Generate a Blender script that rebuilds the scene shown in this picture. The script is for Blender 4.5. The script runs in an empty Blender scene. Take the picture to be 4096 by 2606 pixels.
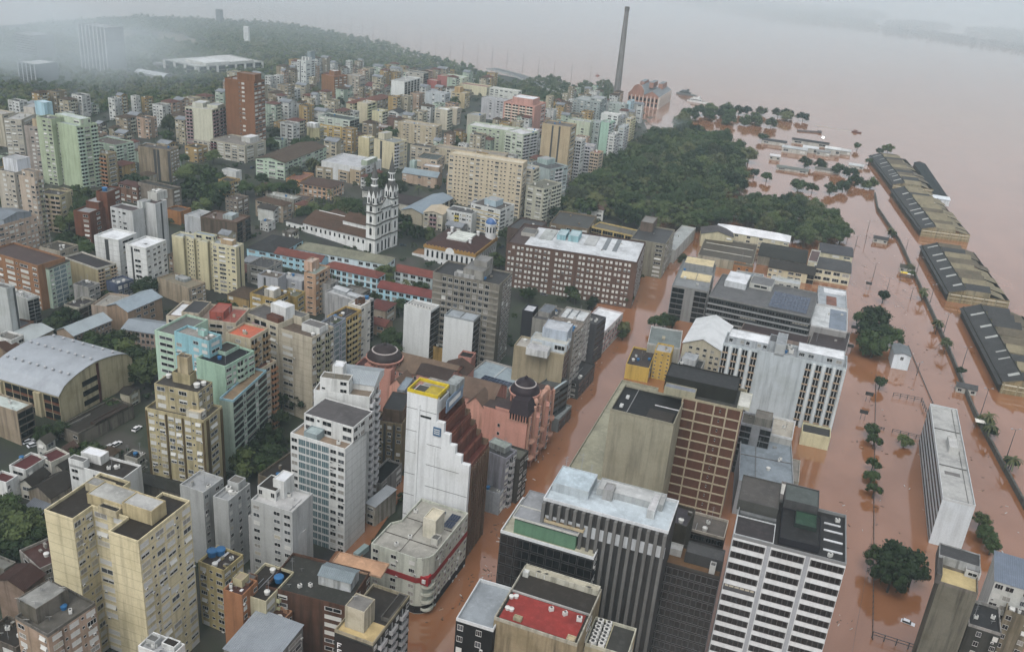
import bpy, math, random
from mathutils import Vector, Matrix
S = bpy.context.scene
COL = S.collection
rnd = random.Random(7)

# ---------------------------------------------------------------- camera
cam = bpy.data.objects.new('camera', bpy.data.cameras.new('camera'))
COL.objects.link(cam)
PITCH, ROLL, CAMH = 0.40594, -0.08708, 190.87
_f = Vector((0, math.cos(PITCH), -math.sin(PITCH)))
_d0 = Vector((0, -math.sin(PITCH), -math.cos(PITCH)))
_r0 = Vector((1, 0, 0))
_r = _r0 * math.cos(ROLL) + _d0 * math.sin(ROLL)
_d = -_r0 * math.sin(ROLL) + _d0 * math.cos(ROLL)
cam.matrix_world = Matrix(((_r.x, -_d.x, -_f.x, 0), (_r.y, -_d.y, -_f.y, 0), (_r.z, -_d.z, -_f.z, CAMH), (0, 0, 0, 1)))
cam.data.sensor_width = 36
cam.data.lens = 3633.0 / 4096 * 36
cam.data.clip_start = 1
cam.data.clip_end = 60000
S.camera = cam
# ---------------------------------------------------------------- light: overcast sky, soft weak sun
SUN_EL, SUN_AZ = 58, 200
W = bpy.data.worlds.new('World')
S.world = W
W.use_nodes = True
wn = W.node_tree
wn.nodes.clear()
sky = wn.nodes.new('ShaderNodeTexSky')
sky.sky_type = 'NISHITA'
sky.sun_disc = False
sky.sun_elevation = math.radians(SUN_EL)
sky.sun_rotation = math.radians(SUN_AZ)
sky.dust_density = 3
hsv = wn.nodes.new('ShaderNodeHueSaturation')
hsv.inputs['Saturation'].default_value = 0.30
bg = wn.nodes.new('ShaderNodeBackground')
bg.inputs['Strength'].default_value = 0.115
wo = wn.nodes.new('ShaderNodeOutputWorld')
wn.links.new(sky.outputs[0], hsv.inputs['Color'])
wn.links.new(hsv.outputs[0], bg.inputs[0])
wn.links.new(bg.outputs[0], wo.inputs[0])
sl = bpy.data.lights.new('sun', 'SUN')
sl.energy = 0.6
sl.angle = math.radians(40)
sl.color = (1, 0.97, 0.93)
sun = bpy.data.objects.new('sun', sl)
COL.objects.link(sun)
_e, _a = math.radians(SUN_EL), math.radians(SUN_AZ)
sun.rotation_euler = Vector((-math.sin(_a) * math.cos(_e), -math.cos(_a) * math.cos(_e), -math.sin(_e))).to_track_quat('-Z', 'Y').to_euler()
S.view_settings.view_transform = 'Standard'
S.view_settings.look = 'None'
S.view_settings.gamma = 1
S.view_settings.use_curve_mapping = False
S.view_settings.exposure = 0.85
S.render.engine = 'CYCLES'
S.cycles.use_denoising = True
S.cycles.max_bounces = 6
S.cycles.diffuse_bounces = 1
S.cycles.glossy_bounces = 3
S.cycles.volume_bounces = 1
S.cycles.volume_step_rate = 1
HAZE_DENSITY = 0.00013
HAZE_COLOR = (.74, .93, 1)

# ---------------------------------------------------------------- materials
MATS = {}
def tone_contrast(c, k=0.36):
    """tonal contrast put into the base colours: dark ones sink further than pale ones"""
    l = max(1e-3, .25 * c[0] + .6 * c[1] + .15 * c[2]); f = min(1.0, (l / .55) ** k)
    return tuple(x * f for x in c)
def _nt(name):
    m = bpy.data.materials.new(name)
    m.use_nodes = True
    nt = m.node_tree
    p = nt.nodes['Principled BSDF']
    return m, nt, p
def mat(name, c, rough=0.6, metal=0.0, var=0.0, scale=0.5, spec=0.5):
    """plain surface, colour broken by a soft noise (var)"""
    k = ('m', name)
    if k in MATS: return MATS[k]
    c = tone_contrast(c, .25)
    m, nt, p = _nt(name)
    p.inputs['Roughness'].default_value = rough
    p.inputs['Metallic'].default_value = metal
    p.inputs['Specular IOR Level'].default_value = spec
    if var:
        tc = nt.nodes.new('ShaderNodeTexCoord')
        nz = nt.nodes.new('ShaderNodeTexNoise')
        nz.inputs['Scale'].default_value = scale
        nz.inputs['Detail'].default_value = 5
        nz.inputs['Roughness'].default_value = 0.65
        mx = nt.nodes.new('ShaderNodeMix'); mx.data_type = 'RGBA'
        mr = nt.nodes.new('ShaderNodeMapRange')
        mr.inputs[1].default_value = 0.3; mr.inputs[2].default_value = 0.72
        nt.links.new(tc.outputs['Object'], nz.inputs['Vector'])
        nt.links.new(nz.outputs['Fac'], mr.inputs[0])
        nt.links.new(mr.outputs[0], mx.inputs['Factor'])
        mx.inputs[6].default_value = (*[x * (1 - var) for x in c], 1)
        mx.inputs[7].default_value = (*[min(0.9, x * (1 + var * 0.6)) for x in c], 1)
        nt.links.new(mx.outputs[2], p.inputs['Base Color'])
    else:
        p.inputs['Base Color'].default_value = (*c, 1)
    MATS[k] = m
    return m
def wallmat(c, dirt=0.5, joint=0.0, seed=0):
    """rendered wall: rain streaks, grime blotches, optional floor joints"""
    c = tuple(round(x, 2) for x in c)
    k = ('w', c, round(dirt, 2), round(joint, 2), seed)
    if k in MATS: return MATS[k]
    m, nt, p = _nt('wall_paint'); c = tone_contrast(c)
    N, L = nt.nodes, nt.links
    p.inputs['Roughness'].default_value = 0.75
    p.inputs['Specular IOR Level'].default_value = 0.15
    tc = N.new('ShaderNodeTexCoord')
    def noise(sc, detail, off):
        mp = N.new('ShaderNodeMapping')
        mp.inputs['Scale'].default_value = sc
        mp.inputs['Location'].default_value = (off, off * 1.7, off * .3)
        nz = N.new('ShaderNodeTexNoise')
        nz.inputs['Scale'].default_value = 1
        nz.inputs['Detail'].default_value = detail
        nz.inputs['Roughness'].default_value = 0.6
        L.new(tc.outputs['Object'], mp.inputs[0]); L.new(mp.outputs[0], nz.inputs['Vector'])
        return nz
    def rng(src, a, b, lo, hi):
        mr = N.new('ShaderNodeMapRange')
        for i, v in enumerate((a, b, lo, hi)): mr.inputs[i + 1].default_value = v
        L.new(src, mr.inputs[0]); return mr
    streak = rng(noise((0.55, 0.55, 0.045), 5, seed).outputs['Fac'], 0.46, 0.70, 0, min(1, dirt * 1.35))
    blot = rng(noise((0.10, 0.10, 0.14), 5, seed + 9).outputs['Fac'], 0.45, 0.72, 0, min(1, dirt * 0.9))
    fine = rng(noise((1.6, 1.6, 1.6), 3, seed).outputs['Fac'], 0.3, 0.7, 0.93, 1.05)
    def mix(fac, a, bcol):
        mx = N.new('ShaderNodeMix'); mx.data_type = 'RGBA'
        L.new(fac, mx.inputs['Factor'])
        if isinstance(a, tuple): mx.inputs[6].default_value = (*a, 1)
        else: L.new(a, mx.inputs[6])
        mx.inputs[7].default_value = (*bcol, 1)
        return mx.outputs[2]
    grime = tuple(x * 0.28 + 0.006 for x in c)
    moss = tuple(a * b for a, b in zip(c, (0.5, 0.49, 0.40)))
    o = mix(streak.outputs[0], c, grime)
    o = mix(blot.outputs[0], o, moss)
    if joint:
        sx = N.new('ShaderNodeSeparateXYZ'); L.new(tc.outputs['Object'], sx.inputs[0])
        md = N.new('ShaderNodeMath'); md.operation = 'FLOORED_MODULO'; L.new(sx.outputs[2], md.inputs[0]); md.inputs[1].default_value = joint
        lt = N.new('ShaderNodeMath'); lt.operation = 'LESS_THAN'; L.new(md.outputs[0], lt.inputs[0]); lt.inputs[1].default_value = 0.22
        ml = N.new('ShaderNodeMath'); ml.operation = 'MULTIPLY'; L.new(lt.outputs[0], ml.inputs[0]); ml.inputs[1].default_value = 0.38
        o = mix(ml.outputs[0], o, tuple(x * 0.3 for x in c))
    vm = N.new('ShaderNodeVectorMath'); vm.operation = 'SCALE'
    L.new(o, vm.inputs[0]); L.new(fine.outputs[0], vm.inputs['Scale'])
    L.new(vm.outputs[0], p.inputs['Base Color'])
    MATS[k] = m
    return m
def roofmat(c, kind='membrane', axis='x'):
    """roof skin: blotches, moss and puddles; 'tile' and 'metal' add ribs running down the slope"""
    c = tuple(round(x, 2) for x in c)
    k = ('r', c, kind, axis)
    if k in MATS: return MATS[k]
    m, nt, p = _nt('roof_' + kind); c = tone_contrast(c)
    N, L = nt.nodes, nt.links
    p.inputs['Roughness'].default_value = {'metal': 0.38, 'tile': 0.75}.get(kind, 0.5)
    p.inputs['Specular IOR Level'].default_value = 0.14
    tc = N.new('ShaderNodeTexCoord')
    def nz(s, d=6):
        n = N.new('ShaderNodeTexNoise'); n.inputs['Scale'].default_value = s; n.inputs['Detail'].default_value = d
        n.inputs['Roughness'].default_value = 0.65
        L.new(tc.outputs['Object'], n.inputs['Vector']); return n.outputs['Fac']
    def ramp(src, a, b, lo, hi):
        mr = N.new('ShaderNodeMapRange')
        for i, v in enumerate((a, b, lo, hi)): mr.inputs[i + 1].default_value = v
        L.new(src, mr.inputs[0]); return mr.outputs[0]
    def mix(f, a, b):
        mx = N.new('ShaderNodeMix'); mx.data_type = 'RGBA'; L.new(f, mx.inputs['Factor'])
        if isinstance(a, tuple): mx.inputs[6].default_value = (*a, 1)
        else: L.new(a, mx.inputs[6])
        mx.inputs[7].default_value = (*b, 1); return mx.outputs[2]
    amt = {'metal': 0.45, 'tile': 0.75}.get(kind, 0.8)
    o = mix(ramp(nz(0.13), 0.42, 0.68, 0, amt), c, tuple(x * 0.5 + 0.01 for x in c))
    o = mix(ramp(nz(0.6), 0.5, 0.72, 0, amt * 0.7), o, tuple(min(.8, x * 1.35 + 0.02) for x in c))
    if kind in ('tile', 'metal'):
        wv = N.new('ShaderNodeTexWave'); wv.bands_direction = axis.upper(); wv.inputs['Scale'].default_value = 0.55 if kind == 'metal' else 0.9
        L.new(tc.outputs['Object'], wv.inputs['Vector'])
        bp = N.new('ShaderNodeBump'); bp.inputs['Strength'].default_value = 0.7; bp.inputs['Distance'].default_value = 0.12
        L.new(wv.outputs['Fac'], bp.inputs['Height']); L.new(bp.outputs[0], p.inputs['Normal'])
        o = mix(ramp(wv.outputs['Fac'], 0.75, 1, 0, 0.35), o, tuple(x * 0.5 for x in c))
    L.new(o, p.inputs['Base Color'])
    MATS[k] = m
    return m
GLASS = mat('window_glass', (0.016, 0.018, 0.02), 0.15, spec=.35)
CURTAIN = mat('curtained_glass', (.30, .29, .26), .35)
GREYG = mat('grey_glass', (.09, .10, .11), .2)
GLASSB = mat('blue_glass', (0.11, 0.19, 0.21), 0.15)
CURT = mat('teal_spandrel', (.27, .39, .42), 0.25, var=.25, scale=.6)
SHUT = mat('roller_shutter', (0.58, 0.58, 0.54), 0.6, var=.25, scale=.25)
SHUT2 = mat('beige_shutter', (0.42, 0.39, 0.31), 0.6)
FRAME = mat('window_frame', (0.5, 0.5, 0.48), 0.5)
DFRAME = mat('dark_frame', (0.07, 0.07, 0.07), 0.5)
CONC = mat('concrete', (0.26, 0.25, 0.22), 0.7, var=0.35, scale=0.4)
WHITE = mat('white_paint', (0.68, 0.68, 0.66), 0.6, var=0.12, scale=0.5)
BLACKM = mat('dark_metal', (0.035, 0.036, 0.038), 0.45)
GREYM = mat('grey_metal', (0.3, 0.31, 0.32), 0.4)
BLUET = mat('blue_plastic', (0.03, 0.16, 0.36), 0.45)
ACM = mat('air_conditioner_case', (0.55, 0.55, 0.52), 0.5)
BARK = mat('bark', (0.07, 0.055, 0.04), 0.9)

# ---------------------------------------------------------------- mesh builder
class MB:
    def __init__(s): s.v, s.f, s.m, s.mats = [], [], [], []
    def mi(s, m):
        if m not in s.mats: s.mats.append(m)
        return s.mats.index(m)
    def face(s, pts, m):
        i = len(s.v); s.v += [tuple(p) for p in pts]; s.f.append(tuple(range(i, i + len(pts)))); s.m.append(s.mi(m))
    def box(s, x0, y0, z0, x1, y1, z1, m, top=None, skip=''):
        i = len(s.v)
        s.v += [(x0, y0, z0), (x1, y0, z0), (x1, y1, z0), (x0, y1, z0), (x0, y0, z1), (x1, y0, z1), (x1, y1, z1), (x0, y1, z1)]
        q = {'f': (0, 1, 5, 4), 'r': (1, 2, 6, 5), 'k': (2, 3, 7, 6), 'l': (3, 0, 4, 7), 't': (4, 5, 6, 7), 'b': (3, 2, 1, 0)}
        for k, f in q.items():
            if k in skip: continue
            s.f.append(tuple(i + j for j in f)); s.m.append(s.mi(top if (k == 't' and top) else m))
    def prism(s, poly, z0, z1, m, top=None, bot=False):
        n = len(poly)
        for a in range(n):
            p, q = poly[a], poly[(a + 1) % n]
            s.face([(p[0], p[1], z0), (q[0], q[1], z0), (q[0], q[1], z1), (p[0], p[1], z1)], m)
        if top: s.face([(p[0], p[1], z1) for p in poly], top)
    def lathe(s, cx, cy, prof, m, n=16, squash=1.0):
        rings = []
        for r, z in prof:
            i = len(s.v)
            if r < 1e-4:
                s.v.append((cx, cy, z)); rings.append([i])
            else:
                s.v += [(cx + r * math.cos(2 * math.pi * k / n), cy + squash * r * math.sin(2 * math.pi * k / n), z) for k in range(n)]
                rings.append(list(range(i, i + n)))
        mi = s.mi(m)
        for a, b in zip(rings, rings[1:]):
            for k in range(n):
                k2 = (k + 1) % n
                f = [a[k % len(a)], a[k2 % len(a)], b[k2 % len(b)], b[k % len(b)]]
                g = [x for j, x in enumerate(f) if x not in f[:j]]
                if len(g) > 2: s.f.append(tuple(g)); s.m.append(mi)
    def cyl(s, cx, cy, z0, z1, r, m, n=10, r1=None):
        s.lathe(cx, cy, [(0, z0), (r, z0), (r if r1 is None else r1, z1), (0, z1)], m, n)
    def tube(s, a, b, r, m, n=5):
        a, b = Vector(a), Vector(b); d = (b - a)
        if d.length < 1e-5: return
        d.normalize(); u = d.orthogonal().normalized(); w = d.cross(u)
        i = len(s.v)
        for P in (a, b):
            for k in range(n):
                t = 2 * math.pi * k / n
                s.v.append(tuple(P + (u * math.cos(t) + w * math.sin(t)) * r))
        mi = s.mi(m)
        for k in range(n):
            k2 = (k + 1) % n
            s.f.append((i + k, i + k2, i + n + k2, i + n + k)); s.m.append(mi)
        s.f.append(tuple(i + n + k for k in range(n))); s.m.append(mi)
        s.f.append(tuple(i + n - 1 - k for k in range(n))); s.m.append(mi)
    def mesh(s, name, smooth=False):
        me = bpy.data.meshes.new(name)
        me.from_pydata(s.v, [], s.f)
        for m in s.mats: me.materials.append(m)
        if s.f: me.polygons.foreach_set('material_index', s.m)
        if smooth: me.polygons.foreach_set('use_smooth', [True] * len(s.f))
        me.update()
        return me
    def obj(s, name, parent=None, smooth=False):
        return put(name, s.mesh(name, smooth), parent)
def put(name, me, parent=None, loc=None, rz=0.0, scale=None):
    o = bpy.data.objects.new(name, me)
    COL.objects.link(o)
    if parent: o.parent = parent
    if loc: o.location = loc
    if rz: o.rotation_euler = (0, 0, rz)
    if scale: o.scale = scale
    return o
def tag(o, label, cat, group=None):
    o['label'] = label; o['category'] = cat
    if group: o['group'] = group
    return o
def kind(o, k):
    o['kind'] = k; return o
def empty(name, x, y, z, rz, label, cat, group=None):
    o = put(name, None, None, (x, y, z), rz)
    o.empty_display_size = 1
    return tag(o, label, cat, group)

# ---------------------------------------------------------------- shared small meshes (unit face in XZ, outward = -Y)
def _win(panes, m_glass, shutter=0.0, m_sh=None, fr=None, awn=False):
    b = MB(); fr = fr or FRAME; t = 0.07
    b.box(0, -0.10, -0.05, 1, 0.02, 0.02, fr)                     # sill
    b.box(0, -0.06, 0.94, 1, 0.02, 1, fr)
    b.box(0, -0.06, 0.02, t * .6, 0.02, 0.94, fr); b.box(1 - t * .6, -0.06, 0.02, 1, 0.02, 0.94, fr)
    for i in range(1, panes): b.box(i / panes - .015, -0.05, 0.02, i / panes + .015, 0.02, 0.94, fr)
    z = 0.94 - 0.92 * shutter
    if shutter < 1: b.face([(t * .6, -0.015, .02), (1 - t * .6, -0.015, .02), (1 - t * .6, -0.015, z), (t * .6, -0.015, z)], m_glass)
    if shutter > 0:
        if awn:
            b.face([(t, -0.42, z - .02), (1 - t, -0.42, z - .02), (1 - t, -0.03, .94), (t, -0.03, .94)], m_sh)
        else:
            b.face([(t * .6, -0.035, z), (1 - t * .6, -0.035, z), (1 - t * .6, -0.035, .94), (t * .6, -0.035, .94)], m_sh)
    return b.mesh('window')
WINM = {
    'dark': _win(2, GLASS), 'dark3': _win(3, GLASS), 'shut': _win(2, GLASS, 1.0, SHUT), 'half': _win(2, GLASS, 0.5, SHUT),
    'tilt': _win(2, GLASS, 0.75, SHUT, awn=True), 'beige': _win(2, GLASS, 1.0, SHUT2), 'small': _win(1, GLASS),
    'thin': _win(2, GLASS, fr=DFRAME), 'rib': _win(6, GLASS, fr=DFRAME), 'blue': _win(4, GLASSB), 'curt': _win(2, CURTAIN), 'grey': _win(2, GREYG), 'rib2': _win(6, GREYG, .35, SHUT2, fr=DFRAME), 'pane': _win(1, GLASS, fr=mat('pane_frame', (.16, .16, .16), .5)), 'lowsh': _win(2, GLASS, .72, SHUT),
}
def _balc(c, low=False):
    b = MB(); m = mat('balcony_%s' % (c,), c, 0.7, var=0.2)
    b.box(0, -1.0, -0.12, 1, 0, 0.04, m)
    b.box(0, -1.0, 0.04, 1, -0.88, 0.36, m); b.box(0, -0.88, 0.04, 0.03, -0.02, 0.36, m); b.box(0.97, -0.88, 0.04, 1, -0.02, 0.36, m)
    if low: b = MB(); b.box(0, -1.0, -0.06, 1, 0, 0.04, m); b.box(0, -1.0, .04, 1, -.9, .13, m)
    b.face([(0.08, -0.03, 0.04), (0.92, -0.03, 0.04), (0.92, -0.03, 0.84), (0.08, -0.03, 0.84)], GLASS)
    b.box(0.46, -0.06, .04, 0.54, -0.01, .84, FRAME)
    return b.mesh('balcony')
BALM = {}
def balm(c, low=False):
    c = tuple(round(x, 1) for x in c)
    if (c, low) not in BALM: BALM[c, low] = _balc(c, low)
    return BALM[c, low]
_b = MB(); _b.box(-.4, -.42, 0, .4, 0, .55, ACM); _b.face([(-.3, -.425, .06), (.3, -.425, .06), (.3, -.425, .49), (-.3, -.425, .49)], DFRAME); ACW = _b.mesh('air_conditioner')
_b = MB(); _b.box(-.5, -.35, .1, .5, .35, 1.0, ACM); _b.box(-.5, -.3, 0, .5, .3, .1, DFRAME); _b.cyl(0, 0, 1.0, 1.06, .28, DFRAME, 8); ACR = _b.mesh('air_conditioner')
_b = MB(); _b.lathe(0, 0, [(.75, 0), (.8, .9), (.95, .95), (.9, 1.15), (.3, 1.35), (0, 1.37)], BLUET, 12); TANK = _b.mesh('water_tank')
_b = MB(); _b.lathe(0, 0, [(.75, 0), (.8, .9), (.95, .95), (.9, 1.15), (.3, 1.35), (0, 1.37)], ACM, 12); TANKW = _b.mesh('water_tank')
_b = MB(); _b.tube((0, 0, 0), (0, 0, .9), .05, GREYM); _b.lathe(0, 0, [(0, .9), (.35, .97), (.62, 1.18), (.6, 1.2), (.33, 1.0), (0, .94)], SHUT, 12)
for i, p in enumerate(_b.v):
    if p[2] > .89: _b.v[i] = (p[0], p[1] - (p[2] - .9) * .9, .9 + (p[2] - .9) * .8 - p[1] * .75)
DISH = _b.mesh('satellite_dish')
_b = MB(); _b.tube((0, 0, 0), (0, 0, 5), .05, GREYM)
for q, z in ((.7, 4.6), (.5, 4.1), (.6, 3.6)): _b.tube((-q, 0, z), (q, 0, z), .025, GREYM, 4)
ANT = _b.mesh('antenna')

# ---------------------------------------------------------------- generic building
NEAR = 520.0
WREL = {'W': 3.0, 'n': 2.0, 's': 1.3, '_': 2.0, '.': .6, 'B': 3.2, 'G': 3.0, 'D': .9, 'P': .9, 'R': 6.0, 'g': 1.5, 'b': 2.0, 't': 1.4, 'c': 3.0}
def parapet(b, poly, z, hp, t, m):
    n = len(poly)
    for a in range(n):
        p0, p, q, q1 = (Vector(poly[(a + k) % n]) for k in (-1, 0, 1, 2))
        d = (q - p); Ln = d.length
        if Ln < .05: continue
        d /= Ln; nin = Vector((-d.y, d.x))
        d2 = (q1 - q)
        conv = d.x * d2.y - d.y * d2.x > 0
        e = q - d * t if conv else q + d * t
        c = [p, e, e + nin * t, p + nin * t]
        b.prism([(v.x, v.y) for v in c], z, z + hp, m, top=m)
def bay_objs(o, bld, p, d, nout, Ln, h, n, spec, st, far):
    """windows, balconies, piers of one facade: spec is a string of bays, st the style dict"""
    tot = sum(WREL[c] for c in spec)
    fh = h / n
    x = 0.0
    rz = math.atan2(d.y, d.x)
    rr = st['rnd']
    sh, ac = st.get('sh', .3), st.get('ac', .12)
    for c in spec:
        bw = WREL[c] / tot * Ln
        xa = x; x += bw
        if c in '_.': continue
        if c == 'c':
            b = MB(); a0, a1 = p + d * (xa + bw * .02) + nout * .03, p + d * (xa + bw * .98) + nout * .03
            b.face([(a0.x, a0.y, 1), (a1.x, a1.y, 1), (a1.x, a1.y, h - .6), (a0.x, a0.y, h - .6)], CURT); b.obj('curtain_panel', o)
        if c in 'DP':
            b = MB(); m = st['pm']; dep = st.get('pd', .5)
            if c == 'D': m, dep = DFRAME, .03  # shade of a recess painted as a flat dark strip on the wall
            a0, a1 = (p + d * (xa + bw * .1), p + d * (xa + bw * .9))
            pts = [a0 + nout * dep, a1 + nout * dep, a1 - nout * .02, a0 - nout * .02]
            b.prism([(v.x, v.y) for v in pts], st.get('pz0', 0), h + st.get('pt', 0), m, top=m)
            b.obj('pier' if c == 'P' else 'recess_shade', o)
            continue
        if c in 'B': wf, hf, zf = .9, 1, 0
        elif c == 'W': wf, hf, zf = .78, .5, .28
        elif c == 'n': wf, hf, zf = .62, .46, .3
        elif c == 't': wf, hf, zf = .66, .62, .2
        elif c in 'gG': wf, hf, zf = .94, .82, .09
        elif c == 'c': wf, hf, zf = .9, .5, .3
        elif c == 'R': wf, hf, zf = .97, st.get('rh', .5), .28
        elif c == 'b': wf, hf, zf = .9, 1, 0
        else: wf, hf, zf = .5, .27, .45
        for k in range(st.get('k0', 0), n):
            z = k * fh
            if c in 'Wns' and rr.random() < .04: continue
            q = p + d * (xa + bw * (1 - wf) / 2) + nout * (.04 if c == 'c' else .01)
            if c in 'Bb':
                sc = (bw * wf, 1.0 if c == 'B' else .5, fh)
                me = balm(st.get('bc', (.5, .48, .42)), c == 'b')
                loc = (q.x, q.y, z + .02)
            else:
                u = rr.random()
                if c == 's': kd = 'small'
                elif c == 'R': kd = 'rib2' if u < .12 else 'rib'
                elif c == 'c': kd = 'rib' if u < .35 else 'blue'
                elif c in 'Gg': kd = st.get('gk', 'thin')
                else:
                    kd = ('shut' if u < sh * .55 else 'half' if u < sh * .8 else 'tilt' if u < sh * .88 else 'lowsh' if u < sh * .94 else 'beige' if u < sh else 'curt' if u < sh + .09 else 'grey' if u < sh + .2 else 'dark3' if u < sh + .32 else 'dark')
                me = WINM[kd]; sc = (bw * wf, 1, fh * hf); loc = (q.x, q.y, z + fh * zf)
            if far is not None:
                far.append((me, loc, rz, sc)); continue
            put('balcony' if c in 'Bb' else 'window', me, o, loc, rz, sc)
            if c in 'Wn' and rr.random() < ac:
                q2 = p + d * (xa + bw * rr.choice((.3, .6, .9)))
                put('air_conditioner', ACW, o, (q2.x, q2.y, z + fh * .05), rz, (.9, .9, .9))
def join_far(o, items):
    vs, fs, ms, mats = [], [], [], []
    for me, loc, rz, sc in items:
        c, s = math.cos(rz), math.sin(rz); i = len(vs)
        for v in me.vertices:
            x, y, z = v.co.x * sc[0], v.co.y * sc[1], v.co.z * sc[2]
            vs.append((loc[0] + c * x - s * y, loc[1] + s * x + c * y, loc[2] + z))
        for pl in me.polygons:
            m = me.materials[pl.material_index]
            if m not in mats: mats.append(m)
            fs.append(tuple(i + j for j in pl.vertices)); ms.append(mats.index(m))
    me = bpy.data.meshes.new('window'); me.from_pydata(vs, [], fs)
    for m in mats: me.materials.append(m)
    me.polygons.foreach_set('material_index', ms); me.update()
    return kind(put('window', me, o), 'stuff')
NB = [0]
def bld(name, label, x, y, rz, w, d, z0, h, n, wc, roof=('flat', (.12, .12, .115)), F='', R='', L='', K='', poly=None, ex=(), cat=None, group=None, dirt=.45, joint=0.0, hb=None, pc=None, clutter=None, near=None, **st):
    """a building: Empty > wall, roof, window, balcony, pier, floor_band, rooftop pieces. Local x runs along the front, y to the back."""
    NB[0] += 1
    sd = NB[0]; rr = random.Random(sd); st['rnd'] = rr
    o = empty(name, x, y, z0, rz, label, cat or 'building', group)
    cx, cy = x + w / 2, y + d / 2
    isnear = (math.hypot(cx, cy) < NEAR) if near is None else near
    P = [(a * w, b * d) for a, b in (poly or [(0, 0), (1, 0), (1, 1), (0, 1)])]
    wm = wallmat(wc, dirt, joint, sd % 5)
    st['pm'] = wallmat(pc, dirt, 0, sd % 5) if pc else wm
    rk = roof[0]; rc = roof[1]
    flat = rk == 'flat'
    hp = .85 if flat else 0
    b = MB()
    hw = h - hp
    b.prism(P, -4, hw, wm)
    pm = wallmat(st['parc'], dirt, 0, 0) if 'parc' in st else wm
    if flat: parapet(b, P, hw, hp, .28, pm)
    elif rk == 'gable' or rk == 'barrel':
        rise = roof[2]; ax = roof[3] if len(roof) > 3 else 'x'
        N = 2 if rk == 'gable' else 14
        prof = []
        for i in range(N + 1):
            t = i / N
            prof.append((t, rise * ((1 - abs(2 * t - 1)) if rk == 'gable' else math.sqrt(max(0, 1 - (2 * t - 1) ** 2)) * .85 + .15 * (1 - abs(2 * t - 1)))))
        for e in (0, 1):
            pts = [((e * w, t * d, hw + zz) if ax == 'x' else (t * w, e * d, hw + zz)) for t, zz in prof]
            if (ax == 'x') == (e == 0): pts = pts[::-1]
            b.face(pts, wm)
    b.obj('wall', o)
    r = MB()
    if flat:
        rm = roofmat(rc)
        r.face([(p[0], p[1], hw + .004) for p in P], rm)
    elif rk in ('gable', 'barrel'):
        km = roof[4] if len(roof) > 4 else ('tile' if rk == 'gable' else 'metal')
        rm = roofmat(rc, km, 'x' if ax == 'x' else 'y')
        ov = .45
        for (t0, a0), (t1, a1) in zip(prof, prof[1:]):
            l = 0.12
            if ax == 'x':
                ya, yb = t0 * d, t1 * d
                if t0 == 0: ya -= ov
                if t1 == 1: yb += ov
                r.face([(-ov, ya, hw + a0 + l), (w + ov, ya, hw + a0 + l), (w + ov, yb, hw + a1 + l), (-ov, yb, hw + a1 + l)], rm)
                r.face([(-ov, yb, hw + a1 - .06), (w + ov, yb, hw + a1 - .06), (w + ov, ya, hw + a0 - .06), (-ov, ya, hw + a0 - .06)], rm)
            else:
                xa, xb = t0 * w, t1 * w
                if t0 == 0: xa -= ov
                if t1 == 1: xb += ov
                r.face([(xa, -ov, hw + a0 + l), (xb, -ov, hw + a1 + l), (xb, d + ov, hw + a1 + l), (xa, d + ov, hw + a0 + l)], rm)
                r.face([(xb, -ov, hw + a1 - .06), (xa, -ov, hw + a0 - .06), (xa, d + ov, hw + a0 - .06), (xb, d + ov, hw + a1 - .06)], rm)
    elif rk == 'hip':
        rise = roof[2]; ov = .5; rm = roofmat(rc, roof[4] if len(roof) > 4 else 'tile', 'x' if w > d else 'y')
        q = min(w, d) / 2; e = [(-ov, -ov), (w + ov, -ov), (w + ov, d + ov), (-ov, d + ov)]
        if w >= d: a, c = (q, d / 2), (w - q, d / 2)
        else: a, c = (w / 2, q), (w / 2, d - q)
        E = [(p[0], p[1], hw) for p in e]; A = (*a, hw + rise); C2 = (*c, hw + rise)
        if w >= d: fs = [(E[0], E[1], C2, A), (E[1], E[2], C2), (E[2], E[3], A, C2), (E[3], E[0], A)]
        else: fs = [(E[0], E[1], A), (E[1], E[2], C2, A), (E[2], E[3], C2), (E[3], E[0], A, C2)]
        for f in fs: r.face(f, rm)
        r.face(E[::-1], rm)
    elif rk == 'shed':
        rise = roof[2]; rm = roofmat(rc, roof[4] if len(roof) > 4 else 'metal', 'x')
        r.face([(-.3, -.3, hw + .05), (w + .3, -.3, hw + .05), (w + .3, d + .3, hw + rise), (-.3, d + .3, hw + rise)], rm)
        b2 = MB()
        for xx, fl in ((0, 1), (w, 0)):
            t = [(xx, 0, hw), (xx, d, hw), (xx, d, hw + rise - .06)]
            b2.face(t[::-1] if fl else t, wm)
        b2.face([(w, d, hw), (0, d, hw), (0, d, hw + rise - .06), (w, d, hw + rise - .06)], wm)
        b2.obj('gable_wall', o)
    r.obj('roof', o)
    far = None if isnear else []
    nE = len(P)
    cnt = {'F': 0, 'R': 0, 'L': 0, 'K': 0}
    for a in range(nE):
        p, q = Vector(P[a]), Vector(P[(a + 1) % nE])
        dv = q - p; Ln = dv.length
        if Ln < .5: continue
        dv /= Ln; nout = Vector((dv.y, -dv.x))
        side = 'F' if nout.y < -.7 else 'R' if nout.x > .7 else 'L' if nout.x < -.7 else 'K'
        sp = {'F': F, 'R': R, 'L': L, 'K': K}[side]
        if isinstance(sp, (list, tuple)): sp2 = sp[min(cnt[side], len(sp) - 1)]; cnt[side] += 1
        else: sp2 = sp
        if sp2: bay_objs(o, None, p, dv, nout, Ln, hw, n, sp2, st, far)
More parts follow.
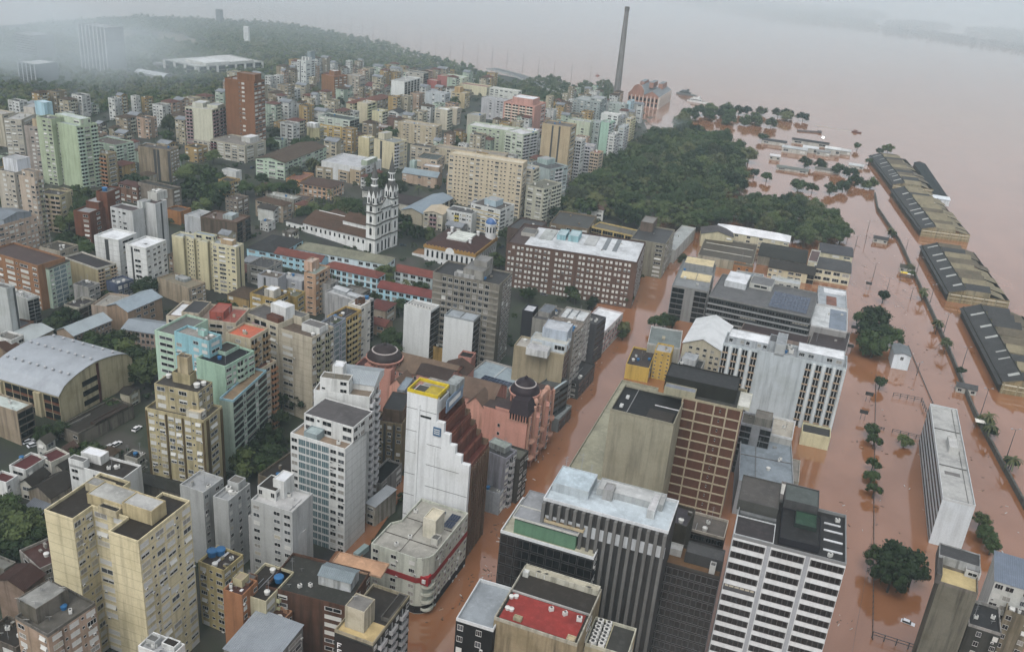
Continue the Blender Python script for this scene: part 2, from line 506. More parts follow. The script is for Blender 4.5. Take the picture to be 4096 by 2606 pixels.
        if hb and side in hb[1]:
            bm = wallmat(hb[0], dirt * .6); fh = hw / n; dep = hb[2] if len(hb) > 2 else .25; th = hb[3] if len(hb) > 3 else .5
            for k in range(1, n):
                bb = MB(); aa = [p + nout * dep, q + nout * dep, q - nout * .02, p - nout * .02]
                bb.prism([(v.x, v.y) for v in aa], k * fh - th / 2, k * fh + th / 2, bm, top=bm); bb.face([(v.x, v.y, k * fh - th / 2) for v in aa[::-1]], bm)
                bb.obj('floor_band', o)
    if far: join_far(o, far)
    zt = hw + .004
    for e in ex:
        k = e[0]
        if k == 'box':
            _, x0, y0, x1, y1, hh = e[:6]; c = e[6] if len(e) > 6 else wc; tc = e[7] if len(e) > 7 else (.2, .19, .17)
            zb = e[8] if len(e) > 8 and e[8] is not None else zt; nm = e[9] if len(e) > 9 else 'roof_room'; spec = e[10] if len(e) > 10 else ''
            bb = MB(); bx = [x0 * w, y0 * d, x1 * w, y1 * d]
            m2 = wallmat(c, min(1, dirt + .1), 0, (sd + 2) % 5)
            pl = [(bx[0], bx[1]), (bx[2], bx[1]), (bx[2], bx[3]), (bx[0], bx[3])]
            bb.prism(pl, zb, zb + hh - .3, m2); bb.face([(p_[0], p_[1], zb + hh - .3) for p_ in pl], roofmat(tc)); parapet(bb, pl, zb + hh - .3, .3, .2, m2)
            ro = bb.obj(nm, o)
            if spec:
                for (p, q) in (((bx[0], bx[1]), (bx[2], bx[1])), ((bx[2], bx[1]), (bx[2], bx[3]))):
                    p, q = Vector(p), Vector(q); dv = (q - p).normalized(); nf = max(1, round(hh / 3))
                    its = []; bay_objs(o, None, p, dv, Vector((dv.y, -dv.x)), (q - p).length, hh, nf, spec, st, its)
                    for me, loc, r2, sc in its: put('window', me, o, (loc[0], loc[1], loc[2] + zb), r2, sc)
        elif k == 'gab':
            _, x0, y0, x1, y1, hh, c, tc, rise = e[:9]
            bb = MB(); X0, Y0, X1, Y1 = x0 * w, y0 * d, x1 * w, y1 * d; m2 = wallmat(c, dirt); rm = roofmat(tc, 'metal', 'x')
            bb.box(X0, Y0, zt, X1, Y1, zt + hh, m2, skip='tb'); ym = (Y0 + Y1) / 2
            for X, fl in ((X0, 1), (X1, 0)):
                t = [(X, Y0, zt + hh), (X, Y1, zt + hh), (X, ym, zt + hh + rise)]
                bb.face(t[::-1] if fl else t, m2)
            bb.face([(X0 - .3, Y0 - .3, zt + hh), (X1 + .3, Y0 - .3, zt + hh), (X1 + .3, ym, zt + hh + rise + .05), (X0 - .3, ym, zt + hh + rise + .05)], rm)
            bb.face([(X1 + .3, Y1 + .3, zt + hh), (X0 - .3, Y1 + .3, zt + hh), (X0 - .3, ym, zt + hh + rise + .05), (X1 + .3, ym, zt + hh + rise + .05)], rm)
            bb.obj('roof_room', o)
        elif k == 'patch':
            _, x0, y0, x1, y1, c = e[:6]; bb = MB(); zz = zt + (e[6] if len(e) > 6 else .05)
            bb.box(x0 * w, y0 * d, zt, x1 * w, y1 * d, zz, roofmat(c, e[7] if len(e) > 7 else 'membrane')); bb.obj('roof_panel', o)
        elif k == 'solar':
            _, x0, y0, x1, y1, nx, ny = e[:7]; bw_, bd_ = (x1 - x0) * w / nx, (y1 - y0) * d / ny
            pm_ = mat('solar_cell', (.03, .05, .1), .15); bb = MB()
            bb.box(0, 0, .25, bw_ * .94, bd_ * .94, .32, GREYM, top=pm_); me = bb.mesh('solar_panel')
            for i in range(nx):
                for j in range(ny): put('solar_panel', me, o, ((x0 * w + i * bw_), (y0 * d + j * bd_), zt))
        elif k == 'band':
            _, z, th, c, sides = e; m2 = wallmat(c, .3)
            for a in range(nE):
                p, q = Vector(P[a]), Vector(P[(a + 1) % nE]); dv = (q - p).normalized(); no = Vector((dv.y, -dv.x))
                if ('F' in sides and no.y < -.5) or ('R' in sides and no.x > .5):
                    bb = MB(); c4 = [p + no * .14, q + no * .14, q + no * .02, p + no * .02]; bb.prism([(v.x, v.y) for v in c4], z, z + th, m2, top=m2); bb.obj('wall_stripe', o)
        elif k == 'bows':
            _, fx, fy, rad, sp, cnt2 = e
            for i in range(cnt2):
                bb = MB(); z = 1.5 + i * sp; bb.lathe(fx * w, fy * d, [(0, z), (rad, z), (rad, z + .9), (rad - .15, z + .9), (rad - .2, z + .2), (0, z + .2)], wm, 20); bb.obj('balcony', o)
        elif k == 'tank': put('water_tank', TANK if len(e) < 5 or e[4] else TANKW, o, (e[1] * w, e[2] * d, zt + (e[5] if len(e) > 5 else 0)), 0, (e[3],) * 3)
        elif k == 'ac': put('air_conditioner', ACR, o, (e[1] * w, e[2] * d, zt), rr.random(), (e[3] if len(e) > 3 else 1.2,) * 3)
        elif k == 'ant': put('antenna', ANT, o, (e[1] * w, e[2] * d, zt + (e[4] if len(e) > 4 else 0)), rr.random(), (1, 1, e[3] / 5))
        elif k == 'dish': put('satellite_dish', DISH, o, (e[1] * w, e[2] * d, zt + (e[4] if len(e) > 4 else 0)), .4 + rr.random() * .4, (e[3],) * 3)
    if clutter is None: clutter = (8 if isnear else 1) if flat else 0
    elif clutter and isnear and flat: clutter += 3
    for _ in range(clutter):
        u, v = rr.uniform(.1, .9), rr.uniform(.15, .9)
        t = rr.random()
        if poly and not _inside(u, v, poly): continue
        if t < .12:
            bb = MB(); a_, c_ = rr.uniform(.6, 1.6), rr.uniform(.6, 1.4); bb.box(u * w, v * d, zt, min(w - .4, u * w + a_), min(d - .4, v * d + c_), zt + rr.uniform(.5, 1.6), wm, top=CONC); bb.obj('roof_hatch', o)
        elif t < .2:
            bb = MB(); bb.tube((u * w, .6, zt + .15), (u * w, max(1, v * d), zt + .15), .09, GREYM); bb.obj('pipe', o)
        elif t < .4: put('air_conditioner', ACR, o, (u * w, v * d, zt), rr.random() * 3, (1.1,) * 3)
        elif t < .6: put('water_tank', rr.choice((TANK, TANKW, TANKW)), o, (u * w, v * d, zt), 0, (.9,) * 3)
        elif t < .8: put('satellite_dish', DISH, o, (u * w, v * d, zt), .5)
        else: put('antenna', ANT, o, (u * w, v * d, zt), rr.random())
    return o
def _inside(u, v, poly):
    r = False; n = len(poly)
    for i in range(n):
        a, b = poly[i], poly[(i + 1) % n]
        if (a[1] > v) != (b[1] > v) and u < (b[0] - a[0]) * (v - a[1]) / (b[1] - a[1]) + a[0]: r = not r
    return r
# ---------------------------------------------------------------- hand built landmarks
def part(o, name, fn, *a):
    b = MB(); fn(b, *a); return b.obj(name, o)
def style(seed=1, **k):
    k['rnd'] = random.Random(seed); return k
def wins(o, p, q, h, n, spec, z=0, **k):
    """windows on the vertical plane from p to q (outside on the right hand of p->q)"""
    p, q = Vector(p), Vector(q); d = (q - p).normalized(); its = []
    k.setdefault('sh', 0); k.setdefault('ac', 0)
    st = style(len(o.children) + 1, pm=WHITE, **k)
    bay_objs(o, None, p, d, Vector((d.y, -d.x)), (q - p).length, h, n, spec, st, its)
    for me, loc, rz, sc in its: put('window', me, o, (loc[0], loc[1], loc[2] + z), rz, sc)
def arch(b, x0, x1, z0, z1, y, m, n=6):
    """arched opening panel facing -y"""
    r = (x1 - x0) / 2; c = (x0 + x1) / 2; zs = z1 - r
    pts = [(x0, y, z0), (x1, y, z0)] + [(c + r * math.cos(t * math.pi / n), y, zs + r * math.sin(t * math.pi / n)) for t in range(n + 1)]
    b.face(pts, m)
def stepped_tower(x, y, rz):
    o = empty('office_tower', x, y, 0, rz, 'white windowless stepped tower with brown terraced flank and yellow railed roof beside the flooded street', 'building')
    wm = wallmat((.66, .68, .68), .25, 0, 3); br = wallmat((.26, .105, .065), .6, 0, 1); pr = wallmat((.24, .16, .11), .6, 0, 2)
    prof = [(10.4, 57.5), (13, 49.5), (15.2, 46), (17.4, 42.6), (19.6, 39.6), (22.4, 36.8)]
    xs = [0] + [a for a, _ in prof]
    def face(b):
        for i, (xe, z) in enumerate(prof): b.box(xs[i], 0, -3, xe, 1.6, z, wm)
        b.box(3.9, -.25, -3, 4.6, 0, 54, wm); b.box(10.5, -.02, -2, 10.55, 0, 40, DFRAME)
    part(o, 'wall', face)
    def core(b):
        b.box(0, 1.6, -3, 10.4, 9, 56, wm); b.box(0, 9, -3, 10.4, 17, 55, wallmat((.4, .38, .35), .6))
    part(o, 'tower_core', core)
    part(o, 'roof', lambda b: b.box(.3, 1.7, 56, 10.1, 8.7, 56.05, roofmat((.1, .1, .09))))
    for i in range(1, 6):
        xe, z = prof[i]; x0 = xs[i]
        b = MB(); b.box(x0, 1.6, -3, xe, 17, z - 1.4, br); b.box(x0 + .0, 1.6, z - 1.4, x0 + .25, 17, z + 2.2, br)
        b.box(xe - .25, 1.6, z - 1.4, xe, 17, z - .2, br)
        b.box(x0 + .25, 16.5, z - 1.4, xe - .25, 17, z + 1, pr); t = b.obj('terrace', o)
        b = MB(); b.box(x0 + .25, 1.6, z - 1.4, xe - .25, 16.5, z - 1.36, roofmat((.16, .05, .04))); b.obj('terrace_deck', t)
    for k in range(9):
        b = MB(); yy = 2 + k * 1.75; b.box(22.4, yy, -3, 22.9, yy + .55, 35.2, pr); b.obj('pier', o)
    for k in range(11): part(o, 'floor_band', lambda b: b.box(22.4, 1.7, 2 + k * 3.05, 22.62, 16.9, 2.6 + k * 3.05, br))
    ym = mat('yellow_paint', (.62, .47, .02), .5, var=.3)
    for (a, b_, c, d_) in ((0, 0, 10.4, .35), (0, 8.5, 10.4, 8.85), (0, .35, .35, 8.5), (10.05, .35, 10.4, 8.5)):
        part(o, 'railing', lambda b: b.box(a, b_, 57.5, c, d_, 58.6, ym))
    part(o, 'roof_deck', lambda b: b.box(4.6, 1.0, 56.1, 9.8, 8, 57.2, mat('ochre_deck', (.42, .33, .04), .6, var=.4)))
    part(o, 'roof_room', lambda b: b.box(8.8, 9.2, 55, 12.6, 16, 58.5, wallmat((.33, .36, .36), .6)))
    part(o, 'billboard', lambda b: (b.box(12.4, 2.2, 52, 12.7, 15, 56.5, mat('poster_blue', (.20, .28, .38), .5, var=.5, scale=.8)), b.box(12.7, 4, 53.4, 12.74, 13, 55, WHITE)))
    sg = part(o, 'sign_panel', lambda b: b.box(9.6, -.35, 44.6, 12.2, -.05, 47.6, mat('sign_blue', (.08, .16, .27), .4)))
    for z in (45.3, 46, 46.7): part(sg, 'text_bar', lambda b: b.box(9.9, -.38, z, 11.9, -.35, z + .25, WHITE))
    part(o, 'window', lambda b: b.box(4.9, -.08, 49.8, 8.6, 0, 50.5, GLASS))
    for (xa, xb, z) in [(0, 3.9, 44), (0, 3.9, 36), (0, 3.9, 28), (0, 3.9, 20), (0, 3.9, 12), (7.5, 12.5, 40.5), (7.5, 19, 33), (7.5, 22.4, 25), (7.5, 22.4, 17), (7.5, 22.4, 9), (0, 10.4, 52)]:
        part(o, 'wall_joint', lambda b: b.box(xa, -.03, z, xb, -.005, z + .16, DFRAME))
def dome(o, cx, cy, z, r, pm, rm, ring):
    """drum with columns, eave ring, two tier dome and knob"""
    part(o, 'dome_drum', lambda b: b.lathe(cx, cy, [(r * .8, z - 5), (r * .8, z + 3.2)], pm, 20))
    for k in range(12):
        t = k * math.pi / 6; part(o, 'column', lambda b: b.cyl(cx + r * .93 * math.cos(t), cy + r * .93 * math.sin(t), z - 1.5, z + 2.7, .38, pm, 6))
    part(o, 'dome_eave', lambda b: b.lathe(cx, cy, [(r * .8, z + 2.7), (r * 1.08, z + 2.7), (r * 1.1, z + 3.4), (r * .8, z + 3.5)], pm, 24))
    b = MB(); b.lathe(cx, cy, [(r * 1.04, z + 3.45), (r * 1.02, z + 4.2), (r * .93, z + 5.2), (r * .74, z + 6.3)], rm, 24); d = b.obj('dome_roof', o, smooth=True)
    b = MB(); b.lathe(cx, cy, [(r * .76, z + 6.25), (r * .76, z + 6.55), (r * .68, z + 6.6)], ring, 24); b.obj('dome_ring', d)
    b = MB(); b.lathe(cx, cy, [(r * .70, z + 6.5), (r * .6, z + 7.4), (r * .4, z + 8.2), (r * .15, z + 8.7), (0, z + 8.8)], rm, 24); b.obj('dome_cap', d, smooth=True)
    b = MB(); b.lathe(cx, cy, [(.7, z + 8.6), (.8, z + 9.2), (.3, z + 9.6), (0, z + 10)], rm, 10); b.obj('finial', d)
PINKW = (.64, .33, .26)
def culture_house(x, y, rz, w, d, z0, h):
    o = empty('culture_house', x, y, z0, rz, 'ornate pink house with mansard roof, bay columns and maroon dome on the flooded street', 'building')
    pm = wallmat(PINKW, .22, 0, 1); rm = roofmat((.075, .05, .06), 'tile'); lm = wallmat((.55, .32, .24), .3, 0, 2)
    D = d + 9
    part(o, 'wall', lambda b: b.prism([(0, 0), (w, 0), (w, D), (0, D)], -4, h, pm, top=roofmat((.12, .08, .07))))
    # low mansard roofs
    def mans(b):
        z1 = h + 4.6
        b.face([(w * .42, -.5, h), (w + .5, -.5, h), (w - 1.4, 2.6, z1), (w * .42, 2.6, z1)], rm)
        b.face([(w + .5, -.5, h), (w + .5, 9, h), (w - 1.4, 7.5, z1), (w - 1.4, 2.6, z1)], rm)
        b.face([(w * .42, 2.6, z1), (w - 1.4, 2.6, z1), (w - 1.4, 7.5, z1), (w * .42, 7.5, z1)], rm)
        b.face([(w * .42, 9, h), (w * .42, -.5, h), (w * .42, 2.6, z1), (w * .42, 7.5, z1)], pm)
        b.face([(w + .5, 9, h), (w * .42, 9, h), (w * .42, 7.5, z1), (w - 1.4, 7.5, z1)], rm)
    part(o, 'mansard_roof', mans)
    part(o, 'roof', lambda b: b.box(-.3, -.3, h + .01, w * .42 - .1, 6, h + 1.0, pm, top=roofmat((.09, .055, .06))))
    for k in range(7): part(o, 'eave_bracket', lambda b: b.box(w * .45 + k * w * .088, -.45, h - 2.6, w * .45 + k * w * .088 + .5, -.01, h - .1, wallmat((.06, .045, .04), .2)))
    part(o, 'cornice', lambda b: b.box(w * .42, -.3, h - 3.1, w + .4, -.01, h - 2.65, lm))
    dome(o, w * .52, 11.5, h + 1.0, 5.6, pm, roofmat((.055, .045, .05)), mat('dome_ring_paint', (.42, .38, .36), .6))
    # street front: columns, bows and balconies
    for k in range(6):
        yy = 1.2 + k * (D - 2.4) / 5
        part(o, 'column', lambda b: b.cyl(w + .45, yy, -3, h + (1.5 if k in (1, 4) else -.5), .55, lm, 8))
    for k in range(5):
        yy = 1.2 + (k + .5) * (D - 2.4) / 5
        if k in (1, 3):
            part(o, 'bow_front', lambda b: b.lathe(w, yy, [(1.9, 3), (2.0, h - 4), (2.2, h - 3.6), (1.2, h - 2.6), (0, h - 2.2)], pm, 14))
        for f in range(6):
            put('window', WINM['small'], o, (w + (2.02 if k in (1, 3) else .02), yy - .8, 2 + f * 3.7), math.pi / 2, (1.6, 1, 2.4))
            if f in (1, 3): part(o, 'balcony', lambda b: b.lathe(w, yy, [(0, 1.4 + f * 3.7), (2.6, 1.5 + f * 3.7), (2.6, 2.3 + f * 3.7), (2.45, 2.3 + f * 3.7), (2.4, 1.7 + f * 3.7), (0, 1.7 + f * 3.7)], lm, 14))
    for k in range(4):
        yy = 9 + k * 4.2
        part(o, 'roof_turret', lambda b: b.lathe(w - .6, yy, [(1.0, h - .5), (1.05, h + 2.0), (1.3, h + 2.2), (.9, h + 3.3), (0, h + 3.9)], lm, 10))
    part(o, 'gable', lambda b: b.box(w - .8, 13, h, w + .6, 19, h + 3.2, lm))
    for f in range(5): put('window', WINM['small'], o, (1.0, -.02, 3 + f * 3.6), 0, (1.0, 1, 1.3))
    part(o, 'wing', lambda b: b.prism([(-8, 6), (0, 6), (0, 16), (-8, 16)], -4, h - 4, pm, top=roofmat((.1, .075, .06))))
def culture_dome(x, y, z, r, label):
    o = empty('culture_house', x, y, 0, -.3233, label, 'building')
    pm = wallmat((.58, .30, .24), .3, 0, 4)
    part(o, 'wall', lambda b: b.prism([(-r * .85, -r * .85), (r * .85, -r * .85), (r * .85, r * .85), (-r * .85, r * .85)], -3, z + .3, pm, top=pm))
    dome(o, 0, 0, z - .5, r, pm, roofmat((.075, .05, .05)), mat('dome_ring_paint', (.42, .38, .36), .6))
def museum(x, y, rz, w, d, z0, h):
    o = empty('museum', x, y, z0, rz, 'white museum with chocolate hipped roof, ochre cornice, skylight court and blue dome turret', 'building')
    wm = wallmat((.62, .63, .62), .2, 0, 1); rm = roofmat((.12, .06, .05), 'tile'); oc = mat('ochre_cornice', (.42, .24, .06), .7, var=.35, scale=1.2)
    part(o, 'wall', lambda b: b.prism([(0, 0), (w, 0), (w, d), (0, d)], -4, h, wm))
    part(o, 'cornice', lambda b: (b.box(-.5, -.5, h - 1.3, w + .5, -.02, h + .6, oc), b.box(w + .02, -.02, h - 1.3, w + .5, d + .5, h + .6, oc)))
    # scalloped crown of the cornice
    for k in range(14): part(o, 'cornice_merlon', lambda b: b.box(k * w / 14 + .3, -.5, h + .6, k * w / 14 + 1.3, -.1, h + 1.2, oc))
    for k in range(16): part(o, 'cornice_merlon', lambda b: b.box(w + .1, k * d / 16 + .3, h + .6, w + .5, k * d / 16 + 1.3, h + 1.2, oc))
    part(o, 'pediment', lambda b: (arch(b, w * .42, w * .60, h - 2.5, h + 1.6, -.56, WHITE), b.box(w * .42, -.54, h - 2.6, w * .60, -.5, h - 2.0, WHITE)))
    q = 10; cx0, cy0, cx1, cy1 = q, q, w - q, d - q; z1 = h + 3.0
    def hip(b):
        O = [(-.6, -.6, h + .3), (w + .6, -.6, h + .3), (w + .6, d + .6, h + .3), (-.6, d + .6, h + .3)]
        I = [(cx0, cy0, z1), (cx1, cy0, z1), (cx1, cy1, z1), (cx0, cy1, z1)]
        for k in range(4): b.face([O[k], O[(k + 1) % 4], I[(k + 1) % 4], I[k]], rm)
    part(o, 'roof', hip)
    sk = part(o, 'skylight', lambda b: b.box(cx0, cy0, h, cx1, cy1, z1 + .9, wallmat((.5, .5, .48), .3), top=roofmat((.50, .53, .48))))
    for k in range(1, 5): part(sk, 'skylight_bar', lambda b: b.box(cx0, cy0 + k * (cy1 - cy0) / 5 - .12, z1 + .9, cx1, cy0 + k * (cy1 - cy0) / 5 + .12, z1 + 1.1, WHITE))
    for (fx, fy) in ((.2, .72), (.28, .42), (.72, .75), (.75, .32)):
        part(o, 'chimney', lambda b: (b.box(fx * w - .7, fy * d - .7, h, fx * w + .7, fy * d + .7, h + 5, WHITE), b.box(fx * w - 1, fy * d - 1, h + 5, fx * w + 1, fy * d + 1, h + 5.4, WHITE)))
    for k in range(10):
        xx = 1.6 + k * (w - 3.2) / 9.3
        for z, hh, ww in ((1, 2.2, 1.0), (5.4, 4.2, 1.3)):
            part(o, 'window', lambda b: arch(b, xx, xx + ww, z, z + hh, -.03, GLASS))
    for k in range(10):
        yy = 2 + k * (d - 4) / 9.3
        b = MB(); arch(b, 0, 1.3, 5.4, 9.6, 0, GLASS); put('window', b.mesh('window'), o, (w + .03, yy, 0), math.pi / 2)
    # corner turret with blue striped dome
    tx, ty, r = w - 3, d - 4, 3.3
    part(o, 'turret', lambda b: b.lathe(tx, ty, [(r, h - 2), (r, h + 9.5), (r * 1.12, h + 9.7), (r * 1.12, h + 10.3), (r, h + 10.4)], wm, 20))
    for k in range(10):
        t = k * math.pi / 5
        b = MB(); arch(b, -.5, .5, h + 5, h + 8.6, 0, GLASS); put('window', b.mesh('window'), o, (tx + (r + .03) * math.cos(t), ty + (r + .03) * math.sin(t), 0), t + math.pi / 2)
    bl = mat('dome_blue', (.06, .15, .36), .4, var=.3); b = MB()
    b.lathe(tx, ty, [(r * 1.05 * math.cos(i * math.pi / 14), h + 10.4 + r * 1.12 * math.sin(i * math.pi / 14)) for i in range(7)] + [(0, h + 10.4 + r * 1.13)], bl, 20); dm = b.obj('dome', o, smooth=True)
    def band(b):
        pts = []
        for i in range(9):
            t = .25 + i * .30; R2 = r * 1.075
            pts.append((R2 * math.cos(t), R2 * math.sin(t)))
        for (a, za), (c, zc) in zip(pts, pts[1:]):
            b.face([(tx + a * .8 - .5, ty - abs(a) * .0 - .95 * math.sqrt(max(0, (r * 1.1) ** 2 - a * a - za * za + .6)), h + 10.4 + za), (tx + a * .8 + .5, ty - .95 * math.sqrt(max(0, (r * 1.1) ** 2 - a * a - za * za + .6)), h + 10.4 + za + .5), (tx + c * .8 + .5, ty - .95 * math.sqrt(max(0, (r * 1.1) ** 2 - c * c - zc * zc + .6)), h + 10.4 + zc + .5), (tx + c * .8 - .5, ty - .95 * math.sqrt(max(0, (r * 1.1) ** 2 - c * c - zc * zc + .6)), h + 10.4 + zc)], WHITE)
    part(dm, 'dome_band', band)
    part(o, 'annex', lambda b: b.prism([(-9, 2), (-.05, 2), (-.05, 12), (-9, 12)], -4, 5, wm, top=roofmat((.3, .17, .08))))
def church(x, y, rz, w, d, z0, h):
    o = empty('church', x, y, z0, rz, 'white twin towered church with long brown tiled nave and dark stained spires', 'church')
    wm = wallmat((.72, .73, .71), .3, 0, 2); sm = wallmat((.70, .71, .68), .55, 0, 4); dk = wallmat((.17, .17, .155), .6, 0, 1); rt = roofmat((.15, .085, .06), 'tile', 'x'); sp = roofmat((.15, .15, .14))
    xe = w - 6.5
    part(o, 'nave_wall', lambda b: b.prism([(14, 0), (xe, 0), (xe, d), (14, d)], -4, 9.5, wm))
    part(o, 'clerestory_wall', lambda b: b.prism([(40, 5.5), (xe, 5.5), (xe, d - 5.5), (40, d - 5.5)], 9, 15.2, wm))
    def aisle(b):
        b.face([(13.6, -.6, 9.4), (xe, -.6, 9.4), (xe, 5.5, 12.6), (13.6, 5.5, 12.6)], rt)
        b.face([(14, 5.5, 12.6), (40, 5.5, 12.6), (40, d / 2, 15), (14, d / 2, 15)], rt)
        b.face([(40, d - 5.5, 12.6), (14, d - 5.5, 12.6), (14, d / 2, 15), (40, d / 2, 15)], rt)
        b.face([(xe, d + .6, 9.4), (13.6, d + .6, 9.4), (13.6, d - 5.5, 12.6), (xe, d - 5.5, 12.6)], rt)
        b.face([(14, d, 9.4), (14, 0, 9.4), (14, 5.5, 12.6), (14, d / 2, 15), (14, d - 5.5, 12.6)], wm)
    part(o, 'aisle_roof', aisle)
    def upper(b):
        b.face([(39.6, 5, 15.1), (xe, 5, 15.1), (xe, d / 2, 18.8), (39.6, d / 2, 18.8)], rt)
        b.face([(xe, d - 5, 15.1), (39.6, d - 5, 15.1), (39.6, d / 2, 18.8), (xe, d / 2, 18.8)], rt)
        b.face([(40, d - 5.5, 15.1), (40, 5.5, 15.1), (40, d / 2, 18.7)], wm)
    part(o, 'nave_roof', upper)
    part(o, 'chancel', lambda b: b.prism([(20, 8), (38, 8), (38, d + 4), (20, d + 4)], -3, 13.6, wallmat((.3, .2, .15), .6), top=rt))
    part(o, 'roof_ridge', lambda b: b.box(17, d / 2 - .2, 15, 39.8, d / 2 + .2, 15.35, WHITE))
    part(o, 'sacristy', lambda b: b.prism([(0, 1), (13.9, 1), (13.9, d - 2), (0, d - 2)], -4, 7.5, wm))
    part(o, 'sacristy_roof', lambda b: (b.face([(-.4, .6, 7.5), (14, .6, 7.5), (14, d / 2, 9.4), (3, d / 2, 9.4)], roofmat((.09, .08, .075), 'tile')), b.face([(14, d - 1.6, 7.5), (-.4, d - 1.6, 7.5), (3, d / 2, 9.4), (14, d / 2, 9.4)], roofmat((.09, .08, .075), 'tile')), b.face([(-.4, d - 1.6, 7.5), (-.4, .6, 7.5), (3, d / 2, 9.4)], roofmat((.09, .08, .075), 'tile'))))
    for k in range(13):
        xx = 16.5 + k * (xe - 19) / 12
        part(o, 'window', lambda b: arch(b, xx, xx + 1.2, 5.6, 8.0, -.03, GLASS))
    for k in range(3): part(o, 'window', lambda b: b.box(2 + k * 4.2, .93, 3.2, 3.4 + k * 4.2, .98, 5.6, GLASS))
    # facade
    F = w
    part(o, 'facade_wall', lambda b: b.prism([(xe, 5.5), (F - .6, 5.5), (F - .6, d - 5.5), (xe, d - 5.5)], -4, 27, sm, top=sm))
    def ped(b):
        pts = [(F - .55, 5.6, 27), (F - .55, d - 5.6, 27), (F - .55, d - 7.5, 29), (F - .55, d / 2 + 1.2, 31.8), (F - .55, d / 2, 33), (F - .55, d / 2 - 1.2, 31.8), (F - .55, 7.5, 29)]
        b.face(pts, sm); b.face([(p[0] - .8, p[1], p[2]) for p in pts][::-1], sm)
        for a, c in zip(pts, pts[1:] + pts[:1]): b.face([a, (a[0] - .8, a[1], a[2]), (c[0] - .8, c[1], c[2]), c], dk)
    part(o, 'pediment', ped)
    for z in (9.2, 18.2, 26.6): part(o, 'cornice', lambda b: b.box(F - .58, 5.7, z, F + .1, d - 5.7, z + .7, dk))
    for z, n, hh in ((0.5, 3, 6.5), (11, 3, 5.4), (20, 3, 4.4)):
        for k in range(n):
            yy = 6.8 + (k + .5) * (d - 13.6) / n - .75
            b = MB(); arch(b, 0, 1.5, z, z + hh, 0, GLASS); put('window', b.mesh('window'), o, (F - .55, yy, 0), math.pi / 2)
    for (y0, sd) in ((0, 'near'), (d - 6.5, 'far')):
        T = MB(); a, c = xe, F; y1 = y0 + 6.5
        T.prism([(a, y0), (c, y0), (c, y1), (a, y1)], -4, 30.5, sm, top=dk); t = T.obj('tower', o)
        for z in (9.0, 18.0, 25.3, 30.2):
            B_ = MB(); q = .45; B_.prism([(a - q, y0 - q), (c + q, y0 - q), (c + q, y1 + q), (a - q, y1 + q)], z, z + .75, dk, top=dk); B_.face([(a - q, y1 + q, z), (c + q, y1 + q, z), (c + q, y0 - q, z), (a - q, y0 - q, z)], dk); B_.obj('cornice', t)
        for z, hh in ((1.2, 5.6), (12, 4.4), (20, 3.6), (26.6, 2.2)):
            b = MB(); arch(b, 0, 1.6, z, z + hh, 0, GLASS); me = b.mesh('window')
            put('window', me, t, (a + 2.45, y0 - .04, 0)); put('window', me, t, (c + .04, y0 + 2.45, 0), math.pi / 2)
        b = MB(); b.cyl(0, 0, -.05, .0, .8, GLASS, 14); ck = b.mesh('clock'); k = put('clock', ck, t, (a + 3.25, y0 - .02, 29.0)); k.rotation_euler = (math.pi / 2, 0, 0)
        # gabled aedicules round the spire foot
        cx, cy = (a + c) / 2, (y0 + y1) / 2
        for k in range(4):
            r0 = k * math.pi / 2
            for s in (-1, 1):
                b = MB(); b.box(s * 1.55 - 1.15, -3.15, 31, s * 1.55 + 1.15, -1.2, 35.2, wm)
                b.face([(s * 1.55 - 1.4, -3.3, 35.2), (s * 1.55 + 1.4, -3.3, 35.2), (s * 1.55, -3.3, 39.2)], wm)
                b.face([(s * 1.55 + 1.4, -3.3, 35.2), (s * 1.55 + 1.4, -1, 35.2), (s * 1.55, -1, 39.2), (s * 1.55, -3.3, 39.2)], sp); b.face([(s * 1.55 - 1.4, -1, 35.2), (s * 1.55 - 1.4, -3.3, 35.2), (s * 1.55, -3.3, 39.2), (s * 1.55, -1, 39.2)], sp)
                arch(b, s * 1.55 - .55, s * 1.55 + .55, 31.6, 34.9, -3.2, GLASS)
                put('gabled_opening', b.mesh('gabled_opening'), t, (cx, cy, 0), r0)
        b = MB(); b.lathe(cx, cy, [(3.6, 31), (3.0, 36), (2.1, 41.5)], sp, 8); b.obj('spire_base', t)
        b = MB(); b.lathe(cx, cy, [(1.9, 41.2), (2.2, 41.5), (2.2, 42.0), (1.6, 42.1), (1.6, 45.6), (2.3, 45.8), (2.3, 46.3), (1.9, 46.4)], wm, 8); l = b.obj('lantern', t)
        for k in range(8):
            r0 = k * math.pi / 4 + math.pi / 8; b = MB(); arch(b, -.36, .36, 42.4, 45.2, 0, GLASS); put('window', b.mesh('window'), l, (cx + 1.55 * math.cos(r0), cy + 1.55 * math.sin(r0), 0), r0 + math.pi / 2)
        b = MB(); b.lathe(cx, cy, [(2.1, 46.3), (1.5, 49), (.75, 53), (.12, 56.2), (0, 56.3)], sp, 8); b.obj('spire', t)
        b = MB(); b.tube((cx, cy, 56), (cx, cy, 58.2), .1, BLACKM); b.tube((cx - .6, cy, 57.4), (cx + .6, cy, 57.4), .08, BLACKM); b.obj('cross', t)
    # stair terrace in front
    st = wallmat((.42, .38, .28), .5)
    part(o, 'stair', lambda b: [b.box(F + 1 + i * .9, 2 - i * .15, -8, F + 1.9 + i * .9, d - 2, -.3 - i * .36, st) for i in range(16)])
    part(o, 'forecourt_wall', lambda b: (b.box(F + 1, -7, -8, F + 16, -6.4, .6, st), b.box(F + 16, -7, -8, F + 16.6, d, -3, st)))
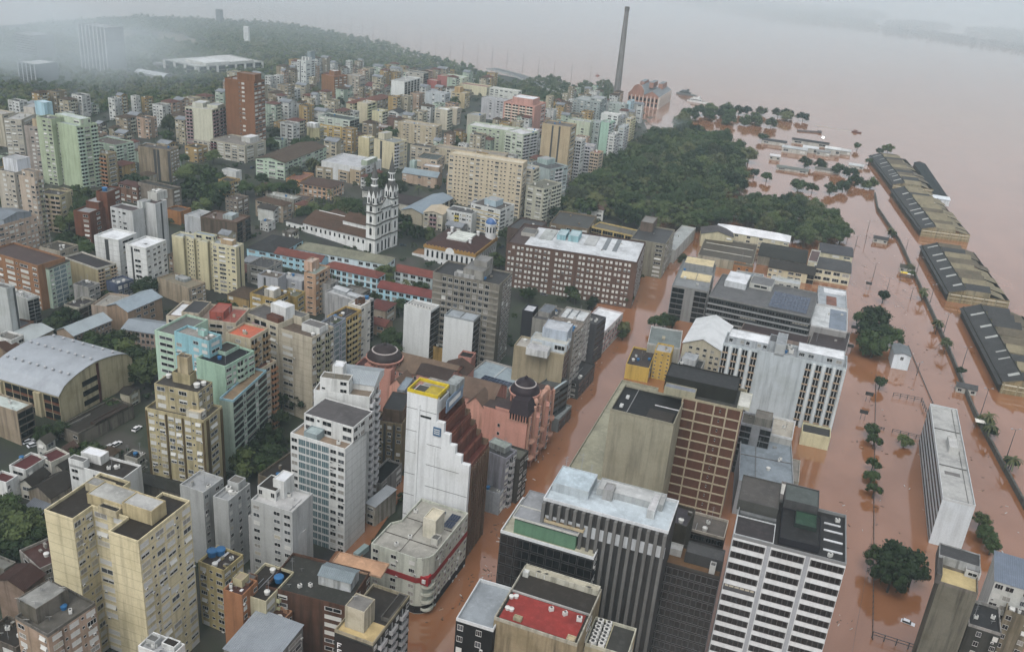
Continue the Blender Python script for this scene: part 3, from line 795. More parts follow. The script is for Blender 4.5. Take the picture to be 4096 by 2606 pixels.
def warehouse(label, x, y, rz, w, d, k):
    """dock shed: low dark aisle, raised monitor, cross roofs and patched mossy aisle"""
    o = empty('dock_warehouse', x, y, 0, rz, label, 'warehouse', 'dock warehouses along the quay')
    rr = random.Random(k); oc = wallmat((.34, .27, .15), 1, 0, k); wl = wallmat((.34, .30, .2), .5, 0, k)
    sl = roofmat((.10, .10, .10), 'tile', 'y'); ms = roofmat((.30, .26, .17), 'tile', 'x'); ms2 = roofmat((.20, .175, .12), 'tile', 'x')
    part(o, 'wall', lambda b: b.prism([(0, 0), (w, 0), (w, d), (0, d)], -2, 6, wallmat((.09, .08, .06), .5)))
    part(o, 'end_wall', lambda b: b.box(.05, -.1, -1, w - .05, -.005, 6.3, oc))
    part(o, 'wall_band', lambda b: (b.box(.2, -.25, 4.6, w - .2, -.11, 5.2, mat('white_band', (.55, .52, .42), .6)), b.box(.2, -.2, 2.4, w - .2, -.11, 2.6, mat('white_band', (.55, .52, .42), .6))))
    for i in range(6): part(o, 'pilaster', lambda b: b.box(.6 + i * (w - 1.8) / 5, -.32, -1, 1.2 + i * (w - 1.8) / 5, -.11, 6, wl))
    a = w * .27
    part(o, 'aisle_roof', lambda b: (b.face([(-1.6, -.4, 4.6), (a, -.4, 9.2), (a, d + .4, 9.2), (-1.6, d + .4, 4.6)], sl), b.face([(0, 0, 6), (a, 0, 6), (a, 0, 9.1)], oc)))
    nb = max(3, int(d / 11)); seg = d / nb
    for i in range(nb):
        y0, y1 = i * seg, (i + 1) * seg; ht = 9.6 + rr.random() * 1.2
        m = ms if rr.random() < {1: .35, 2: .45, 3: .8, 4: .25}[k] else rr.choice((sl, ms2))
        def bay(b):
            ym = (y0 + y1) / 2; xa, xb = a + .05, w * rr.uniform(.66, .74)
            b.box(xa, y0 + .15, 5, xb, y1 - .15, ht - 1.5, wl, skip='tb')
            b.face([(xa - .3, y0, ht - 1.5), (xb, y0, ht - 1.5), (xb, ym, ht + .9), (xa - .3, ym, ht + .9)], m)
            b.face([(xb, y1, ht - 1.5), (xa - .3, y1, ht - 1.5), (xa - .3, ym, ht + .9), (xb, ym, ht + .9)], m)
            for X, fl in ((xa, 1), (xb, 0)):
                t = [(X, y0 + .15, ht - 1.5), (X, y1 - .15, ht - 1.5), (X, ym, ht + .8)]; b.face(t[::-1] if fl else t, wl)
        part(o, 'cross_roof', bay)
        m2 = ms if rr.random() < {1: .5, 2: .65, 3: .95, 4: .3}[k] else ms2
        e = w * rr.uniform(.90, 1.05); lift = rr.uniform(0, .8)
        part(o, 'river_roof', lambda b: (b.face([(w * .64, y0 + .1, 8.4 + lift), (e, y0 + .1, 5.4 + lift), (e, y1 - .05, 5.4 + lift), (w * .64, y1 - .05, 8.4 + lift)], m2)))
    for i in range(int(d / 17)):
        yy = 8 + i * 17 + rr.uniform(-6, 6); wl_ = rr.uniform(1.2, 3.2); f0 = rr.uniform(.15, .5)
        part(o, 'roof_light', lambda b: b.face([(a * f0, yy, 5.45 + 3.9 * f0), (a * .95, yy, 9.2), (a * .95, yy + wl_, 9.2), (a * f0, yy + wl_, 5.45 + 3.9 * f0)], mat('roof_light', (.40, .41, .38), .4, var=.3)))
    for i in range(nb * 2): part(o, 'patched_sheet', lambda b: (lambda t, y, q: b.face([(a * t - .0, y, 4.72 + 4.38 * t), (a * (t + .25), y, 4.72 + 4.38 * (t + .25)), (a * (t + .25), y + q, 4.72 + 4.38 * (t + .25)), (a * t, y + q, 4.72 + 4.38 * t)], rr.choice((ms2, sl, ms))))(rr.uniform(.05, .7), rr.uniform(2, d - 8), rr.uniform(1.5, 5)))
    part(o, 'ridge_wall', lambda b: b.box(a - .2, 0, 8.2, a + .0, d, 9.9, wallmat((.14, .14, .13), .5)))

def hall_details():
    """roof ventilators and end wall openings of the curved hall"""
    o = next(q for q in S.objects if q.get('category') == 'building' and q.name.startswith('sports_hall'))
    v = [c for c in o.children if c.name.startswith('wall')][0].data.vertices
    w, d, h = max(p.co.x for p in v), max(p.co.y for p in v), 12.1
    m = mat('ventilator_steel', (.4, .41, .42), .35); b = MB(); b.lathe(0, 0, [(.3, 0), (.3, .5), (.6, .6), (.6, 1.0), (0, 1.25)], m, 10); me = b.mesh('roof_vent')
    for t, n in ((.2, 9), (.5, 9), (.8, 7)):
        z = h + 6.5 * (math.sqrt(1 - (2 * t - 1) ** 2) * .85 + .15 * (1 - abs(2 * t - 1)))
        for k in range(n): put('roof_vent', me, o, (w * (.06 + k * .88 / (n - 1)), d * t, z))
    for k in range(3): part(o, 'window', lambda b: b.box(w + .02, d * .30, 2.2 + k * 4.2, w + .1, d * .50, 4.4 + k * 4.2, GLASS))
    part(o, 'wall_strip', lambda b: b.box(w + .02, d * .50, 0, w + .3, d * .53, 17.6, wallmat((.16, .06, .05), .4)))
    for k in range(9):
        if k in (1, 6): part(o, 'stair_bay', lambda b: b.box(w * k / 9, -1.2, -2, w * (k + .8) / 9, -.01, 11.4, wallmat((.50, .44, .29), .5))); continue
        for z in (1.5, 5.2, 8.8): part(o, 'window', lambda b: b.box(w * k / 9 + .2, -.1, z, w * (k + .95) / 9, -.01, z + 2.3, GLASS)); part(o, 'wall_band', lambda b: b.box(w * k / 9 + .2, -.12, z - 1.1, w * (k + .95) / 9, -.01, z - .05, wallmat((.24, .10, .06), .4)))
def text_part(o, s, size, loc, m, name='sign_text'):
    c = bpy.data.curves.new(name, 'FONT'); c.body = s; c.size = size; c.extrude = .02; c.materials.append(m)
    f = bpy.data.objects.new(name, c); t = put(name, bpy.data.meshes.new_from_object(f), o, loc); bpy.data.objects.remove(f); t.rotation_euler = (math.pi / 2, 0, 0); return t
def office_sign():
    """white lettering on the black painted front of the sooty office"""
    o = next(q for q in S.objects if q.get('label', '').startswith('sooty office block with black'))
    w, h = 10.6, 33.0; wm = mat('sign_white', (.7, .7, .7), .5)
    part(o, 'billboard', lambda b: b.box(.3, -.14, h - 14, w - .3, -.02, h - .6, mat('billboard_black', (.012, .012, .012), .5)))
    part(o, 'sign_panel', lambda b: b.box(w * .66, -.2, h - 8.2, w - .6, -.15, h - 4.4, wm)); text_part(o, 'J2R', 1.9, (w * .68, -.23, h - 6.4), mat('sign_black', (.01, .01, .01), .5))
    part(o, 'sign_panel', lambda b: b.box(w * .48, -.2, h - 9.6, w - .5, -.15, h - 8.5, wm))
    for k in range(5): part(o, 'sign_stroke', lambda b: (b.box(.9, -.2, h - 4.3 - k * 2, 1.15, -.15, h - 2.7 - k * 2, wm), b.box(1.15, -.2, h - 2.95 - k * 2, 2.1, -.15, h - 2.7 - k * 2, wm), b.box(1.15, -.2, h - 3.6 - k * 2, 1.8, -.15, h - 3.4 - k * 2, wm)))
SHORE = [(-1026.6, 1134.3), (-823.4, 1436.0), (-783.3, 1593.9), (-745.5, 1704.5), (-586.2, 1772.5), (-459.8, 1739.0), (-323.0, 1632.4), (-171.2, 1459.9), (-49.5, 1368.2), (41.6, 1311.4), (107.3, 1189.6), (145.1, 1119.6), (146.7, 1028.2), (115.4, 936.4), (129.8, 770.3), (121.8, 645.4), (67.7, 481.9), (40.5, 404.0), (21.0, 343.0), (3.9, 281.9), (-10.3, 243.6), (-20.8, 200.4), (-26.4, 174.7), (-200.0, -60.0), (-1500.0, -60.0)]
# ---------------------------------------------------------------- water, ground
YAW = 0.32326
G1 = Vector((math.sin(YAW), math.cos(YAW))); G2 = Vector((math.cos(YAW), -math.sin(YAW)))
def sm(a, b, x):
    t = min(1, max(0, (x - a) / (b - a))); return t * t * (3 - 2 * t)
def terrain(X, Y):
    s = -(X * G2.x + Y * G2.y) - 92; t = X * G1.x + Y * G1.y
    return (12 * sm(35, 260, s) - 7 * sm(380, 620, s)) * (1 - .6 * sm(700, 1000, t))
def watermat():
    m, nt, p = _nt('flood_water'); N, L = nt.nodes, nt.links
    tc = N.new('ShaderNodeTexCoord')
    def nz(sc, d, st=(1, 1, 1)):
        mp = N.new('ShaderNodeMapping'); mp.inputs['Scale'].default_value = st
        n = N.new('ShaderNodeTexNoise'); n.inputs['Scale'].default_value = sc; n.inputs['Detail'].default_value = d
        L.new(tc.outputs['Object'], mp.inputs[0]); L.new(mp.outputs[0], n.inputs['Vector']); return n.outputs['Fac']
    mx = N.new('ShaderNodeMix'); mx.data_type = 'RGBA'
    mx.inputs[6].default_value = (*WATER_A, 1); mx.inputs[7].default_value = (*WATER_B, 1)
    mr = N.new('ShaderNodeMapRange'); mr.inputs[1].default_value = .35; mr.inputs[2].default_value = .65
    sw = nz(.02, 6, (1, .5, 1)); sw.node.inputs['Distortion'].default_value = 2.5; L.new(sw, mr.inputs[0]); L.new(mr.outputs[0], mx.inputs['Factor'])
    L.new(mx.outputs[2], p.inputs['Base Color'])
    p.inputs['Roughness'].default_value = 0.06; p.inputs['IOR'].default_value = 2.2
    b = N.new('ShaderNodeBump'); b.inputs['Strength'].default_value = .12; b.inputs['Distance'].default_value = .25
    L.new(nz(.45, 3), b.inputs['Height']); L.new(b.outputs[0], p.inputs['Normal'])
    return m
WATER_A, WATER_B = (.215, .090, .038), (.265, .120, .060)
b = MB(); b.face([(-14000, -900, 0), (14000, -900, 0), (14000, 14000, 0), (-14000, 14000, 0)], watermat()); kind(b.obj('river_water'), 'structure')
def groundmat():
    m, nt, p = _nt('ground'); N, L = nt.nodes, nt.links; p.inputs['Roughness'].default_value = .7
    tc = N.new('ShaderNodeTexCoord'); n = N.new('ShaderNodeTexNoise'); n.inputs['Scale'].default_value = .03; n.inputs['Detail'].default_value = 8
    L.new(tc.outputs['Object'], n.inputs['Vector']); r = N.new('ShaderNodeValToRGB')
    r.color_ramp.elements[0].position = .36; r.color_ramp.elements[0].color = (.018, .018, .017, 1)
    r.color_ramp.elements[1].position = .62; r.color_ramp.elements[1].color = (.05, .046, .038, 1)
    e = r.color_ramp.elements.new(.52); e.color = (.022, .03, .014, 1)
    L.new(n.outputs['Fac'], r.inputs[0]); L.new(r.outputs[0], p.inputs['Base Color']); return m
def inside(P, x, y):
    r = False; n = len(P)
    for i in range(n):
        a, c = P[i], P[(i + 1) % n]
        if (a[1] > y) != (c[1] > y) and x < (c[0] - a[0]) * (y - a[1]) / (c[1] - a[1]) + a[0]: r = not r
    return r
def edge_dist(P, x, y):
    best = 1e9
    for i in range(len(P)):
        a, c = P[i], P[(i + 1) % len(P)]; dx, dy = c[0] - a[0], c[1] - a[1]
        t = max(0, min(1, ((x - a[0]) * dx + (y - a[1]) * dy) / (dx * dx + dy * dy)))
        best = min(best, math.hypot(x - a[0] - t * dx, y - a[1] - t * dy))
    return best
def make_ground():
    st = 20; nx, ny = 105, 115; x0, y0 = -1500, -100
    vs, fs = [], []
    for j in range(ny):
        for i in range(nx):
            x, y = x0 + i * st, y0 + j * st
            d = edge_dist(SHORE, x, y) * (1 if inside(SHORE, x, y) else -1)
            s = -(x * G2.x + y * G2.y) - 92
            z = terrain(x, y) + .5
            if d < 0: z = -2.5
            elif d < 25: z = -2 + (z + 2) * d / 25
            vs.append((x, y, z))
    for j in range(ny - 1):
        for i in range(nx - 1):
            a = j * nx + i; fs.append((a, a + 1, a + 1 + nx, a + nx))
    me = bpy.data.meshes.new('ground'); me.from_pydata(vs, [], fs); me.materials.append(groundmat())
    me.polygons.foreach_set('use_smooth', [True] * len(fs)); me.update()
    kind(put('ground', me), 'structure')
make_ground()
def flooded_lane(pts, w, z):
    b = MB(); A, C = Vector(pts[0]), Vector(pts[1]); d = (C - A).normalized(); n = Vector((-d.y, d.x)) * w / 2
    b.face([(*(A - n), z), (*(C - n), z), (*(C + n), z), (*(A + n), z)][::-1], bpy.data.materials['flood_water']); kind(b.obj('flooded_lane'), 'structure')
# ---------------------------------------------------------------- trees
def leafmat(name, c):
    m, nt, p = _nt(name); N, L = nt.nodes, nt.links
    p.inputs['Roughness'].default_value = .6; p.inputs['Specular IOR Level'].default_value = .12
    oi = N.new('ShaderNodeObjectInfo'); tc = N.new('ShaderNodeTexCoord'); n = N.new('ShaderNodeTexNoise'); n.inputs['Scale'].default_value = 3.5; n.inputs['Detail'].default_value = 3
    L.new(tc.outputs['Object'], n.inputs['Vector'])
    ad = N.new('ShaderNodeMath'); ad.operation = 'ADD'; L.new(oi.outputs['Random'], ad.inputs[0]); L.new(n.outputs['Fac'], ad.inputs[1])
    mr = N.new('ShaderNodeMapRange'); mr.inputs[1].default_value = .45; mr.inputs[2].default_value = 1.35; L.new(ad.outputs[0], mr.inputs[0])
    mx = N.new('ShaderNodeMix'); mx.data_type = 'RGBA'; L.new(mr.outputs[0], mx.inputs['Factor'])
    mx.inputs[6].default_value = (c[0] * .45, c[1] * .5, c[2] * .55, 1); mx.inputs[7].default_value = (c[0] * 1.7, c[1] * 1.5, c[2] * 1.2, 1)
    L.new(mx.outputs[2], p.inputs['Base Color']); return m
LEAF = [leafmat('leaf_dark', (.022, .040, .016)), leafmat('leaf_mid', (.040, .060, .025)), leafmat('leaf_dusty', (.050, .062, .032))]
def crown_mesh(seed, m, nblob=19, leaves=95, flat=.62, name='crown', trunk=False):
    """unit crown (radius ~1): leaf sized faces on lumpy clusters round an open middle"""
    r = random.Random(seed); b = MB()
    blobs = []
    for i in range(nblob):
        t = r.random() * 2 * math.pi; q = math.sqrt(r.random()) * .72; h = (1 - q * q) * flat * r.uniform(-.45, 1.05) - q * .18
        blobs.append((q * math.cos(t), q * math.sin(t), h, r.uniform(.24, .42)))
    for (bx, by, bz, br) in blobs:
        # opaque ragged core
        n = 7; rings = []
        b.lathe(bx, by, [(0, bz - br * .55), (br * .62, bz - br * .3), (br * .72, bz + br * .1), (br * .45, bz + br * .5), (0, bz + br * .66)], m, 6)
        for _ in range(leaves):
            u, v, w = r.gauss(0, 1), r.gauss(0, 1), r.gauss(0, 1); l = math.sqrt(u * u + v * v + w * w) + 1e-6
            if w < -l * .55: continue
            R = br * r.uniform(.72, 1.12); c = Vector((bx + u / l * R, by + v / l * R, bz + w / l * R * .82))
            a = Vector((r.gauss(0, 1), r.gauss(0, 1), r.gauss(0, 1) * .5)).normalized(); n2 = a.orthogonal().normalized()
            s = r.uniform(.045, .085)
            b.face([c - a * s, c + n2 * s * .7, c + a * s, c - n2 * s * .7], m)
    if trunk: b.tube((0, 0, -1.0), (0, 0, .2), .06, BARK, 5)
    return b.mesh(name)
CROWNS = [[crown_mesh(10 * k + i, LEAF[k]) for i in range(3)] for k in range(3)]
SMALLC = [crown_mesh(70 + i, LEAF[i % 3], 10, 45, .8) for i in range(3)]
def _trunk():
    b = MB(); b.lathe(0, 0, [(.10, -1), (.07, -.3), (.05, .25)], BARK, 7)
    for k in range(5):
        t = k * 1.26 + .3; b.tube((0, 0, -.25 + .06 * k), (.42 * math.cos(t), .42 * math.sin(t), .28), .03, BARK, 5)
    return b.mesh('trunk')
TRUNK = _trunk()
tr = random.Random(5)
def tree(x, y, r, h, label, k=None, group=None, z=None, simple=False):
    """r crown radius, h height of crown base; thing > trunk, crown"""
    z = max(terrain(x, y), -.5) if z is None else z
    k = tr.choice((0, 0, 1, 1, 2)) if k is None else tr.choice((k, k, k, 1))
    o = empty('tree', x, y, z, tr.random() * 6.28, label, 'tree', group)
    me = tr.choice(SMALLC if simple else CROWNS[k])
    put('crown', me, o, (0, 0, h), 0, (r, r * tr.uniform(.9, 1.1), r * tr.uniform(.9, 1.15)))
    put('trunk', TRUNK, o, (0, 0, h), 0, (h * .8 if h > 3 else 3, h * .8 if h > 3 else 3, h + 1.5))
    return o
def _palm():
    b = MB(); b.lathe(0, 0, [(.22, 0), (.16, 4), (.15, 9)], BARK, 7); t = b.mesh('trunk')
    b = MB(); r = random.Random(3)
    for k in range(16):
        a = k * math.pi / 8 + r.uniform(-.1, .1); up = r.uniform(-.1, .9); p0 = Vector((0, 0, 9))
        for s in range(4):
            q0, q1 = s / 4 * 3.0, (s + 1) / 4 * 3.0
            f = lambda q: Vector((math.cos(a) * q, math.sin(a) * q, 9 + up * q - .28 * q * q))
            wd = Vector((-math.sin(a), math.cos(a), 0)) * (.42 * (1 - s / 5))
            b.face([f(q0) - wd, f(q1) - wd * .8, f(q1) + wd * .8, f(q0) + wd], LEAF[2])
    return t, b.mesh('crown')
PT, PC = _palm()
def palm(x, y, h, label, group=None):
    o = empty('palm_tree', x, y, max(terrain(x, y), 0), tr.random() * 6, label, 'palm tree', group)
    put('trunk', PT, o, None, 0, (1, 1, h / 9)); put('crown', PC, o, (0, 0, h - 13), 0, (1.45, 1.45, 1.45))
def scatter_trees(poly, spacing, r0, r1, h, label, group, seed, cap, k=None, simple=False):
    """one tree after another (each its own object) inside a ground polygon"""
    rr = random.Random(seed); pts = []
    xs = [p[0] for p in poly]; ys = [p[1] for p in poly]
    for _ in range(cap * 60):
        x, y = rr.uniform(min(xs), max(xs)), rr.uniform(min(ys), max(ys))
        if not inside(poly, x, y): continue
        if any((x - a) ** 2 + (y - c) ** 2 < spacing * spacing for a, c in pts): continue
        pts.append((x, y))
        if len(pts) >= cap: break
    row = 9; pts.sort(key=lambda q: -(q[0] * G1.x + q[1] * G1.y)); nr = (len(pts) + row - 1) // row
    for j in range(nr):
        line = sorted(pts[j * row:(j + 1) * row], key=lambda q: q[0] / q[1])
        for i, (x, y) in enumerate(line):
            tree(x, y, rr.uniform(r0, r1), h * rr.uniform(.85, 1.15), f'{ORD[i]} tree from left in {ORD[nr - 1 - j]} row from the front {label}', k, group, None, simple)
    return pts
ORD = 'first second third fourth fifth sixth seventh eighth ninth tenth eleventh twelfth thirteenth fourteenth fifteenth sixteenth seventeenth eighteenth nineteenth twentieth'.split()
ORD += ['last but ' + w for w in 'six five four three two one'.split()] + ['very last']
MASTN = {}
def woodland(poly, spacing, r0, r1, seed, name='woodland', skip=(), lift=0.0):
    """far wooded mass nobody could count: one object"""
    rr = random.Random(seed); xs = [p[0] for p in poly]; ys = [p[1] for p in poly]
    src = [crown_mesh(200 + i, LEAF[i], 7, 26, .8) for i in range(3)]
    vs, fs, ms = [], [], []; n = 0
    X = min(xs)
    while X < max(xs):
        Y = min(ys)
        while Y < max(ys):
            x, y = X + rr.uniform(-.4, .4) * spacing, Y + rr.uniform(-.4, .4) * spacing; Y += spacing
            if not inside(poly, x, y) or any(math.hypot(x - a, y - c) < q for a, c, q in skip): continue
            me = rr.choice(src); r = rr.uniform(r0, r1); i = len(vs); z = terrain(x, y) + r * .45 + lift; t = rr.random() * 6.28; c, s = math.cos(t), math.sin(t)
            vs += [(x + (c * v.co.x - s * v.co.y) * r, y + (s * v.co.x + c * v.co.y) * r, z + v.co.z * r) for v in me.vertices]
            fs += [tuple(i + j for j in p.vertices) for p in me.polygons]; ms += [src.index(me)] * len(me.polygons)
        X += spacing
    me = bpy.data.meshes.new(name); me.from_pydata(vs, [], fs)
    for m in LEAF: me.materials.append(m)
    me.polygons.foreach_set('material_index', ms); me.update()
    return kind(put(name, me), 'stuff')
# ---------------------------------------------------------------- street furniture, poles, wires, cars, boats
POLE = mat('pole_steel', (.10, .10, .10), .5)
def mast(x, y, h, label, group, lamp=True, z=0):
    MASTN[group] = MASTN.get(group, 0) + 1
    label = f'{label}, {ORD[MASTN[group] - 1]} one in its row'
    o = empty('lamp_post', x, y, z, tr.random() * .6, label, 'lamp post', group)
    b = MB(); w = 1 if lamp else 1.4; b.lathe(0, 0, [(.24 * w, -2), (.18 * w, h * .5), (.12 * w, h), (0, h)], POLE, 6); b.obj('pole', o)
    if lamp:
        b = MB(); b.tube((0, 0, h - .1), (1.6, 0, h + .25), .06, POLE); b.box(1.3, -.2, h + .18, 2.3, .2, h + .4, GREYM); b.obj('lamp_head', o)
        b = MB(); b.tube((0, 0, h - .1), (-1.6, 0, h + .25), .06, POLE); b.box(-2.3, -.2, h + .18, -1.3, .2, h + .4, GREYM); b.obj('lamp_head', o)
def fence_run(pts, h, label, name='fence'):
    """posts and rails standing in the water"""
    o = empty(name, pts[0][0], pts[0][1], 0, 0, label, 'fence'); ox, oy = pts[0]
    for (a, c) in zip(pts, pts[1:]):
        A, C = Vector(a), Vector(c); L_ = (C - A).length; n = max(2, int(L_ / 3)); d = (C - A) / L_
        for i in range(n + 1):
            p = A + d * L_ * i / n; b = MB(); b.box(p.x - ox - .12, p.y - oy - .12, -1, p.x - ox + .12, p.y - oy + .12, h, POLE); b.obj('post', o)
        for z in (h - .15, h * .55):
            b = MB(); b.tube((A.x - ox, A.y - oy, z), (C.x - ox, C.y - oy, z), .12, POLE, 4); b.obj('rail', o)
def wire(pts, label):
    b = MB()
    for a, c in zip(pts, pts[1:]):
        n = 6; A, C = Vector(a), Vector(c)
        for i in range(n):
            f = lambda t: A.lerp(C, t) - Vector((0, 0, 4 * .9 * t * (1 - t)))
            b.tube(f(i / n), f((i + 1) / n), .05, BLACKM, 4)
    tag(b.obj('power_line'), label, 'power line')
def car(x, y, rz, c, label, z=None, kindn='car'):
    z = terrain(x, y) + .5 if z is None else z
    o = empty('parked_car' if kindn == 'car' else kindn, x, y, z, rz, label, 'car' if kindn == 'car' else kindn)
    pm = mat('car_paint_%s' % (c,), c, .25); L_, W_ = (4.3, 1.75) if kindn == 'car' else (7.5, 2.4); H = .85 if kindn == 'car' else 1.0
    b = MB(); pr = [(0, .3), (0, .75), (.25, H), (L_ * .98, H - .1), (L_, .6), (L_, .3)]
    for s in (0, 1):
        pts = [(p[0] - L_ / 2, (s - .5) * W_, p[1]) for p in pr]; b.face(pts if s == 0 else pts[::-1], pm)
    for p, q in zip(pr, pr[1:] + pr[:1]): b.face([(p[0] - L_ / 2, -W_ / 2, p[1]), (p[0] - L_ / 2, W_ / 2, p[1]), (q[0] - L_ / 2, W_ / 2, q[1]), (q[0] - L_ / 2, -W_ / 2, q[1])], pm)
    b.obj('body', o)
    top = 1.45 if kindn == 'car' else 3.0
    b = MB(); x0, x1 = (-L_ * .42, L_ * .22) if kindn == 'car' else (-L_ * .49, L_ * .3)
    bt = [(x0, -W_ * .47, H - .05), (x1, -W_ * .47, H - .05), (x1, W_ * .47, H - .05), (x0, W_ * .47, H - .05)]; u = .55 if kindn == 'car' else .05
    tp = [(x0 + u * .5, -W_ * .4, top), (x1 - u, -W_ * .4, top), (x1 - u, W_ * .4, top), (x0 + u * .5, W_ * .4, top)]
    for k in range(4): b.face([bt[k], bt[(k + 1) % 4], tp[(k + 1) % 4], tp[k]], GLASS if kindn == 'car' else pm)
    b.face(tp, pm); b.obj('cabin', o)
    for sx in (-.32, .32):
        for sy in (-1, 1):
            b = MB(); b.lathe(0, 0, [(0, -.1), (.32, -.1), (.32, .1), (0, .1)], BLACKM, 10); w = b.obj('wheel', o); w.location = (sx * L_, sy * W_ * .47, .32); w.rotation_euler = (math.pi / 2, 0, 0)

def floating_debris(poly, n, seed):
    """silt foam, planks and rubbish drifting on the flood: one mass"""
    rr = random.Random(seed); xs = [p[0] for p in poly]; ys = [p[1] for p in poly]; b = MB()
    ms = [mat('drift_wood', (.10, .06, .035), .8), mat('drift_foam', (.34, .25, .18), .6), mat('drift_plastic', (.4, .4, .38), .5)]
    k = 0
    while k < n:
        x, y = rr.uniform(min(xs), max(xs)), rr.uniform(min(ys), max(ys))
        if not inside(poly, x, y): continue
        k += 1
        for _ in range(rr.choice((1, 1, 2, 3))):
            px_, py_ = x + rr.gauss(0, 1.5), y + rr.gauss(0, 1.5); t = rr.random() * 3.1; l, w = rr.uniform(.2, .8), rr.uniform(.06, .22); c, s = math.cos(t), math.sin(t)
            pts = [(px_ + c * u - s * v, py_ + s * u + c * v) for u, v in ((-l, -w), (l, -w), (l, w), (-l, w))]; m = rr.choice((ms[0], ms[0], ms[0], ms[0], ms[1], ms[2])); b.prism(pts, -.05, rr.uniform(.04, .14), m, top=m)
    kind(b.obj('floating_debris'), 'stuff')
# ---------------------------------------------------------------- river edge, far landmarks
def flood_wall(pts):
    o = empty('flood_wall', pts[0][0], pts[0][1], 0, 0, 'long dark concrete flood wall between the flooded avenue and the quay', 'wall'); ox, oy = pts[0]
    m = wallmat((.16, .16, .145), .8)
    for a, c in zip(pts, pts[1:]):
        A, C = Vector(a), Vector(c); L_ = (C - A).length; d = (C - A) / L_; nn = Vector((-d.y, d.x)) * .45; n = max(1, round(L_ / 12))
        for i in range(n):
            p, q = A + d * (L_ * i / n + .05), A + d * (L_ * (i + 1) / n - .05); b = MB()
            pts2 = [(v.x - ox, v.y - oy) for v in (p + nn, p - nn, q - nn, q + nn)]; b.prism(pts2, -1, 2.7, m, top=m); b.obj('wall_segment', o)
def sign_board(x, y, label):
    o = empty('road_sign', x, y, 0, -YAW, label, 'sign'); b = MB(); b.tube((-.9, 0, -2), (-.9, 0, 5), .09, POLE); b.tube((.9, 0, -2), (.9, 0, 5), .09, POLE); b.obj('pole', o)
    b = MB(); b.box(-1.8, -.1, 3.4, 1.8, .05, 5.2, mat('sign_back', (.05, .055, .055), .5)); b.obj('board', o)
def flat_canopy(x, y, w, d, h, c, label):
    o = empty('awning', x, y, 0, -YAW, label, 'awning'); m = mat('canopy_%s' % (c,), c, .5, var=.1)
    for sx in (-1, 1):
        for sy in (-1, 1): part(o, 'post', lambda b: b.tube((sx * w * .45, sy * d * .45, -1), (sx * w * .45, sy * d * .45, h - .2), .08, POLE))
    b = MB(); q = [(-w / 2, -d / 2, h - .25), (w / 2, -d / 2, h - .25), (w / 2, d / 2, h - .25), (-w / 2, d / 2, h - .25)]; A, C = (-w * .3, 0, h + .35), (w * .3, 0, h + .35)
    b.face([q[0], q[1], C, A], m); b.face([q[1], q[2], C], m); b.face([q[2], q[3], A, C], m); b.face([q[3], q[0], A], m); b.face(q[::-1], m); b.obj('canopy_roof', o)
    if w > 10: part(o, 'wall', lambda b: b.box(-w * .46, -d * .46, -1, w * .46, d * .46, h - .3, wallmat((.6, .63, .65), .3)))
def river_pier(p):
    A, C = Vector(p[0]), Vector(p[1]); d = C - A; L_ = d.length; a = math.atan2(d.y, d.x)
    o = empty('river_pier', A.x, A.y, 0, a, 'long straight dark pier roof along the river side of the farthest warehouse', 'pier')
    rm = roofmat((.05, .055, .06), 'tile', 'x')
    part(o, 'roof', lambda b: (b.face([(0, -6, 4.2), (L_, -6, 4.2), (L_, 0, 6), (0, 0, 6)], rm), b.face([(L_, 6, 4.2), (0, 6, 4.2), (0, 0, 6), (L_, 0, 6)], rm)))
    part(o, 'wall', lambda b: b.box(.5, -5.4, -1, L_ - .5, 5.4, 4.1, wallmat((.12, .12, .12), .4)))
def breakwater(p):
    A, C = Vector(p[0]), Vector(p[1]); d = C - A; a = math.atan2(d.y, d.x)
    o = empty('jetty', A.x, A.y, 0, a, 'low straight stone jetty reaching right from the river grove', 'jetty')
    part(o, 'deck', lambda b: b.box(0, -2.2, -1, d.length, 2.2, 1.6, wallmat((.2, .17, .16), .6))); part(o, 'head', lambda b: b.box(d.length - 4, -3, 1.6, d.length, 3, 2.4, wallmat((.2, .17, .16), .6)))
def motor_boat(x, y):
    o = empty('motor_boat', x, y, 0, -.5, 'small dark red motor boat with a pale wake on the open river', 'boat'); m = mat('boat_red', (.16, .05, .04), .4)
    part(o, 'hull', lambda b: (b.face([(-5, -2, 1.3), (3, -2, 1.3), (7, 0, 1.7), (3, 2, 1.3), (-5, 2, 1.3)], m), b.face([(-5, -1.5, -.2), (3, -1.5, -.2), (3, -2, 1.3), (-5, -2, 1.3)], m), b.face([(3, -1.5, -.2), (6, 0, -.2), (7, 0, 1.7), (3, -2, 1.3)], m), b.face([(6, 0, -.2), (3, 1.5, -.2), (3, 2, 1.3), (7, 0, 1.7)], m), b.face([(3, 1.5, -.2), (-5, 1.5, -.2), (-5, 2, 1.3), (3, 2, 1.3)], m), b.face([(-5, 1.5, -.2), (-5, -1.5, -.2), (-5, -2, 1.3), (-5, 2, 1.3)], m)))
    part(o, 'cabin', lambda b: b.box(-3, -1.3, 1.3, 1.5, 1.3, 3.1, mat('boat_cabin', (.25, .14, .11), .5)))
    b = MB(); b.face([(-5, -1, .02), (-5, 1, .02), (-50, 5, .02), (-50, -2, .02)], mat('wake_foam', (.42, .34, .27), .4, var=.4, scale=.2)); b.obj('wake', o)
def buoy(x, y):
    o = empty('channel_marker', x, y, 0, 0, 'tiny rust red channel marker left of the tall chimney on the river', 'buoy')
    part(o, 'float', lambda b: b.lathe(0, 0, [(0, -.5), (3, 0), (3, 1.5), (0, 2)], mat('marker_red', (.3, .12, .1), .5), 10)); part(o, 'mast', lambda b: b.tube((0, 0, 1), (0, 0, 5), .3, mat('marker_red', (.3, .12, .1), .5)))
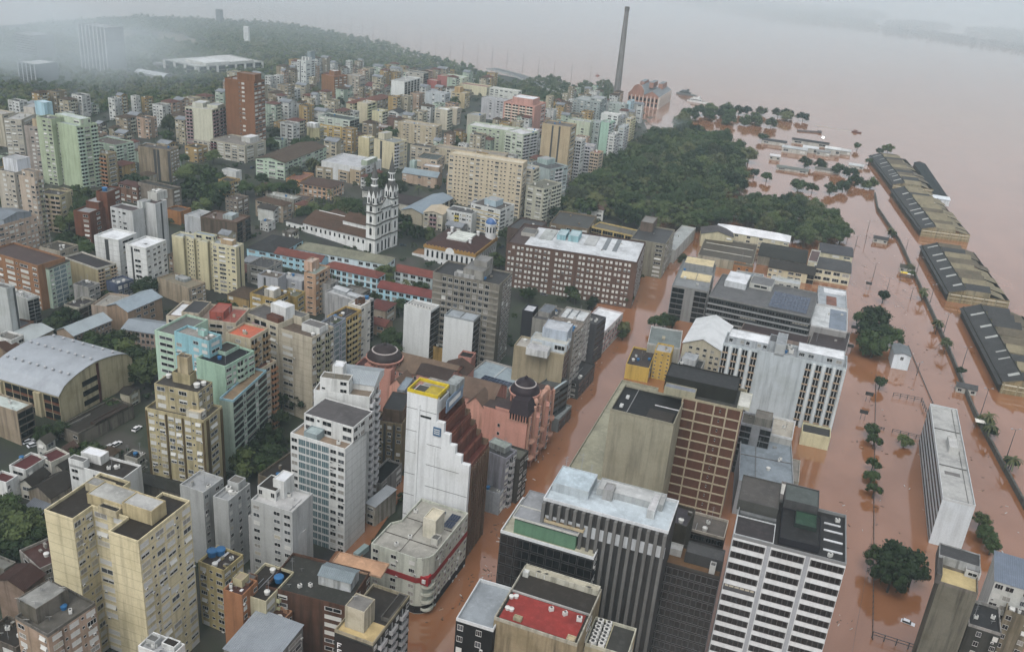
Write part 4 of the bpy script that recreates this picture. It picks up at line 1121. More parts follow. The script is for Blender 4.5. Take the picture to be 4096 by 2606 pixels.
def flood_lamp(x, y):
    o = empty('flood_lamp', x, y, 0, 0, 'lit white flood lamp on a pole at the flooded quay', 'lamp')
    part(o, 'pole', lambda b: b.tube((0, 0, -1), (0, 0, 8), .15, POLE))
    m, nt, p = _nt('lamp_light'); p.inputs['Emission Color'].default_value = (1, 1, 1, 1); p.inputs['Emission Strength'].default_value = 4
    part(o, 'lamp_head', lambda b: b.lathe(0, 0, [(0, 7.8), (1.3, 8.2), (1.3, 9.4), (0, 9.8)], m, 10))
def chimney(x, y):
    o = empty('chimney', x, y, 0, 0, 'very tall slender dark concrete chimney rising over the river bank', 'chimney'); m = wallmat((.27, .26, .25), .5)
    part(o, 'shaft', lambda b: b.lathe(0, 0, [(4.6, -3), (4.4, 20), (3.6, 60), (2.9, 100), (2.5, 119)], m, 24))
    part(o, 'crown_ring', lambda b: b.lathe(0, 0, [(2.6, 116), (2.9, 116.3), (2.9, 121), (2.3, 121), (2.2, 112)], wallmat((.2, .19, .18), .4), 24))
    part(o, 'base', lambda b: b.box(-9, -9, -3, 9, 9, 7, wallmat((.25, .22, .2), .5)))
def power_plant(p):
    """old brick power plant: long gabled hall with arched gable and buttressed flank"""
    L, C, R = [Vector(v) for v in p]
    ux = (C - L).xy; w = ux.length; a = math.atan2(ux.y, ux.x); d = max(60, (R - C).xy.length * 1.1)
    o = empty('power_plant', L.x, L.y, 0, a, 'salmon brick power plant hall with curved gable and white buttresses by the chimney', 'building')
    br = wallmat((.42, .22, .16), .3, 0, 2); rf = roofmat((.22, .24, .25), 'metal', 'x'); wh = mat('buttress_paint', (.58, .52, .46), .6); h = 15
    part(o, 'wall', lambda b: b.prism([(0, 0), (w, 0), (w, d), (0, d)], -3, h, br))
    def gab(b):
        pts = [(0, -.05, h), (w * .5, -.05, h), (w * .5, -.05, h + 6), (w * .42, -.05, h + 11), (w * .30, -.05, h + 13.5), (w * .18, -.05, h + 11), (w * .1, -.05, h + 5)]
        b.face(pts, br); b.face([(q[0], 1.2, q[2]) for q in pts][::-1], br)
        for s, t in zip(pts, pts[1:] + pts[:1]): b.face([s, (s[0], 1.2, s[2]), (t[0], 1.2, t[2]), t], wh)
    part(o, 'gable', gab)
    part(o, 'roof', lambda b: (b.face([(-.5, 0, h), (w * .25, 0, h + 8), (w * .25, d, h + 8), (-.5, d, h)], rf), b.face([(w * .25, 0, h + 8), (w * .52, 0, h + 1), (w * .52, d, h + 1), (w * .25, d, h + 8)], rf)))
    part(o, 'side_roof', lambda b: (b.face([(w * .52, 0, h + 1), (w * .76, 0, h + 6), (w * .76, d, h + 6), (w * .52, d, h + 1)], rf), b.face([(w * .76, 0, h + 6), (w + .4, 0, h), (w + .4, d, h), (w * .76, d, h + 6)], rf), b.face([(w * .52, -.04, h), (w, -.04, h), (w * .76, -.04, h + 6)], br)))
    for k in range(3): part(o, 'roof_monitor', lambda b: b.box(w * (.12 + .3 * k), d * .55, h + 4, w * (.26 + .3 * k), d * .9, h + 11, br, top=rf))
    for k in range(9): part(o, 'buttress', lambda b: b.box(k * (w - 1) / 8, -.7, -2, k * (w - 1) / 8 + .9, -.02, h - .3, wh))
    for k in range(16): part(o, 'buttress', lambda b: b.box(w + .02, k * (d - 1) / 15, -2, w + .8, k * (d - 1) / 15 + 1.0, h + .3, wh))
    for k in range(8):
        for z in (2, 8): part(o, 'window', lambda b: arch(b, k * (w - 1) / 8 + 1.8, (k + 1) * (w - 1) / 8 - .8, z, z + 4.5, -.04, GLASS))
    for k in range(4): put('window', WINM['rib'], o, (w + .1, 4 + k * d / 4.2, 4), math.pi / 2, (d / 6, 1, 6))
def viaduct(pts):
    o = empty('viaduct', pts[0][0], pts[0][1], 0, 0, 'grey concrete road viaduct on white piers curving behind the riverside blocks', 'viaduct'); ox, oy = pts[0]
    m = mat('asphalt_wet', (.10, .105, .11), .4, var=.3, scale=.1); c = wallmat((.45, .45, .43), .4)
    for a, e in zip(pts, pts[1:]):
        A, E = Vector(a) - Vector((ox, oy)), Vector(e) - Vector((ox, oy)); d = (E - A).normalized(); n = Vector((-d.y, d.x)) * 9
        b = MB(); b.prism([(v.x, v.y) for v in (A + n, A - n, E - n, E + n)], 7.4, 8.8, c, top=m); b.obj('deck', o)
        for s in (1, -1):
            b = MB(); q = n * s; r = n * (s * .95); P = [A + q, A + r, E + r, E + q]; P = P if s > 0 else P[::-1]
            b.prism([(v.x, v.y) for v in P], 8.81, 9.9, c, top=c); b.obj('parapet', o)
        k = max(1, int((E - A).length / 26))
        for i in range(k):
            q = A + (E - A) * ((i + .5) / k); b = MB(); b.box(q.x - 1, q.y - 5, -3, q.x + 1, q.y + 5, 7.4, c); b.obj('pier', o)
def river_ship(x, y, label):
    o = empty('river_ship', x, y, 0, -.45, label, 'ship'); wh = mat('ship_white', (.6, .61, .6), .5, var=.2) if 'white' in label else mat('ship_dark', (.10, .12, .12), .5)
    def hull(b):
        a = [(-14, -3.5), (9, -3.5), (15, 0), (9, 3.5), (-14, 3.5)]; b.prism(a, -.6, 2.2, wh, top=CONC)
    part(o, 'hull', hull); part(o, 'cabin', lambda b: b.box(-10, -2.6, 2.2, 6, 2.6, 4.6, wh)); part(o, 'upper_deck', lambda b: b.box(-7, -2.2, 4.6, 3, 2.2, 6.6, wh)); part(o, 'bridge', lambda b: b.box(0, -1.6, 6.6, 3, 1.6, 8.4, wh))
    part(o, 'mast', lambda b: b.tube((-2, 0, 6.6), (-2, 0, 13), .18, POLE)); part(o, 'window_strip', lambda b: b.box(-9.5, -2.66, 3.1, 5.5, -2.61, 4.0, GLASS))
# ---------------- surveyed buildings: name, label, x, y, angle, width, depth, base, height, storeys, colour ...
bld('apartment_tower','tall weathered yellow H-shaped apartment tower with white roller shutters and dark cracked roof',-114.03,188.95,-.32,29.22,19.38,.1,48,16,(.62,.55,.36),roof=('flat',(.055,.05,.045)),poly=[(0,0),(.31,0),(.31,.34),(.69,.34),(.69,0),(1,0),(1,1),(.7,1),(.7,.78),(.34,.78),(.34,1),(0,1)],F=['','W.W','',''],R=['WsW','WsWWs.W'],sh=.85,ac=.25,dirt=.42,joint=2.95,ex=[('box',.22,.4,.6,.74,3,(.5,.42,.25),(.42,.42,.39)),('box',.62,.38,.93,.66,4.2,(.5,.42,.25),(.42,.42,.4)),('box',.4,.3,.6,.4,2,(.5,.44,.3),(.05,.05,.05)),('box',.06,.62,.3,.8,2.4,(.5,.44,.3),(.3,.3,.28)),('patch',.3,.02,.302,.3,(.4,.4,.4),.06)],clutter=0)
bld('apartment_block','white walled block with dark roof and white rooftop cube behind the yellow H-shaped tower',-141.33,251.75,-.276,21.17,8.94,2.48,17.3,6,(.62,.63,.61),roof=('flat',(.055,.05,.045)),F='n_n_n',R='',sh=.2,dirt=.3,ex=[('box',.05,.5,.42,.95,3.2,(.62,.63,.61),(.66,.68,.7)),('box',0,0,.28,.3,3,(.62,.63,.61),(.17,.17,.16)),('ac',.6,.4),('ac',.7,.6)],clutter=1)
bld('apartment_block','light grey stepped block with plain grey roof, left of the orange terrace slab',-97,232.5,-.357,8.91,9.29,.58,28.3,10,(.44,.45,.44),roof=('flat',(.34,.35,.35)),F='',R='n_ns',sh=.2,dirt=.3,clutter=1)
bld('apartment_block','light grey apartment wing with grey roof beside the stepped grey block',-85.42,228.34,-.326,5.54,10.85,.29,28.3,10,(.44,.45,.44),roof=('flat',(.34,.35,.35)),F='',R='n_n_n',sh=.2,dirt=.3,ex=[('ac',.3,.5,1.5),('box',.1,.6,.8,.95,2.8)],clutter=1)
bld('apartment_slab','narrow grey rendered slab with blank flank and small orange roof terrace',-74.34,226.69,-.444,18.5,4.51,0,23.81,11,(.46,.46,.45),roof=('flat',(.09,.07,.055)),F='',R='',sh=.2,dirt=.3,ex=[('patch',.62,.1,.98,.9,(.55,.17,.07),.06),('box',.05,.1,.55,.9,3,(.62,.63,.61),(.055,.05,.045),None,'roof_room','sss')],clutter=2)
bld('apartment_block','white apartment block with rubble strewn roof and curved white stair hood',-71.56,221.16,-.33,14.03,10.85,0,33.8,12,(.44,.45,.44),roof=('flat',(.45,.45,.44)),F='n_nn',R='',sh=.2,dirt=.35,ex=[('box',0,.3,.45,.95,3.5,(.62,.63,.61),(.055,.05,.045),None,'roof_room','n_n'),('box',.28,.5,.55,1,6,(.62,.63,.61),(.62,.64,.65))],clutter=3)
bld('apartment_block','small yellow apartment block with two blue water tanks on its brown roof',-82.14,205.34,-.372,8.95,8.35,.04,22.8,8,(.5,.42,.22),roof=('flat',(.09,.07,.055)),F='nsn',R='WnW',sh=.3,dirt=.5,ex=[('tank',.12,.55,1.6,True),('tank',.3,.75,1.6,True),('patch',.42,.1,.5,.95,(.6,.6,.6),.1),('dish',.9,.3,1.2),('dish',.8,.6,1)],clutter=1)
bld('apartment_block','terracotta orange block with skylights on a maroon roof',-70.4,191.48,-.319,5.98,6.88,0,25.55,9,(.42,.2,.1),roof=('flat',(.13,.06,.05)),F='',R='n_n',dirt=.4,sh=.2,ex=[('box',.1,.5,.6,.95,2.4,(.45,.4,.25),(.38,.32,.22)),('patch',.2,.1,.32,.25,(.62,.64,.65),.12),('patch',.6,.3,.72,.45,(.62,.64,.65),.12)],clutter=1)
bld('apartment_block','low terracotta block with dark red roof terrace in front of the grey slab',-65.44,191.79,-.351,10.68,7.27,0,17.3,6,(.4,.22,.13),roof=('flat',(.12,.055,.045)),F='',R='n_n',dirt=.5,sh=.1,clutter=2)
bld('apartment_block','cream block with dark flat roof and balconies, in front of the grey slab flank',-67.92,194.17,-.312,9.4,13.75,0,22.8,8,(.5,.46,.32),roof=('flat',(.055,.05,.045)),F='',R='WBW',sh=.4,dirt=.5,bc=(.5,.46,.32),ex=[('box',.05,.1,.35,.4,3.5,(.25,.13,.08),(.17,.17,.16))],clutter=2)
bld('apartment_block','soot stained peach block with satellite dishes round a raised concrete roof box',-111.08,166.17,-.45,11.37,13.15,.26,33.8,12,(.44,.33,.25),roof=('flat',(.16,.155,.13)),F='n_n',R='.WsWsW',sh=.6,ac=.3,dirt=.9,parc=(.2,.19,.17),ex=[('box',-.08,.12,.52,.78,4.5,(.22,.2,.17),(.3,.3,.28)),('dish',.05,.1,1.3,4.4),('dish',.1,.5,1.1,4.4),('dish',.4,.2,1.3,4.4),('dish',.5,.7,1.3,4.4),('dish',.3,.05,1.2),('dish',.6,.3,1.2),('dish',.05,.75,1.5,4.4)],clutter=2)
bld('apartment_tower','white roof terrace block rising at the bottom edge below the yellow H-shaped tower',-76.8,154.93,-.338,8.73,4.95,0,39.3,14,(.62,.63,.61),roof=('flat',(.4,.41,.42)),F='',R='n',dirt=.3,ex=[('box',.5,.5,.9,.95,1.5,(.62,.63,.61),(.055,.05,.045)),('dish',.6,.2,1.2),('box',.1,.3,.4,.7,2,(.44,.45,.44),(.17,.17,.16))],clutter=3)
bld('commercial_building','low building with ribbed grey blue metal roof at the bottom edge',-66.5,179.04,-.341,13.96,14.78,0,17.3,6,(.28,.28,.27),roof=('shed',(.3,.33,.36),1.5),F='',R='WW',dirt=.4)
bld('house','small white house with red flat roof beside a blue water tank',-164.21,255.97,-.295,7.05,9.33,5.24,9.05,3,(.62,.63,.61),roof=('flat',(.16,.045,.04)),F='n',R='n_n',dirt=.6,ex=[('tank',-.05,.6,.9,True)],clutter=0)
bld('house','second white house with red flat roof, nearer the grass verge',-158.49,263.47,-.493,7.1,7.22,5,9.05,3,(.55,.54,.48),roof=('flat',(.15,.045,.04)),F='n',R='',dirt=.7,clutter=0)
bld('house','white house with red roof at the left edge by the big dark tree',-166.22,248.01,-.296,6.76,4.95,5.21,9.05,3,(.62,.63,.61),roof=('flat',(.15,.045,.04)),F='',R='n_n',dirt=.6,clutter=0)
bld('house','long dark tiled house with gabled end below the white cube block',-154.16,248.26,-.349,9.69,10.75,4.1,6.3,2,(.35,.3,.24),roof=('gable',(.075,.055,.05),3.2,'y'),F='',R='',dirt=.8)
bld('house','small gabled house with white edged dark roof beside the red roofed houses',-158.08,250.54,-.216,4.82,8.06,4.82,6.3,2,(.5,.48,.42),roof=('gable',(.055,.05,.045),2.2,'y'),F='n',R='',dirt=.6)
bld('house','narrow dark roofed shed between the small white houses',-152.26,261.77,-.326,3.96,7.23,4.73,6.3,2,(.4,.38,.33),roof=('gable',(.055,.05,.045),1.6,'y'),F='',R='',dirt=.6)
bld('house','low grey roofed house beside the big dark tree',-153.03,241.93,-.214,7.34,6.88,4.05,3.55,1,(.2,.18,.16),roof=('shed',(.2,.22,.25),1),F='',R='',dirt=.8)
bld('house','grey concrete roofed house at the left edge below the big dark tree',-141.42,203.88,-.368,6.27,3.88,2.47,14.55,5,(.25,.24,.21),roof=('flat',(.2,.2,.18)),F='',R='n',dirt=.8,clutter=0)
bld('house','sooty white walled house with maroon lean-to roof left of the yellow tower',-136.35,210.94,-.644,12,12,1.98,14.55,5,(.35,.33,.3),roof=('flat',(.12,.06,.05)),F='n',R='n_n',dirt=1,clutter=2)
bld('house','maroon tiled house behind the satellite dish block',-135.94,197.94,-.307,9.81,7.16,1.8,14.55,5,(.3,.22,.17),roof=('gable',(.1,.05,.045),2,'y'),F='',R='',dirt=.9)
bld('house','sooty low house with dark roof at the lower left corner',-126.87,175.86,-.33,11.22,7.76,.91,17.3,6,(.2,.17,.14),roof=('flat',(.055,.05,.045)),F='nn',R='',dirt=1,clutter=3)
bld('apartment_tower','slim white tower with teal glazed front and brown roof terrace',-67.16,249.22,-.352,20.11,13,0,40.41,14,(.62,.63,.61),roof=('flat',(.33,.25,.18)),F='WGgGgGWW',R='',gk='blue',sh=.1,ac=.45,dirt=.22,joint=2.9,ex=[('box',.1,.36,1,1.3,6.2,(.62,.63,.61),(.14,.13,.13),None,'penthouse','WsW_W'),('box',.24,.02,.48,.36,2.6,(.3,.36,.37),(.35,.42,.42),None,'glass_conservatory'),('ac',.8,.2)],clutter=0)
bld('apartment_tower','white rear slab with brown stair block and metal gable behind the teal glazed tower',-63.73,266.44,-.091,19.01,12.6,0,47.19,16,(.62,.63,.61),roof=('flat',(.25,.2,.15)),F='',R='BWBs',sh=.2,ac=.3,dirt=.3,bc=(.6,.6,.58),ex=[('box',.1,.05,.62,.42,5.5,(.62,.63,.61),(.2,.18,.14),None,'stair_tower','s_n'),('box',.25,.4,.44,.75,8,(.62,.63,.61),(.62,.64,.65)),('gab',.3,.45,1,1.5,2.2,(.62,.63,.61),(.36,.4,.42),2),('ant',.3,.2,9,5.5),('ant',.5,.2,7,5.5),('ant',.35,.1,8,5.5)],clutter=1)
bld('hotel','corner hotel with pale green walls, red stripe and rounded balconied corner',-36.36,223,-.352,19.12,28.17,0,20.54,7,(.5,.52,.45),roof=('flat',(.36,.35,.31)),poly=[(0,0),(.8,0),(.89,.03),(.96,.08),(1,.16),(1,1),(.12,1),(.12,.52),(0,.42)],F=['n_n_n','',''],R=['','','nnsnnnsnnn'],sh=.3,ac=.3,dirt=.45,ex=[('box',.6,.4,.82,.62,7,(.6,.57,.47),(.55,.5,.38),None,'lift_tower'),('box',.52,.5,.6,.66,3,(.55,.52,.44),(.17,.17,.16)),('box',.8,.32,.92,.42,2.2,(.5,.49,.44),(.17,.17,.16)),('solar',.52,.64,.66,.92,4,2),('solar',.76,.66,.93,.93,4,2),('patch',0,.28,.98,.285,(.09,.07,.055),.2),('patch',.14,.62,.98,.625,(.09,.07,.055),.2),('ac',.2,.75),('ac',.45,.3),('ac',.35,.12),('patch',.46,.02,.465,.9,(.09,.07,.055),.15),('band',11.6,1.9,(.42,.05,.05),'FR'),('band',.3,2.6,(.05,.045,.04),'FR'),('bows',.93,.1,2.3,2.8,4),('box',.86,.02,1,.1,3,(.5,.03,.04),(.5,.03,.04),11.2,'hotel_sign'),('box',.9,.005,.96,.02,1.2,(.62,.63,.61),(.62,.63,.61),12.1,'hotel_sign_square')],clutter=0)
bld('office_building','sooty office block with black painted advertising front and cream roof terrace',-36.37,171.32,-.338,10.59,19,0,33.8,12,(.1,.095,.09),roof=('flat',(.08,.075,.07)),F='',R='nBnBnBn',sh=.3,dirt=1,bc=(.4,.4,.38),parc=(.35,.31,.22),ex=[('patch',.03,.03,.97,.38,(.52,.4,.2),.05),('box',.12,.14,.62,.42,6.5,(.47,.43,.33),(.25,.24,.22),None,'lift_tower'),('dish',.2,.3,1.2,6.3),('patch',.03,.4,.97,.97,(.055,.05,.045),.06),('box',.75,.45,.97,.97,1.2,(.2,.19,.18),(.055,.05,.045))],clutter=0)
bld('office_building','long sooty brick building with mossy dark roof, grey metal hut and pinkish roof canopy',-60.83,197.46,-.23,24,15.71,0,22.8,8,(.17,.09,.06),roof=('flat',(.075,.07,.06)),F='n_n',R='n_n_n',dirt=.9,ex=[('gab',.52,.42,.92,.78,3.2,(.5,.52,.52),(.24,.29,.31),1.2),('box',.5,.95,1.15,1.35,.6,(.5,.33,.22),(.55,.33,.2),None,'roof_canopy'),('tank',.08,.25,1.5,True)],clutter=2)
bld('shop_building','low house with peach roof terrace between the grey slab and the dark mossy roof',-54.01,217.1,-.335,4.92,8.13,0,9.05,3,(.4,.33,.25),roof=('flat',(.52,.3,.17)),F='n',R='',dirt=.5,clutter=0)
bld('shop_building','low house with ochre tin roof beside the grey slab',-60.79,222.23,-.425,7,5.99,0,9.05,3,(.4,.36,.26),roof=('flat',(.5,.38,.2)),F='',R='',dirt=.5,clutter=0)
bld('shop_building','black roofed hall in the courtyard behind the teal glazed tower',-47.33,274.07,-.354,6.37,15.67,0,9.05,3,(.3,.29,.27),roof=('flat',(.02,.02,.02)),F='',R='n_n',dirt=.6,clutter=0)
bld('shop_building','low white tin roofed sheds behind the corner hotel',-44.5,259.64,-.492,3.96,11.84,0,9.05,3,(.45,.42,.36),roof=('shed',(.42,.45,.47),.8),F='n',R='',dirt=.7)
bld('apartment_block','low brown block with dark roof, left of the teal glazed tower',-82.28,262.68,-.42,16,18,.23,14.55,5,(.22,.18,.13),roof=('flat',(.06,.05,.045)),F='',R='',dirt=.6,clutter=1)
bld('apartment_block','soot streaked ochre back building with dark domed roof beside the white stepped tower',-46.59,292.16,-.111,9.63,23.5,0,22.8,8,(.3,.24,.15),roof=('flat',(.1,.08,.07)),F='nDnDn',R='',dirt=1,ex=[('box',.15,.1,.95,.7,5,(.22,.15,.11),(.06,.055,.06))],clutter=1)
bld('apartment_block','narrow grey building with metal roof hut between the ochre back building and stepped tower',-42.55,308.45,-.172,3.88,14,.04,25.55,9,(.36,.35,.33),roof=('flat',(.17,.17,.16)),F='ss',R='',dirt=.8,ex=[('box',.1,.1,.9,.9,2.5,(.3,.33,.36),(.27,.32,.36))],clutter=1)
bld('apartment_tower','beige slab tower with vertical stair slit and brown balconied flank',-95.45,329.97,-.425,19.62,13.99,1.45,38.57,14,(.5,.45,.35),roof=('flat',(.17,.13,.1)),F='Dn_',R='WBWBW',sh=.3,ac=.2,dirt=.4,joint=3,bc=(.34,.26,.2),ex=[('box',.55,.35,1,.75,3.2,(.62,.63,.61),(.2,.19,.18)),('box',.02,.62,.4,.98,3.5,(.5,.46,.36),(.17,.17,.16))],clutter=2)
bld('apartment_tower','beige tower with rounded balcony stack, left part of the beige slab group',-109.43,337.53,-.503,19.12,12.5,2.44,39.3,14,(.52,.47,.36),roof=('flat',(.15,.14,.13)),F='nBn',R='',sh=.3,dirt=.4,bc=(.4,.35,.27),ex=[('box',.62,.1,.95,.35,2.5,(.22,.1,.07),(.16,.07,.05)),('box',.55,.4,.98,.8,6,(.62,.63,.61),(.62,.64,.65))],clutter=2)
bld('apartment_tower','grey blue glazed bay tower wedged between the beige slab and the ochre block',-80.01,339.83,-.371,6.66,11.79,1.52,36.55,13,(.3,.33,.38),roof=('flat',(.12,.12,.12)),F='',R='GGsG',gk='blue',dirt=.5,ex=[('patch',.5,.5,.9,.9,(.08,.1,.05),.5)],clutter=2)
bld('apartment_block','ochre apartment block with arched top balconies next to the grey blue bay tower',-79.07,354.83,-.397,8.1,14.33,1.66,33.8,12,(.5,.35,.13),roof=('flat',(.07,.06,.055)),F='',R='nBBn',sh=.2,dirt=.6,bc=(.5,.4,.2),clutter=3)
bld('apartment_block','brown banded block with white balcony ends behind the ochre block',-73.16,370.99,-.414,6.7,7.85,1.72,33.8,12,(.6,.58,.52),roof=('flat',(.62,.64,.65)),F='',R='n..n',sh=.6,dirt=.4,ex=[('box',.3,.3,.7,.8,2.5,(.2,.1,.06),(.055,.05,.045))],clutter=1)
bld('apartment_tower','mint green tower with black roof and glazed balconied flank',-112.86,293.44,-.386,13.08,16.05,2.12,39.41,15,(.36,.52,.4),roof=('flat',(.03,.03,.035)),F='',R='WnBnW',sh=.3,ac=.3,dirt=.35,bc=(.42,.5,.42),ex=[('box',.05,.5,.5,.98,1.5,(.36,.5,.4),(.055,.05,.045))],clutter=1)
bld('apartment_block','pale mint front block with brown terrace and blue band below the mint tower',-100.79,281.24,-.18,5.24,25.84,1.67,31.05,11,(.4,.5,.42),roof=('flat',(.3,.22,.14)),F='',R='RnRnR',sh=.3,dirt=.4,rh=.62,bc=(.42,.52,.5),clutter=0,parc=(.3,.48,.55))
bld('apartment_block','light green block with turquoise penthouse behind the tan striped tower',-131.96,304.2,-.323,10,18,3.83,42.05,15,(.42,.56,.44),roof=('flat',(.17,.17,.16)),F='n',R='',dirt=.3,ex=[],clutter=0)
bld('apartment_block','turquoise penthouse block with patched grey roof and satellite dishes',-123.4,301.26,-.377,15.81,6.94,2.76,44.8,16,(.28,.5,.55),roof=('flat',(.32,.3,.27)),F='n_nn',R='n',dirt=.35,ex=[('box',.5,.5,.68,.8,2.2,(.35,.55,.5),(.34,.35,.35)),('dish',.95,.2,1.4),('dish',.85,.1,1.2)],clutter=1)
bld('apartment_block','cream block with white and red roof terraces behind the turquoise penthouse',-136,325.24,-.05,28.03,16,3.35,39.3,14,(.5,.44,.34),roof=('flat',(.3,.24,.2)),F='ns_nWn',R='',dirt=.5,sh=.2,ex=[('patch',.02,.2,.2,.9,(.62,.64,.65),.08),('box',.2,.1,.45,.9,2.5,(.5,.44,.34),(.08,.08,.08)),('box',.58,.2,.78,.8,3.2,(.45,.12,.09),(.4,.12,.09)),('patch',.78,.1,.98,.9,(.4,.12,.09),.1),('ant',.9,.1,7),('dish',.4,.1,1.2),('dish',.72,.15,1.4)],clutter=1)
bld('apartment_tower','cream tower with bright orange roof terrace and balconied brown flank',-107.61,310.66,-.31,10.99,11.73,2.28,42.05,15,(.48,.42,.3),roof=('flat',(.58,.16,.09)),F='_n_',R='BnB',dirt=.5,bc=(.34,.2,.14),sh=.2,clutter=1)
bld('apartment_block','cream brown block with red edged roof terrace right of the mint green tower',-99.37,309.04,-.413,5.24,10.69,2.12,29.62,11,(.52,.45,.33),roof=('flat',(.25,.12,.09)),F='',R='BWB',bc=(.36,.2,.14),dirt=.4,sh=.3,clutter=1)
bld('apartment_tower','tan tower with brown vertical bands, white shutters and stepped sooty roof terraces',-120.6,265.65,-.232,22.22,11.11,1.49,33.8,12,(.46,.4,.24),roof=('flat',(.12,.11,.09)),F='PWsWPWWPWsWP',R='.PW.P',pc=(.17,.12,.06),sh=.65,ac=.3,dirt=.6,pd=.25,ex=[('box',.12,.2,.86,.98,9.5,(.46,.4,.25),(.09,.08,.075),None,'penthouse','nsns'),('box',.32,.55,.62,.9,13,(.44,.38,.23),(.06,.055,.05),None,'roof_room'),('box',.4,.6,.58,.85,19,(.5,.42,.28),(.2,.17,.12),None,'lift_tower'),('box',.7,.02,.95,.3,3.2,(.55,.52,.44),(.5,.42,.28),None,'roof_room','n'),('dish',.42,.65,1.4,18.8),('dish',.5,.7,1.4,18.8),('tank',.2,.7,1,False,9.5),('tank',.75,.5,1.2,False,9.5),('tank',.8,.7,1,False,9.5)],clutter=1)
bld('sports_hall','large hall with curved pale metal roof and cream striped end wall',-199.51,307.53,-.335,34.64,38.02,7.01,12.09,3,(.5,.44,.29),roof=('barrel',(.37,.4,.43),6.5,'x','metal'),F='',R='',dirt=.55,joint=0)
bld('school_wing','long school wing with pale blue metal gable roof behind the curved hall',-195.66,352.55,-.398,9.99,20.45,9.61,9.05,3,(.34,.26,.19),roof=('gable',(.35,.4,.42),2.6,'y','metal'),F='',R='nnnnnnnnnn',dirt=.4,sh=0)
bld('school_wing','upper school wing with blue grey metal roof next to the round terrace',-184.68,377.18,-.363,12.29,21.36,9.28,11.8,4,(.36,.26,.18),roof=('gable',(.3,.36,.4),2.6,'y','metal'),F='',R='_nnn_',dirt=.4,sh=0)
bld('school_wing','arcaded school wing with grey metal roof facing the tree courtyard',-172.39,363.89,-.143,19.77,13,7.59,9.05,3,(.4,.3,.24),roof=('gable',(.28,.32,.35),2.2,'x','metal'),F='ttttttttt',R='',dirt=.3,sh=0)
bld('school_wing','small school annex with pale ribbed roof left of the courtyard trees',-214.8,345.71,-.255,12,14.62,10.46,6.3,2,(.45,.4,.3),roof=('gable',(.4,.44,.44),1.8,'y','metal'),F='',R='',dirt=.4)
bld('house','round ended terrace house at the top of the school roofs',-194.16,381.67,-.077,11.79,16,10.01,9.05,3,(.42,.34,.27),roof=('flat',(.33,.31,.27)),F='',R='',dirt=.5,clutter=1)
bld('ruined_building','long low derelict building with mossy black roof beneath the curved hall',-163.31,286.79,-.391,10.2,26.15,5.7,6.3,2,(.26,.23,.19),roof=('flat',(.06,.052,.042)),F='n_n',R='______',dirt=1,parc=(.2,.18,.15),ex=[('patch',.2,.02,.22,.5,(.3,.29,.26),.6),('box',.75,.3,1,.9,1.2,(.12,.08,.06),(.07,.05,.04))],clutter=0)
bld('apartment_block','brown cream block with turquoise roof at the left edge beside the parked cars',-188.05,283.95,-.342,16.22,7,7.02,14.55,5,(.36,.29,.21),roof=('flat',(.45,.5,.47)),F='',R='G',dirt=.6,clutter=1)
bld('house','small dark roofed house beside the curved hall',-152.53,314.91,-.321,4.65,5.68,6.04,6.3,2,(.5,.46,.36),roof=('gable',(.055,.05,.045),1.2,'x'),F='',R='n',dirt=.6)
bld('house','white shed with grey roof left of the school annex',-212.39,335.44,-.312,8.78,6.32,10.33,11.8,4,(.62,.63,.61),roof=('flat',(.2,.19,.17)),F='',R='WW',dirt=.5,clutter=2)
bld('house','grey roofed terracotta house under the white banded block',-219.42,356.7,-.224,7.17,7.51,11.1,6.3,2,(.3,.16,.1),roof=('flat',(.17,.17,.18)),F='',R='',dirt=.5,clutter=0)
bld('house','small rust roofed house beside the left edge and the curved hall',-213.6,332.64,-.442,10.83,6.06,10.23,9.05,3,(.3,.22,.15),roof=('gable',(.12,.06,.045),1.8,'y'),F='',R='',dirt=.7)
bld('shop_building','long low dark ribbed roof row between the white cube block and the grey stepped block',-123.86,261.92,-.286,17.05,6.93,1.9,6.3,2,(.22,.2,.17),roof=('gable',(.06,.055,.05),1.2,'x','metal'),F='',R='',dirt=.9)
bld('house','walled dark yard building at the foot of the tan striped tower',-133.77,274.59,-.292,5.65,4.58,3.58,6.3,2,(.4,.39,.35),roof=('flat',(.05,.05,.05)),F='n',R='n',dirt=.7,clutter=2)
bld('house','low sooty tiled house on the dark street below the derelict building',-142.73,271.71,-.256,5.13,6.95,4.19,6.3,2,(.3,.27,.22),roof=('hip',(.13,.085,.06),2),F='nn',R='n',dirt=.9)
bld('house','narrow brown tiled house beside the dark verge trees',-155.56,271.91,-.307,4.05,4.56,5.23,6.3,2,(.4,.36,.28),roof=('gable',(.14,.08,.06),1.8,'y'),F='n',R='',dirt=.8)
bld('house','small white walled house with mossy roof next to the silver cars',-164.96,274.75,-.273,4.12,4.32,6.01,6.3,2,(.5,.5,.46),roof=('gable',(.1,.085,.065),1.8,'y'),F='n',R='n',dirt=.8)
bld('apartment_block','left white twin block with bright white roof and joint lines by the brick block',-214.86,433.15,-.265,14.62,14,11.58,22.8,8,(.62,.63,.61),roof=('flat',(.62,.64,.65)),F='_D_',R='n',dirt=.3,joint=2.75,clutter=0,sh=.1)
bld('apartment_block','right white twin block with bright white roof and four window columns',-193.25,420.01,-.292,12.22,15.16,10.62,25.55,9,(.62,.63,.61),roof=('flat',(.62,.64,.65)),F='_DW_',R='n.nn.n',dirt=.3,joint=2.75,ex=[('patch',.5,.4,.6,.5,(.17,.17,.16),.1)],clutter=0,sh=.15)
